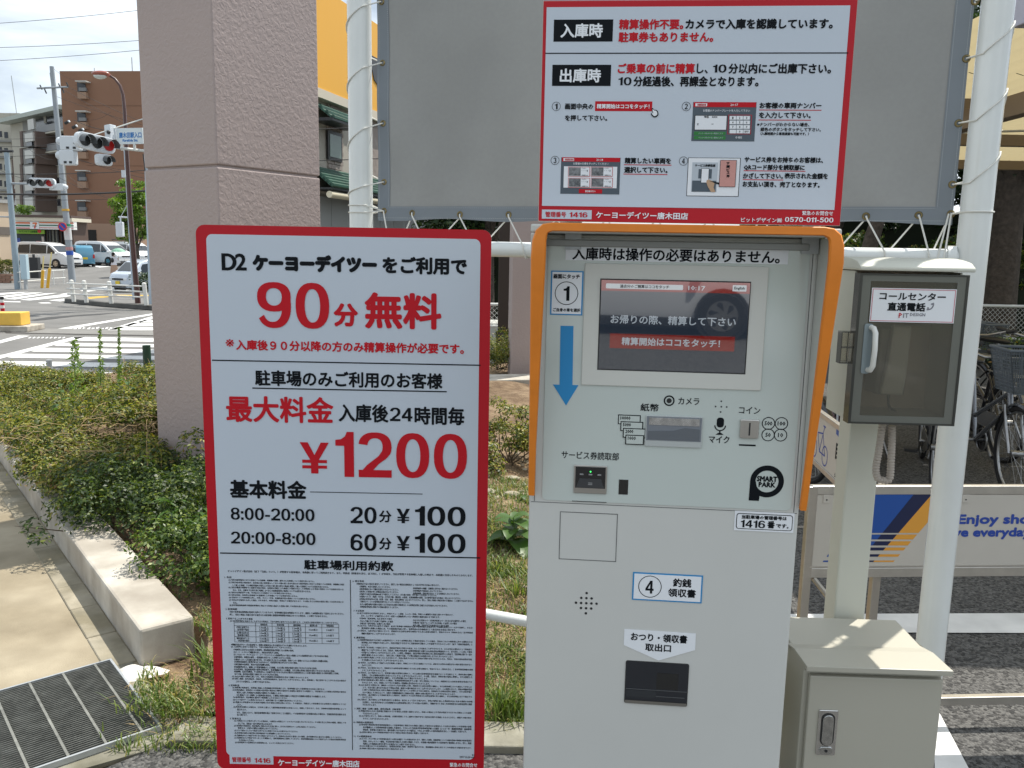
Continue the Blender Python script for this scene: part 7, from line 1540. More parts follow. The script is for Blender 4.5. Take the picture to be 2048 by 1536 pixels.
# ------------------------------------------------------------------ cars
TY = mat('car_tyre', (.02, .02, .02), .8); GLS = mat('car_glass', (.02, .025, .03), .06, coat=.5); CHRO = mat('car_chrome', (.6, .6, .6), .15, 1); HL = mat('headlight', (.65, .68, .7), .1, coat=1); TLR = mat('tail_light', (.45, .01, .01), .2, coat=1); PLY = mat('plate_yellow', (.70, .50, .02), .5); PLW = mat('plate_white', (.7, .7, .68), .5); TRIM = mat('car_trim', (.02, .02, .022), .5)
def car(name, label, cat, pos, rz, col, prof, Lc, Wc, wheels, R, side_windows, ws, rw, plate, belt, rack=False, sill=None):
    """side profile prof = closed outline (x along the car from tail 0 to nose, z); narrows above the belt line"""
    t = thing(name, label, cat, pos, rz); paint = mat('paint_' + '_'.join('%02d' % int(c * 99) for c in col), col, .25, coat=.8)
    zt__ = max(z for _, z in prof)
    def hw(x, z):
        k = Wc / 2
        if z > belt: k -= (z - belt) / (zt__ - belt) * .17
        e = min(x, Lc - x); k -= max(0, .35 - e) ** 1.6 * .38
        return k
    n = len(prof); vs = [(x - Lc / 2, s_ * hw(x, z), z) for s_ in (-1, 1) for x, z in prof]
    b = MB(); b.add(vs, [tuple(range(n)), tuple(range(2 * n - 1, n - 1, -1))] + [(i, i + n, (i + 1) % n + n, (i + 1) % n) for i in range(n)]); b.build('body', paint, t, bevel=.05, seg=3, smooth=True)
    for s_ in (-1, 1):
        for w in side_windows: b = MB(); P = [(x - Lc / 2, s_ * (hw(x, z) + .006), z) for x, z in w]; P2_ = [(x, y - s_ * .02, z) for x, y, z in P]; m_ = len(P); b.add(P + P2_, [tuple(range(m_)), tuple(range(2*m_-1, m_-1, -1))] + [(i, i+m_, (i+1) % m_ + m_, (i+1) % m_) for i in range(m_)]); b.build('side_window', GLS, t)
        for wx in wheels:
            b = MB(); b.tube([(wx - Lc / 2, s_ * (Wc / 2 - .20), R), (wx - Lc / 2, s_ * (Wc / 2 + .006), R)], R * 1.13, 22); b.build('wheel_arch', TRIM, t)
            b = MB(); b.tube([(wx - Lc / 2, s_ * (Wc / 2 - .18), R), (wx - Lc / 2, s_ * (Wc / 2 - .01), R), (wx - Lc / 2, s_ * (Wc / 2 + .018), R)], [R, R, R * .93], 22); wh = b.build('wheel', TY, t)
            b = MB(); y = s_ * (Wc / 2 + .022); b.cyl((wx - Lc / 2, y - s_ * .02, R), (wx - Lc / 2, y, R), R * .64, 20)
            hubm = b.build('rim', CHRO, wh); b = MB()
            for k in range(6):
                a = k * math.pi / 3 + .3; c1, s1 = math.cos(a), math.sin(a); b.add([(wx - Lc/2 + R*.2*c1, y + s_*.003, R + R*.2*s1), (wx - Lc/2 + R*.52*math.cos(a+.28), y + s_*.003, R + R*.52*math.sin(a+.28)), (wx - Lc/2 + R*.6*math.cos(a+.52), y + s_*.003, R + R*.6*math.sin(a+.52)), (wx - Lc/2 + R*.52*math.cos(a+.76), y + s_*.003, R + R*.52*math.sin(a+.76))], [(0, 1, 2, 3)])
            b.build('rim_gaps', TRIM, wh, fix=False)
        xm_ = side_windows[0][0][0] - Lc / 2; xq = side_windows[0][1][0] - Lc/2; b = MB(); b.ball((xq + .05, s_ * (Wc / 2 + .07), belt + .06), .10, 10, 7, (.7, .9, .75)); b.build('mirror', paint, t, smooth=True)
    for nm, w, sg_ in (('windscreen', ws, 1), ('rear_window', rw, -1)):
        (xa, za_), (xb2, zb2_) = w; d = Vector((zb2_ - za_, 0, -(xb2 - xa))); d.normalize(); d = d if d.x * sg_ > 0 else -d
        P = []
        for (x, z), yy in (((xa, za_), -1), ((xa, za_), 1), ((xb2, zb2_), 1), ((xb2, zb2_), -1)): P.append(Vector((x - Lc / 2, yy * (hw(x, z) - .10), z)) + d * .014)
        b = MB(); b.add([tuple(p) for p in P] + [tuple(p - d * .02) for p in P], [(0,1,2,3), (7,6,5,4), (0,4,5,1), (1,5,6,2), (2,6,7,3), (3,7,4,0)]); b.build(nm, GLS, t)
    zn = belt * .78; xf, xr_ = Lc / 2, -Lc / 2
    for s_ in (-1, 1):
        b = MB(); b.prism([(s_ * (Wc/2 - .12), zn), (s_ * (Wc/2 - .50), zn - .02), (s_ * (Wc/2 - .48), zn - .16), (s_ * (Wc/2 - .10), zn - .12)], xf - .22, xf + .015, 'x'); b.build('headlight', HL, t, bevel=.01)
        b = MB(); b.prism([(s_ * (Wc/2 - .07), zn + .22), (s_ * (Wc/2 - .20), zn + .22), (s_ * (Wc/2 - .22), zn - .08), (s_ * (Wc/2 - .07), zn - .08)], xr_ - .018, xr_ + .10, 'x'); b.build('tail_light', TLR, t, bevel=.01)
    b = MB(); b.box(xf - .1, -.42, zn - .12, xf + .02, .42, zn - .02); b.build('grille', TRIM, t, bevel=.01); b = MB(); b.box(xf - .1, -.55, .26, xf + .018, .55, .38); b.build('air_intake', TRIM, t, bevel=.01)
    b = MB(); b.box(xf + .021, -.165, .40, xf + .032, .165, .56); b.build('number_plate', plate, t); b = MB(); b.box(xr_ - .034, -.165, .56, xr_ - .02, .165, .72); b.build('number_plate', plate, t)
    b = MB(); b.box(.35 - Lc / 2 + .0, -Wc / 2 + .06, .14, Lc / 2 - .35, Wc / 2 - .06, .26); b.build('underbody', TRIM, t)
    if rack:
        rk = MB()
        for y in (-.6, .6): rk.tube([(-1.6, y, zt__ + .16), (1.1, y, zt__ + .16)], .02, 6)
        for x in (-1.4, -.4, .8): rk.tube([(x, -.62, zt__ + .13), (x, .62, zt__ + .13)], .02, 6)
        for x in (-1.4, .8):
            for y in (-.6, .6): rk.tube([(x, y, zt__ - .02), (x, y, zt__ + .16)], .018, 5)
        rk.build('roof_rack', TRIM, t)
    return t
VAN = [(0.04, .22), (.0, .55), (.02, 1.0), (.12, 1.55), (.30, 1.80), (.7, 1.86), (2.2, 1.87), (2.9, 1.80), (3.35, 1.62), (4.0, 1.15), (4.45, 1.02), (4.66, .85), (4.72, .55), (4.68, .22)]
VW = [[(3.05, 1.04), (3.82, 1.04), (3.60, 1.25), (3.22, 1.55), (3.05, 1.62)], [(1.55, 1.04), (2.95, 1.04), (2.95, 1.64), (1.55, 1.68)], [(.35, 1.06), (1.45, 1.04), (1.45, 1.68), (.50, 1.64)]]
WHP = (.72, .73, .74)
p = at2(98, 63.2); car('white_minivan', 'white minivan parked side-on in front of the convenience store, nose to the right', 'minivan', (p.x, p.y, p.z), rad(-14), WHP, VAN, 4.72, 1.72, (.85, 3.75), .31, VW, ((4.0, 1.17), (3.38, 1.60)), ((.05, 1.1), (.20, 1.62)), PLW, 1.0)
ALPH = [(0.03, .22), (.0, .6), (.02, 1.05), (.10, 1.55), (.28, 1.84), (.7, 1.92), (2.6, 1.92), (3.1, 1.84), (3.5, 1.62), (4.1, 1.2), (4.6, 1.05), (4.80, .85), (4.85, .5), (4.8, .22)]
AW = [[(3.15, 1.08), (3.92, 1.08), (3.65, 1.30), (3.3, 1.58), (3.15, 1.66)], [(1.6, 1.08), (3.05, 1.08), (3.05, 1.68), (1.6, 1.72)], [(.35, 1.1), (1.5, 1.08), (1.5, 1.72), (.45, 1.68)]]
p = at2(208, 68.5); car('white_minivan', 'larger white minivan behind the woman with the green parasol', 'minivan', (p.x, p.y, p.z), rad(-22), WHP, ALPH, 4.85, 1.83, (.9, 3.9), .33, AW, ((4.1, 1.22), (3.52, 1.60)), ((.05, 1.12), (.18, 1.64)), PLW, 1.05)
KEI = [(0.03, .22), (.0, .55), (.02, 1.0), (.14, 1.45), (.35, 1.58), (.8, 1.64), (2.0, 1.62), (2.5, 1.48), (2.95, 1.02), (3.25, .92), (3.38, .72), (3.4, .4), (3.36, .22)]
KW = [[(1.75, .98), (2.75, .98), (2.45, 1.38), (1.75, 1.46)], [(.85, .98), (1.68, .98), (1.68, 1.46), (.85, 1.46)], [(.3, 1.05), (.78, 1.0), (.78, 1.46), (.42, 1.40)]]
p = at2(163, 66); car('blue_kei_car', 'small light blue car seen from behind between the two white minivans', 'car', (p.x, p.y, p.z), rad(127), (.07, .24, .36), KEI, 3.4, 1.48, (.55, 2.8), .27, KW, ((2.93, 1.04), (2.52, 1.46)), ((.05, 1.02), (.16, 1.42)), PLY, .92)
p = at2(262, 71); car('white_van', 'white van with black roof rack half hidden behind the larger minivan', 'van', (p.x, p.y, p.z), rad(-30), WHP, ALPH, 4.85, 1.75, (.9, 3.9), .33, AW, ((4.1, 1.22), (3.52, 1.60)), ((.05, 1.12), (.18, 1.64)), PLW, 1.05, rack=True)
p = at2(293, 43); car('silver_kei_car', 'small silver car with a yellow plate facing us behind the brown lamp post', 'car', (p.x, p.y, p.z), rad(-118), (.50, .56, .64), KEI, 3.4, 1.48, (.55, 2.8), .27, KW, ((2.93, 1.04), (2.52, 1.46)), ((.05, 1.02), (.16, 1.42)), PLY, .92)
SED = [(0.03, .22), (.0, .55), (.05, .95), (.35, 1.08), (.9, 1.12), (1.35, 1.42), (1.9, 1.52), (2.6, 1.50), (3.2, 1.22), (3.55, 1.02), (4.2, .90), (4.45, .72), (4.5, .4), (4.46, .22)]
SW = [[(2.2, 1.02), (3.3, 1.02), (2.95, 1.28), (2.6, 1.42), (2.2, 1.44)], [(1.1, 1.04), (2.12, 1.02), (2.12, 1.44), (1.45, 1.38)]]
car('silver_car', 'silver car parked behind the photographer, mirrored in the dark touch screen', 'car', (-.30, -8.7, .0), rad(0), (.50, .51, .53), SED, 4.5, 1.7, (.8, 3.6), .31, SW, ((3.45, 1.08), (2.75, 1.47)), ((.55, 1.14), (1.32, 1.42)), PLW, .98)
for k in range(4): slab('parking_line', [(-6 + k * 5.2, -12.5), (-5.88 + k * 5.2, -12.5), (-5.88 + k * 5.2, -7.6), (-6 + k * 5.2, -7.6)], .003, .007, LINEP)

# ------------------------------------------------------------------ woman with parasol
pw = at2(228, 57); wz = pw.z
SK = mat('skin', (.55, .36, .27), .5); BL = mat('blouse_white', (.72, .70, .74), .8); SKT = mat('skirt_beige', (.42, .27, .19), .8, var=.15, vs=14); HAI = mat('hair_dark', (.03, .02, .015), .6)
def bodymesh(name, joints, edges, radii, m, par):
    bm = bmesh.new(); ly = bm.verts.layers.skin.verify(); V = [bm.verts.new(j) for j in joints]
    for v, r in zip(V, radii): v[ly].radius = (r, r)
    V[0][ly].use_root = True
    for a, c in edges: bm.edges.new((V[a], V[c]))
    me = bpy.data.meshes.new(name); bm.to_mesh(me); bm.free(); me.materials.append(m); o = bpy.data.objects.new(name, me); COL.objects.link(o); o.parent = par
    o.modifiers.new('skin', 'SKIN'); s_ = o.modifiers.new('sub', 'SUBSURF'); s_.levels = 2; s_.render_levels = 2; return o
wm = thing('person', 'woman in a white blouse and beige skirt standing in the road under a green parasol', 'person', (pw.x, pw.y, wz), rad(160))
J = [(0, 0, .90), (0, 0, 1.12), (0, 0, 1.32), (0, -.01, 1.43), (0, -.015, 1.53), (0, -.01, 1.60), (.07, 0, .86), (.09, -.02, .48), (.09, .0, .09), (.09, -.10, .03), (-.07, 0, .86), (-.09, .03, .48), (-.09, .06, .09), (-.09, -.03, .03),
     (.15, 0, 1.33), (.20, -.06, 1.12), (.08, -.22, 1.22), (.06, -.26, 1.27), (-.15, 0, 1.33), (-.21, -.08, 1.14), (-.16, -.24, 1.28), (-.16, -.27, 1.34)]
E_ = [(0,1),(1,2),(2,3),(3,4),(4,5),(0,6),(6,7),(7,8),(8,9),(0,10),(10,11),(11,12),(12,13),(2,14),(14,15),(15,16),(16,17),(2,18),(18,19),(19,20),(20,21)]
R_ = [.12, .105, .11, .05, .088, .075, .08, .055, .035, .032, .08, .055, .035, .032, .05, .04, .03, .03, .05, .04, .03, .03]
bodymesh('body', J, E_, R_, SK, wm)
b = MB(); ringz = [(1.40, .07), (1.36, .17), (1.25, .165), (1.05, .15), (.92, .19), (.84, .22)]; n = 18; vs = [(r * math.cos(2*math.pi*i/n) * 1.05, r * .75 * math.sin(2*math.pi*i/n), z) for z, r in ringz for i in range(n)]
b.add(vs, [(j*n+i, j*n+(i+1)%n, (j+1)*n+(i+1)%n, (j+1)*n+i) for j in range(len(ringz)-1) for i in range(n)]); b.build('blouse', BL, wm, smooth=True, fix=False)
b = MB()
for s_ in (1, -1): b.tube([(.13 * s_, 0, 1.35), (.20 * s_, -.05, 1.14), (.13 * s_, -.17, 1.20)], [.07, .075, .07], 10)
b.build('sleeves', BL, wm, smooth=True)
b = MB(); ringz = [(.98, .16), (.80, .20), (.5, .25), (.26, .27)]; n = 22; vs = [((r + .012 * math.sin(i * 2.6)) * math.cos(2*math.pi*i/n), (r * .8 + .012 * math.sin(i * 2.6)) * math.sin(2*math.pi*i/n), z) for z, r in ringz for i in range(n)]
b.add(vs, [(j*n+i, j*n+(i+1)%n, (j+1)*n+(i+1)%n, (j+1)*n+i) for j in range(3) for i in range(n)]); b.build('skirt', SKT, wm, smooth=True, fix=False)
b = MB(); b.ball((0, .02, 1.57), .105, 14, 9, (.95, 1.05, 1.1)); b.ball((0, .10, 1.50), .06, 10, 7, (1, .8, 1.6)); b.build('hair', HAI, wm, smooth=True)
b = MB(); b.ball((0, -.115, 1.56), .016, 8, 6, (.8, 1, 1.2)); b.build('nose', SK, wm, smooth=True)
for s_ in (-1, 1): b = MB(); b.ball((s_ * .033, -.100, 1.585), .010, 8, 5); b.build('eye', HAI, wm, smooth=True)
b = MB(); b.box(-.02, -.108, 1.515, .02, -.098, 1.523); b.build('mouth', mat('lips', (.4, .1, .1), .5), wm)
for s_ in (1, -1): b = MB(); b.ball((s_ * .09, -.05, .035), .045, 10, 6, (.8, 1.9, .6)); b.build('shoe', DARK, wm, smooth=True)
b = MB(); b.ball((0, .12, 1.15), .13, 10, 8, (1, .6, 1.3)); b.build('backpack', DARK, wm, smooth=True)
ca, sa = math.cos(rad(160)), math.sin(rad(160)); hx_, hy_ = -.16 * ca + .27 * sa, -.16 * sa - .27 * ca
ps = thing('parasol', 'small green and white parasol held by the woman in the road', 'parasol', (pw.x + hx_, pw.y + hy_, wz + 1.25), 0)
b = MB(); b.tube([(0, 0, -.05), (.02, 0, .72)], .010, 8); b.build('shaft', ALU, ps); b = MB(); b.tube([(0, 0, -.12), (0, 0, -.04)], .017, 8); b.build('handle', DARK, ps)
b = MB(); n = 8; vs = [(.02, 0, .72)] + [(.02 + r * math.cos(2*math.pi*i/n), r * math.sin(2*math.pi*i/n), z) for r, z in ((.22, .68), (.40, .58), (.50, .46)) for i in range(n)]
b.add(vs, [(0, 1+i, 1+(i+1)%n) for i in range(n)] + [(1+j*n+i, 1+(j+1)*n+i, 1+(j+1)*n+(i+1)%n, 1+j*n+(i+1)%n) for j in (0, 1) for i in range(n)]); b.build('canopy', mat('parasol_green', (.10, .30, .19), .6, c2=(.30, .45, .36), vs=4), ps, fix=False)
b = MB()
for i in range(n): b.tube([(.02, 0, .71), (.02 + .5 * math.cos(2*math.pi*i/n), .5 * math.sin(2*math.pi*i/n), .455)], .004, 4)
tag(b.build('ribs', ALU, ps), kind='stuff')

# ------------------------------------------------------------------ poles, signals, lamp, signs
def at(x, y, Y): return dep(x, y, Y)
PG = mat('pole_grey', (.30, .33, .36), .6, var=.12, vs=1.2); PBL = mat('pole_pale_blue', (.42, .50, .58), .45); PBR = mat('lamp_brown', (.065, .022, .018), .4, coat=.3); SIGW = mat('signal_housing', (.62, .66, .70), .4); LENS = mat('lens_off', (.02, .022, .024), .2, coat=.5); LRED = mat('lens_red', (.30, .010, .010), .3, em=(1, .03, .02), ems=.05)
def polething(name, label, cat, base, top, r0, r1, m, group=None):
    t = thing(name, label, cat, tuple(base), 0, group); b = MB(); b.tube([(0, 0, -.1), tuple(Vector(top) - Vector(base))], [r0, r1], 14); b.build('pole', m, t, smooth=True); return t
# utility pole
ub_ = st(145, 564); utop = at(103.5, 133, ub_.y); utop.x = ub_.x + (utop.x - ub_.x) * .0 + (at(104, 140, ub_.y).x - ub_.x)
up = polething('utility_pole', 'tall grey concrete utility pole with crossarm in front of the cream apartments', 'utility pole', ub_, utop, .20, .12, PG)
def rel(v, b0): return tuple(Vector(v) - Vector(b0))
Yu = ub_.y
for (x0, y0, x1, y1) in ((74, 176.5, 135, 174),): b = MB(); b.tube([rel(at(x0, y0, Yu - .2), ub_), rel(at(x1, y1, Yu - .2), ub_)], .055, 6); b.build('crossarm', PG, up)
for x, y in ((84, 176), (93, 184), (121, 173), (128, 183), (137, 171)): b = MB(); b.tube([rel(at(x, y + 3, Yu - .2), ub_), rel(at(x - 4, y - 6, Yu - .2), ub_)], .04, 6); b.build('insulator', DARK, up)
for x, y in ((130, 247), (145, 256), (158, 263)):
    b = MB(); b.tube([rel(at(x, y, Yu - .1), ub_), rel(at(x + 7, y - 4, Yu - .1), ub_)], .09, 10); f_ = b.build('cable_closure', DARK, up); b = MB(); b.tube([rel(at(x + 7, y - 4, Yu - .1), ub_), rel(at(x + 9, y - 5, Yu - .1), ub_)], .07, 10); b.build('end_cap', SIGW, f_)
for y0, y1, m_ in ((448, 454, mat('label_green', (.02, .25, .12), .5)), (456, 480, mat('label_white', (.6, .6, .6), .5)), (418, 422, mat('label_amber', (.6, .35, .05), .5)), (502, 510, mat('label_blue', (.02, .08, .4), .5)), (494, 500, mat('label_pink', (.5, .25, .25), .5))):
    c = at(103.5 + (y0 - 133) / (564 - 133) * 41.5, y0, Yu); d_ = at(103.5 + (y1 - 133) / (564 - 133) * 41.5, y1, Yu); b = MB(); b.tube([rel(c, ub_), rel(d_, ub_)], .205, 14); b.build('band', m_, up, smooth=True)
b = MB(); b.tube([rel(at(104, 146, Yu), ub_), rel(at(108, 175, Yu), ub_)], .13, 10); b.build('pole_head', PG, up)
# round no-parking sign
np_ = at(124.5, 453.5, Yu - .6); ns = thing('no_parking_sign', 'round blue no-parking sign with red ring beside the utility pole', 'sign', tuple(np_)); b = MB(); b.cyl((0, 0, 0), (0, .04, 0), .26, 24); b.build('disc', mat('sign_red_far', (.55, .03, .03), .5), ns); b = MB(); b.cyl((0, -.01, 0), (0, -.002, 0), .20, 24); b.build('blue_field', mat('sign_blue_far', (.02, .06, .40), .5), ns); b = MB(); b.add([(-.16, -.012, .11), (-.11, -.012, .16), (.16, -.012, -.11), (.11, -.012, -.16)], [(0, 1, 2, 3)]); b.build('slash', mat('sign_red_far', (0, 0, 0)), ns, fix=False); b = MB(); b.tube([(.0, .05, 0), (.62, .5, 0)], .02, 6); b.build('bracket', GALV, ns)
# left signal pole with arm and signal
lb_ = st(36, 578.5); lt_ = at(13, 305, lb_.y); lp = polething('signal_pole', 'grey signal pole at the left edge carrying a horizontal arm', 'pole', lb_, lt_, .155, .115, mat('pole_bluegrey', (.26, .33, .38), .5, var=.06, vs=1)); Yl = lb_.y
b = MB(); b.tube([rel(at(19, 366.5, Yl), lb_), rel(at(62, 368, Yl), lb_)], .05, 8); b.build('arm', PG, lp); b = MB(); b.tube([rel(at(-20, 302, Yl), lb_), rel(at(26, 302.5, Yl), lb_)], .06, 8); b.build('top_arm', DARK, lp); b = MB(); b.tube([rel(at(-20, 433, Yl), lb_), rel(at(22, 434, Yl), lb_)], .035, 8); b.build('lower_arm', PG, lp)
def signal(label, x0, x1, yc, Y, s=1.0, rzd=0, red=2, drop=False, hood_deg=20, tilt=0):
    c = at((x0 + x1) / 2, yc, Y); px_m = Y / 1672; W_ = (x1 - x0) * px_m * s; r = W_ / 6.6; t = thing('traffic_signal', label, 'traffic signal', tuple(c), rad(rzd)); b = MB(); b.prism(rpoly(-W_ / 2, -r * 1.25, W_ / 2, r * 1.25, r * .9), -.10, .12); t.rotation_euler = (0, rad(tilt), rad(rzd)); b.build('housing', SIGW, t, bevel=.02)
    for k in range(3):
        u = (k - 1) * W_ * .31; b = MB(); b.cyl((u, -.13, 0), (u, -.105, 0), r * .88, 18); b.build('lens', LRED if k == red else LENS, t)
        b = MB(); n = 14; vs = []
        for i in range(n + 1):
            a = rad(-15 + 210 * i / n); vs += [(u + r * .98 * math.cos(a), -.105, r * .98 * math.sin(a)), (u + r * .98 * math.cos(a), -.105 - r * 1.5, r * .98 * math.sin(a) - .03)]
        b.add(vs, [(2*i, 2*i+1, 2*i+3, 2*i+2) for i in range(n)]); b.build('hood', SIGW if k == 9 else mat('hood_shell', (.10, .11, .12), .6), t, smooth=True, fix=False)
    return t
signal('horizontal traffic signal showing red on the arm of the left signal pole', 60, 109, 366, Yl - .2, 1, 8, 2)
b = MB(); c = at(114, 374, Yl); b.box(c.x - .35, c.y - .1, c.z - .16, c.x + .35, c.y + .2, c.z + .16); b.ball((c.x + .42, c.y, c.z), .13, 10, 6); tag(b.build('signal_backside', SIGW, bevel=.02), 'rear of a traffic signal turned away, at the end of the left arm', 'traffic signal')
# right signal pole (pale blue) with arm, name sign and signals
Yr = 31.5; rb_ = Vector((at(303, 600, Yr).x, Yr, -.9)); rt_ = at(290, 212, Yr); rp2 = polething('signal_pole', 'pale blue signal pole half hidden by the pink pillar', 'pole', rb_, rt_, .10, .085, PBL)
b = MB(); b.tube([rel(at(299, 303, Yr), rb_), rel(at(222, 294, Yr - 1.5), rb_)], .05, 10); b.build('arm', mat('arm_pale', (.58, .60, .58), .4), rp2, smooth=True)
b = MB(); b.tube([rel(at(285, 238, Yr), rb_), rel(at(178, 273, Yr - 1.5), rb_)], .022, 6); b.build('stay', mat('arm_pale', (.5, .5, .5), .4), rp2)
c = rel(at(292, 276, Yr - .2), rb_); b = MB(); b.box(c[0] - .12, c[1] - .1, c[2] - .20, c[0] + .11, c[1] + .05, c[2] + .20); b.build('junction_box', SIGW, rp2, bevel=.02)
b = MB(); b.tube([rel(at(286, 308, Yr - .3), rb_), rel(at(290, 340, Yr - .3), rb_), rel(at(303, 382, Yr - .3), rb_)], .02, 6); b.build('cable', DARK, rp2)
signal('horizontal traffic signal showing red beside the street name sign', 157, 224, 286, Yr - 2.0, 1.2, 60, 2, tilt=5)
c = at(208, 320, Yr - 2.0); t = thing('arrow_signal', 'single dark arrow signal hanging below the right traffic signal', 'traffic signal', tuple(c), rad(58)); b = MB(); b.prism(rpoly(-.29, -.19, .27, .19, .1), -.08, .1); b.build('housing', SIGW, t, bevel=.02); b = MB(); b.cyl((.06, -.1, 0), (.06, -.082, 0), .145, 18); b.build('lens', LENS, t); b = MB(); n = 14; vs = []
for i in range(n + 1): a = rad(-15 + 210 * i / n); vs += [(.06 + .16 * math.cos(a), -.09, .16 * math.sin(a)), (.06 + .16 * math.cos(a), -.33, .16 * math.sin(a) - .03)]
b.add(vs, [(2*i, 2*i+1, 2*i+3, 2*i+2) for i in range(n)]); b.build('hood', mat('hood_shell', (0, 0, 0)), t, smooth=True, fix=False)
for (x0, y0, x1, y1, lb3) in ((118, 274, 160, 300, 'side-on white traffic signal housing joined to the left of the red one'), (118, 302, 151, 329, 'lower side-on white signal housing with square hatches')):
    c = at((x0 + x1) / 2, (y0 + y1) / 2, Yr - 1.2); w2 = (x1 - x0) / 2 / 1672 * Yr; h2 = (y1 - y0) / 2 / 1672 * Yr; t = thing('signal_housing', lb3, 'traffic signal', tuple(c), 0); b = MB(); b.prism(rpoly(-w2 * .7, -h2, w2, h2, .06), -.15, .15); b.build('case', SIGW, t, bevel=.03); b = MB(); b.ball((-w2 * .8, 0, h2 * .3), h2 * .6, 12, 8); b.build('end_cap', SIGW, t, smooth=True)
    for x in (.0, w2 * .6): b = MB(); b.box(x - .05, -.16, -h2 * .8, x + .05, -.151, -h2 * .5); b.build('hatch', DARK, t)
b = MB(); b.tube([rel(at(140, 286, Yr - 1.2), rb_), rel(at(165, 286, Yr - 1.6), rb_), rel(at(222, 294, Yr - 1.5), rb_)], .04, 8); b.build('bracket', GALV, rp2)
# street name sign
FNm = Frame(at(253, 272, Yr - .9).x, Yr - .9, rad(-14)); nmw = thing('street_name_sign', 'white sign on the signal arm reading Karakida Sta. in blue', 'sign', (FNm.o.x, FNm.o.y, 0), rad(-14)); a = FNm.rect(232, 254, 286, 287); b = MB(); b.prism(rpoly(a[0], FNm.px(258, 288)[1], a[2], FNm.px(258, 256)[1], .02), 0, .05); b.build('plate', mat('sign_plate_pale', (.60, .66, .68), .4), nmw); BLS = mat('sign_text_blue', (.02, .16, .45), .5)
T(nmw, FNm, '唐木田駅入口', 238, 283, 270, 12, BLS, .03, off=-.004); T(nmw, FNm, 'Karakida Sta.', 245, 276, 280.5, 5.5, BLS, .05, off=-.004)
b = MB(); u, z = FNm.px(224, 264); b.prism([(u - .10, z - .30), (u + .12, z - .26), (u + .12, z + .24), (u - .12, z + .20)], -.25, .08); b.build('lamp_case', SIGW, nmw, bevel=.02); b = MB(); b.ball((u + .1, -.3, z - .05), .07, 10, 7); b.build('sensor', DARK, nmw, smooth=True)
for x in (243, 268): u, z = FNm.px(x, 288); b = MB(); b.box(u - .04, .0, z - .22, u + .04, .05, z); b.build('clamp', mat('arm_pale', (0, 0, 0)), nmw)
# brown street lamp
sb_ = gnd(276, 607, -.72); Ys = sb_.y; lm = thing('street_lamp', 'curved brown street lamp rising from the traffic island', 'street lamp', tuple(sb_)); P = [(276, 607), (268, 520), (260, 420), (253, 300), (249, 220), (246, 190), (240, 171), (230, 158), (219, 151)]
b = MB(); b.tube([rel(at(x, y, Ys), sb_) for x, y in P], [.105, .095, .085, .07, .06, .055, .05, .045, .04], 12); b.build('post', PBR, lm, smooth=True)
c = Vector(rel(at(201, 147, Ys), sb_)); b = MB(); b.ball(tuple(c), .33, 16, 10, (1.0, .5, .30)); b.tube([tuple(c + Vector((.2, 0, -.02))), rel(at(221, 152, Ys), sb_)], .06, 8); b.build('lamp_head', mat('lamp_head_brown', (.30, .08, .05), .35, coat=.4), lm, smooth=True); b = MB(); b.ball(tuple(c + Vector((-.02, 0, -.085))), .27, 16, 8, (.9, .45, .42)); b.build('lamp_glass', mat('lamp_glass', (.55, .58, .55), .2, coat=.5), lm, smooth=True)
# pedestrian signal post between
pb_ = Vector((at(266, 560, 34).x, 34, -.9)); t = polething('signal_post', 'slim pale signal post carrying a back-turned pedestrian signal', 'pole', pb_, at(250, 300, 34), .06, .05, PBL)
c = rel(at(240, 459, 34), pb_); b = MB(); b.box(c[0] - .14, c[1] - .12, c[2] - .30, c[0] + .14, c[1] + .12, c[2] + .30); b.build('signal_case', SIGW, t, bevel=.05); b = MB(); b.tube([rel(at(237, 434, 34), pb_), rel(at(259, 435, 34), pb_)], .03, 8); b.tube([rel(at(240, 436, 34), pb_), rel(at(258, 404, 34), pb_)], .012, 6); b.tube([rel(at(241, 434, 34), pb_), rel(at(241, 446, 34), pb_)], .03, 8); b.build('bracket', SIGW, t); c = rel(at(249, 348, 34), pb_); b = MB(); b.box(c[0] - .08, c[1] - .1, c[2] - .14, c[0] + .08, c[1] + .05, c[2] + .14); b.build('small_box', SIGW, t)
# blue crossing sign
bb_ = Vector((at(319, 700, 15.6).x, 15.6, -.9)); t = thing('crossing_sign', 'blue vertical crossing sign on a white pole at the edge of the pillar', 'sign', tuple(bb_)); FBs = Frame(bb_.x, 15.55, 0)
b = MB(); b.tube([rel(at(321, 715, 15.6), bb_), rel(at(307, 480, 15.6), bb_)], .042, 12); b.build('pole', mat('pole_white_blue', (.60, .64, .68), .4), t, smooth=True)
s0 = FBs.rect(301, 466, 325, 520)
b = MB(); b.prism([(p_[0], p_[1] + .9) for p_ in [(s0[0], s0[1]), (s0[2], s0[1]), (s0[2], s0[3]), (s0[0], s0[3])]], -.09, -.06); bl = b.build('blue_plate', mat('plate_blue', (.018, .07, .36), .4), t)
def TB(s, x, y, h, par, m): 
    u, v = FBs.px(x, y, -.1); TQ.append(dict(par=par, s=s, u0=u - h * .00045 * 10, u1=u + h * .00045 * 10, v=v + .9, h=h * .0095, m=m, bold=.035, off=-.092, name='lettering', fnt=None, key=None))
for i, s in enumerate('横断あり'): TB(s, 306.5, 476 + i * 11, 9, bl, WPR)
for i, s in enumerate('歩行者'): TB(s, 315.5, 476 + i * 13, 9, bl, WPR)
s0 = FBs.rect(302.5, 523, 326, 538); b = MB(); b.prism([(s0[0], s0[1] + .9), (s0[2], s0[1] + .9), (s0[2], s0[3] + .9), (s0[0], s0[3] + .9)], -.085, -.06); wp_ = b.build('white_plate', mat('plate_cream', (.60, .58, .46), .5), t)
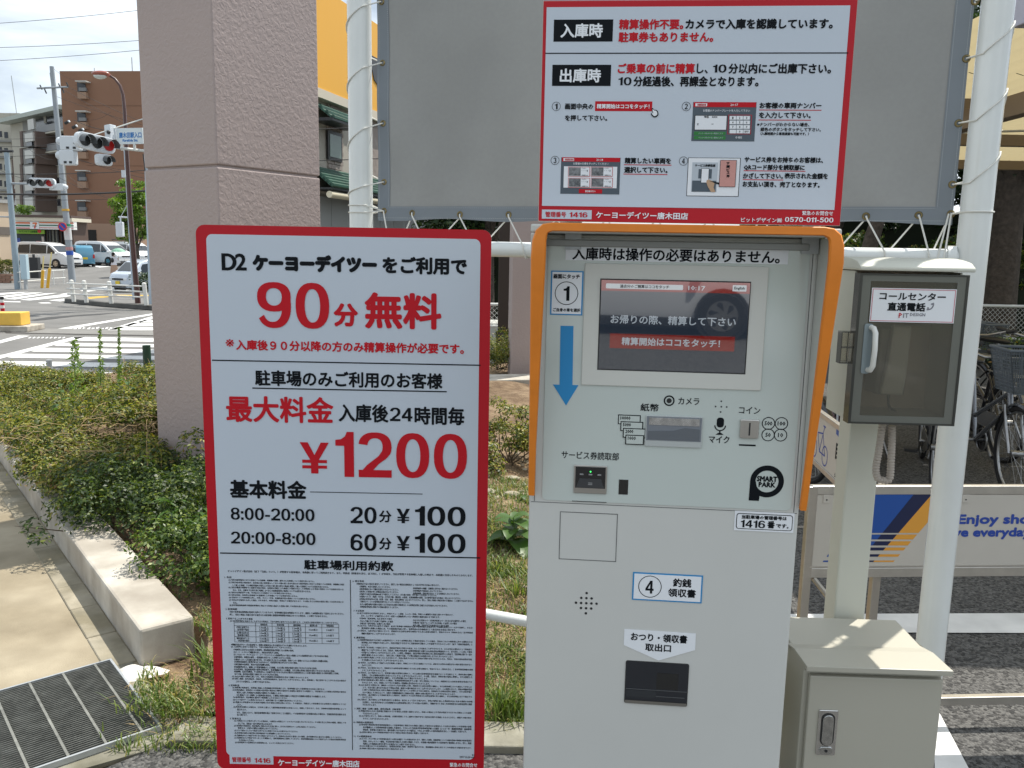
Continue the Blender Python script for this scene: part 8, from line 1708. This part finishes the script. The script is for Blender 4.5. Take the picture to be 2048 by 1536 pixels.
for i, s in enumerate('多摩市'): TB(s, 307, 526.5 + i * 4.6, 4, wp_, BLK)
for i, s in enumerate('道路'): TB(s, 312, 527 + i * 5, 4, wp_, BLK)
# ------------------------------------------------------------------ guard pipes, posts and small street furniture
WG = mat('guard_white', (.66, .66, .63), .45, var=.05, vs=3)
gp = thing('guard_pipe', 'white pipe guardrail with four posts along the kerb of the traffic island', 'guardrail', tuple(gnd(146, 604, -.715)))
o_ = gnd(146, 604, -.715); PB_ = [gnd(148, 603.5, -.715), gnd(173, 605, -.715), gnd(223, 607, -.715), gnd(293, 610.5, -.715)]
for q1 in PB_: b = MB(); b.cyl(rel(q1, o_), rel(q1 + Vector((-.05, 0, .80)), o_), .075, 12); pst = b.build('post', WG, gp, smooth=True); b = MB(); b.ball(rel(q1 + Vector((-.05, 0, .80)), o_), .075, 12, 6, (1, 1, .5)); b.build('cap', WG, pst, smooth=True)
for z in (.70, .50, .30): b = MB(); b.tube([rel(q1 + Vector((-.09, -.09, z)), o_) for q1 in [PB_[0] + (PB_[0] - PB_[1]) * .2] + PB_], .028, 8); b.build('rail', WG, gp, smooth=True)
def ufence(label, pa, pb2, h, rails, name='pipe_barrier'):
    A = st(*pa); B = st(*pb2); t = thing(name, label, 'barrier', tuple(A)); 
    for q1 in (A, B): b = MB(); b.cyl(rel(q1, A), rel(q1 + Vector((0, 0, h)), A), .03, 8); b.build('post', WG, t, smooth=True)
    for z in rails: b = MB(); b.tube([rel(A + Vector((-.1, 0, z)), A), rel(B + Vector((.1, 0, z)), A)], .03, 8); b.build('rail', WG, t, smooth=True)
ufence('white pipe barrier between the left signal pole and the yellow posts', (42, 579), (89, 573.5), .85, (.85, .38)); ufence('smaller white pipe barrier left of the utility pole', (108, 570), (128, 568), .80, (.80, .36)); ufence('tall white tubular rack in front of the parked minivan', (60, 552), (80, 553), 1.45, (1.45,))
def ypost(label, xb_, yb_, xt, yt):
    A = st(xb_, yb_); B = at(xt, yt, A.y); t = thing('yellow_post', label, 'post', tuple(A)); b = MB(); m1 = Vector(rel(B, A)) * .55; b.tube([(0, 0, 0), tuple(m1)], .075, 10); b.build('sleeve', mat('post_yellow', (.75, .42, .03), .5), t, smooth=True); b = MB(); b.tube([tuple(m1), rel(B, A)], .035, 8); b.build('rod', mat('post_yellow_pale', (.70, .58, .25), .5), t, smooth=True)
ypost('yellow post nearer the black bin, leaning slightly', 84, 576, 87, 512); ypost('taller yellow post with a cream crosspiece on its tip', 95, 576, 103, 505)
A = st(72, 556); b = MB(); b.box(-.28, -.2, 0, .28, .2, 1.35); b.box(-.10, -.1, 1.35, .0, .1, 1.55); o = b.build('black_bin', DARK, bevel=.03); o.location = A; tag(o, 'black bin beside the parked minivan, left of the yellow posts', 'bin')
A = st(44, 579); cbx = thing('control_box', 'pale blue control box at the foot of the left signal pole', 'control box', (A.x, A.y, A.z)); b = MB(); b.box(-.02, .0, .5, .30, .25, 1.75); b.build('case', mat('box_paleblue', (.42, .55, .62), .4), cbx, bevel=.02); b = MB(); b.box(.0, -.005, .54, .28, -.001, 1.71); b.build('door', mat('box_paleblue', (0, 0, 0)), cbx); b = MB(); b.box(.08, .05, -.05, .2, .2, .5); b.build('stand', GALV, cbx)
# yellow kerb block with concrete foot and striped bollard
A = gnd(30, 664, -.9); yb = thing('kerb_block', 'yellow painted block on a concrete foot at the left edge of the road', 'kerb block', tuple(A), rad(3)); b = MB(); b.prism([(-1.8, 0), (.36, 0), (.36, .16), (-1.8, .16)], -.06, .9, 'y'); b.build('concrete_foot', CONCW, yb, bevel=.02); b = MB(); b.prism([(-1.8, .165), (.12, .165), (.12, .52), (-1.8, .48)], .10, .62, 'y'); b.build('yellow_block', mat('kerb_yellow', (.78, .48, .08), .6, var=.08, vs=3), yb, bevel=.02)
A = gnd(5.5, 622, -.9); t = thing('bollard', 'short red and white striped bollard behind the yellow block', 'bollard', tuple(A))
for k, m_ in enumerate((RED, WPAINT, RED, WPAINT, DARK)): b = MB(); b.cyl((0, 0, k * .10), (0, 0, (k + 1) * .10), .065, 12); b.build('band', m_, t, smooth=True)
# low wire fence at the bottom of the bed, green post
A = dep(-30, 745, 10.8); wf_ = thing('wire_fence', 'low wire fence with a grey post just behind the azaleas', 'fence', (A.x, A.y, 0)); B = dep(330, 752, 10.4)
for z in (.08, -.02, -.12): b = MB(); b.tube([(0, 0, A.z + z), (B.x - A.x, B.y - A.y, A.z + z + .02)], .004, 5); b.build('wire', GALV, wf_)
q1 = dep(99, 735, 10.7); b = MB(); b.cyl((q1.x - A.x, q1.y - A.y, -.6), (q1.x - A.x, q1.y - A.y, q1.z + .10), .035, 10); b.build('post', GALV, wf_, smooth=True)
b = MB(); n = 120
for k in range(n): x = (B.x - A.x) * k / n; b.tube([(x, 0, A.z - .12), (x + .05, 0, A.z + .08)], .0018, 3); b.tube([(x + .05, 0, A.z - .12), (x, 0, A.z + .08)], .0018, 3)
tag(b.build('wire_mesh', GALV, wf_), kind='stuff')
q1 = dep(295, 735, 9.6); b = MB(); b.cyl((0, 0, -.8), (0, 0, q1.z + .26), .045, 12); o = b.build('green_post', mat('post_green', (.012, .045, .025), .5), smooth=True); o.location = (q1.x, q1.y, 0); tag(o, 'dark green post among the azaleas beside the pillar', 'post')
# street tree
tb2 = at2(276, 46); tree('bright green street tree growing behind the brown lamp post', tb2.x, tb2.y, -.9, .12, 2.6, crownpts(-.1, 0, 4.0, 1.25, 1.2, 1.75, 60, .25, .45), TLL, .14, 16, 'street_tree')
# ------------------------------------------------------------------ wires
wires = [((-40, 49), (340, 13), 30, .010), ((-40, 96), (340, 76), 30, .010), ((-40, 123), (340, 94), 30, .010), ((-40, 347), (340, 337), 40, .022), ((-40, 387), (340, 378), 36, .05), ((137, 174), (330, 262), 55, .016), ((121, 176), (330, 285), 55, .014), ((108, 191), (330, 262), 55, .014), ((103, 134), (148, 160), 58, .01), ((-40, 291), (110, 288), 55, .02), ((-40, 276), (112, 272), 55, .014), ((-40, 311), (115, 306), 55, .018), ((140, 312), (330, 365), 48, .014), ((140, 316), (330, 352), 48, .014), ((118, 355), (230, 400), 50, .014), ((148, 240), (225, 262), 50, .022), ((225, 262), (330, 290), 50, .012), ((-20, 330), (70, 362), 44, .012), ((130, 345), (180, 380), 55, .012), ((180, 380), (240, 396), 55, .01), ((-40, 398), (340, 393), 48, .016), ((60, 300), (108, 320), 50, .012), ((180, 240), (222, 224), 54, .01)]
WLB = {3: 'overhead cable level with the lower signal housing', 5: 'cable falling from the right tip of the crossarm', 6: 'cable falling from the middle of the crossarm', 7: 'cable falling from just under the crossarm', 8: 'thin wire from the top of the utility pole to the brown block', 9: 'cable reaching the utility pole just above the signal housings', 10: 'thin cable reaching the utility pole highest from the left', 11: 'cable reaching the utility pole below the signal housings', 12: 'steeper cable sloping down across the brown block', 13: 'gentler cable sloping down across the brown block', 14: 'cable from the utility pole down towards the street tree', 15: 'thick cable with closures beside the utility pole', 16: 'cable continuing right from the thick one across the brown block', 17: 'cable sloping down to the left traffic signal', 18: 'short cable looping down right of the left traffic signal', 19: 'low thin cable in front of the brown block', 20: 'cable just below the thickest black one', 21: 'short wire sloping across the cream balconies', 22: 'short thin wire rising beside the lamp post'}
for i, ((x0, y0), (x1, y1), Y, r) in enumerate(wires):
    lbl = WLB.get(i)
    if i < 3: lbl = ['topmost overhead wire crossing the open sky', 'middle overhead wire crossing the open sky', 'lowest overhead wire crossing the open sky'][i]
    if i == 4: lbl = 'thickest black overhead cable, crossing just above the parked cars'
    cable(lbl, [at(x0, y0, Y), at(x1, y1, Y)], r * .8, 'overhead_cable', .12 if i > 2 else .05, None if i < 3 or i == 4 else 'overhead cables in front of the apartments')
flush_text()
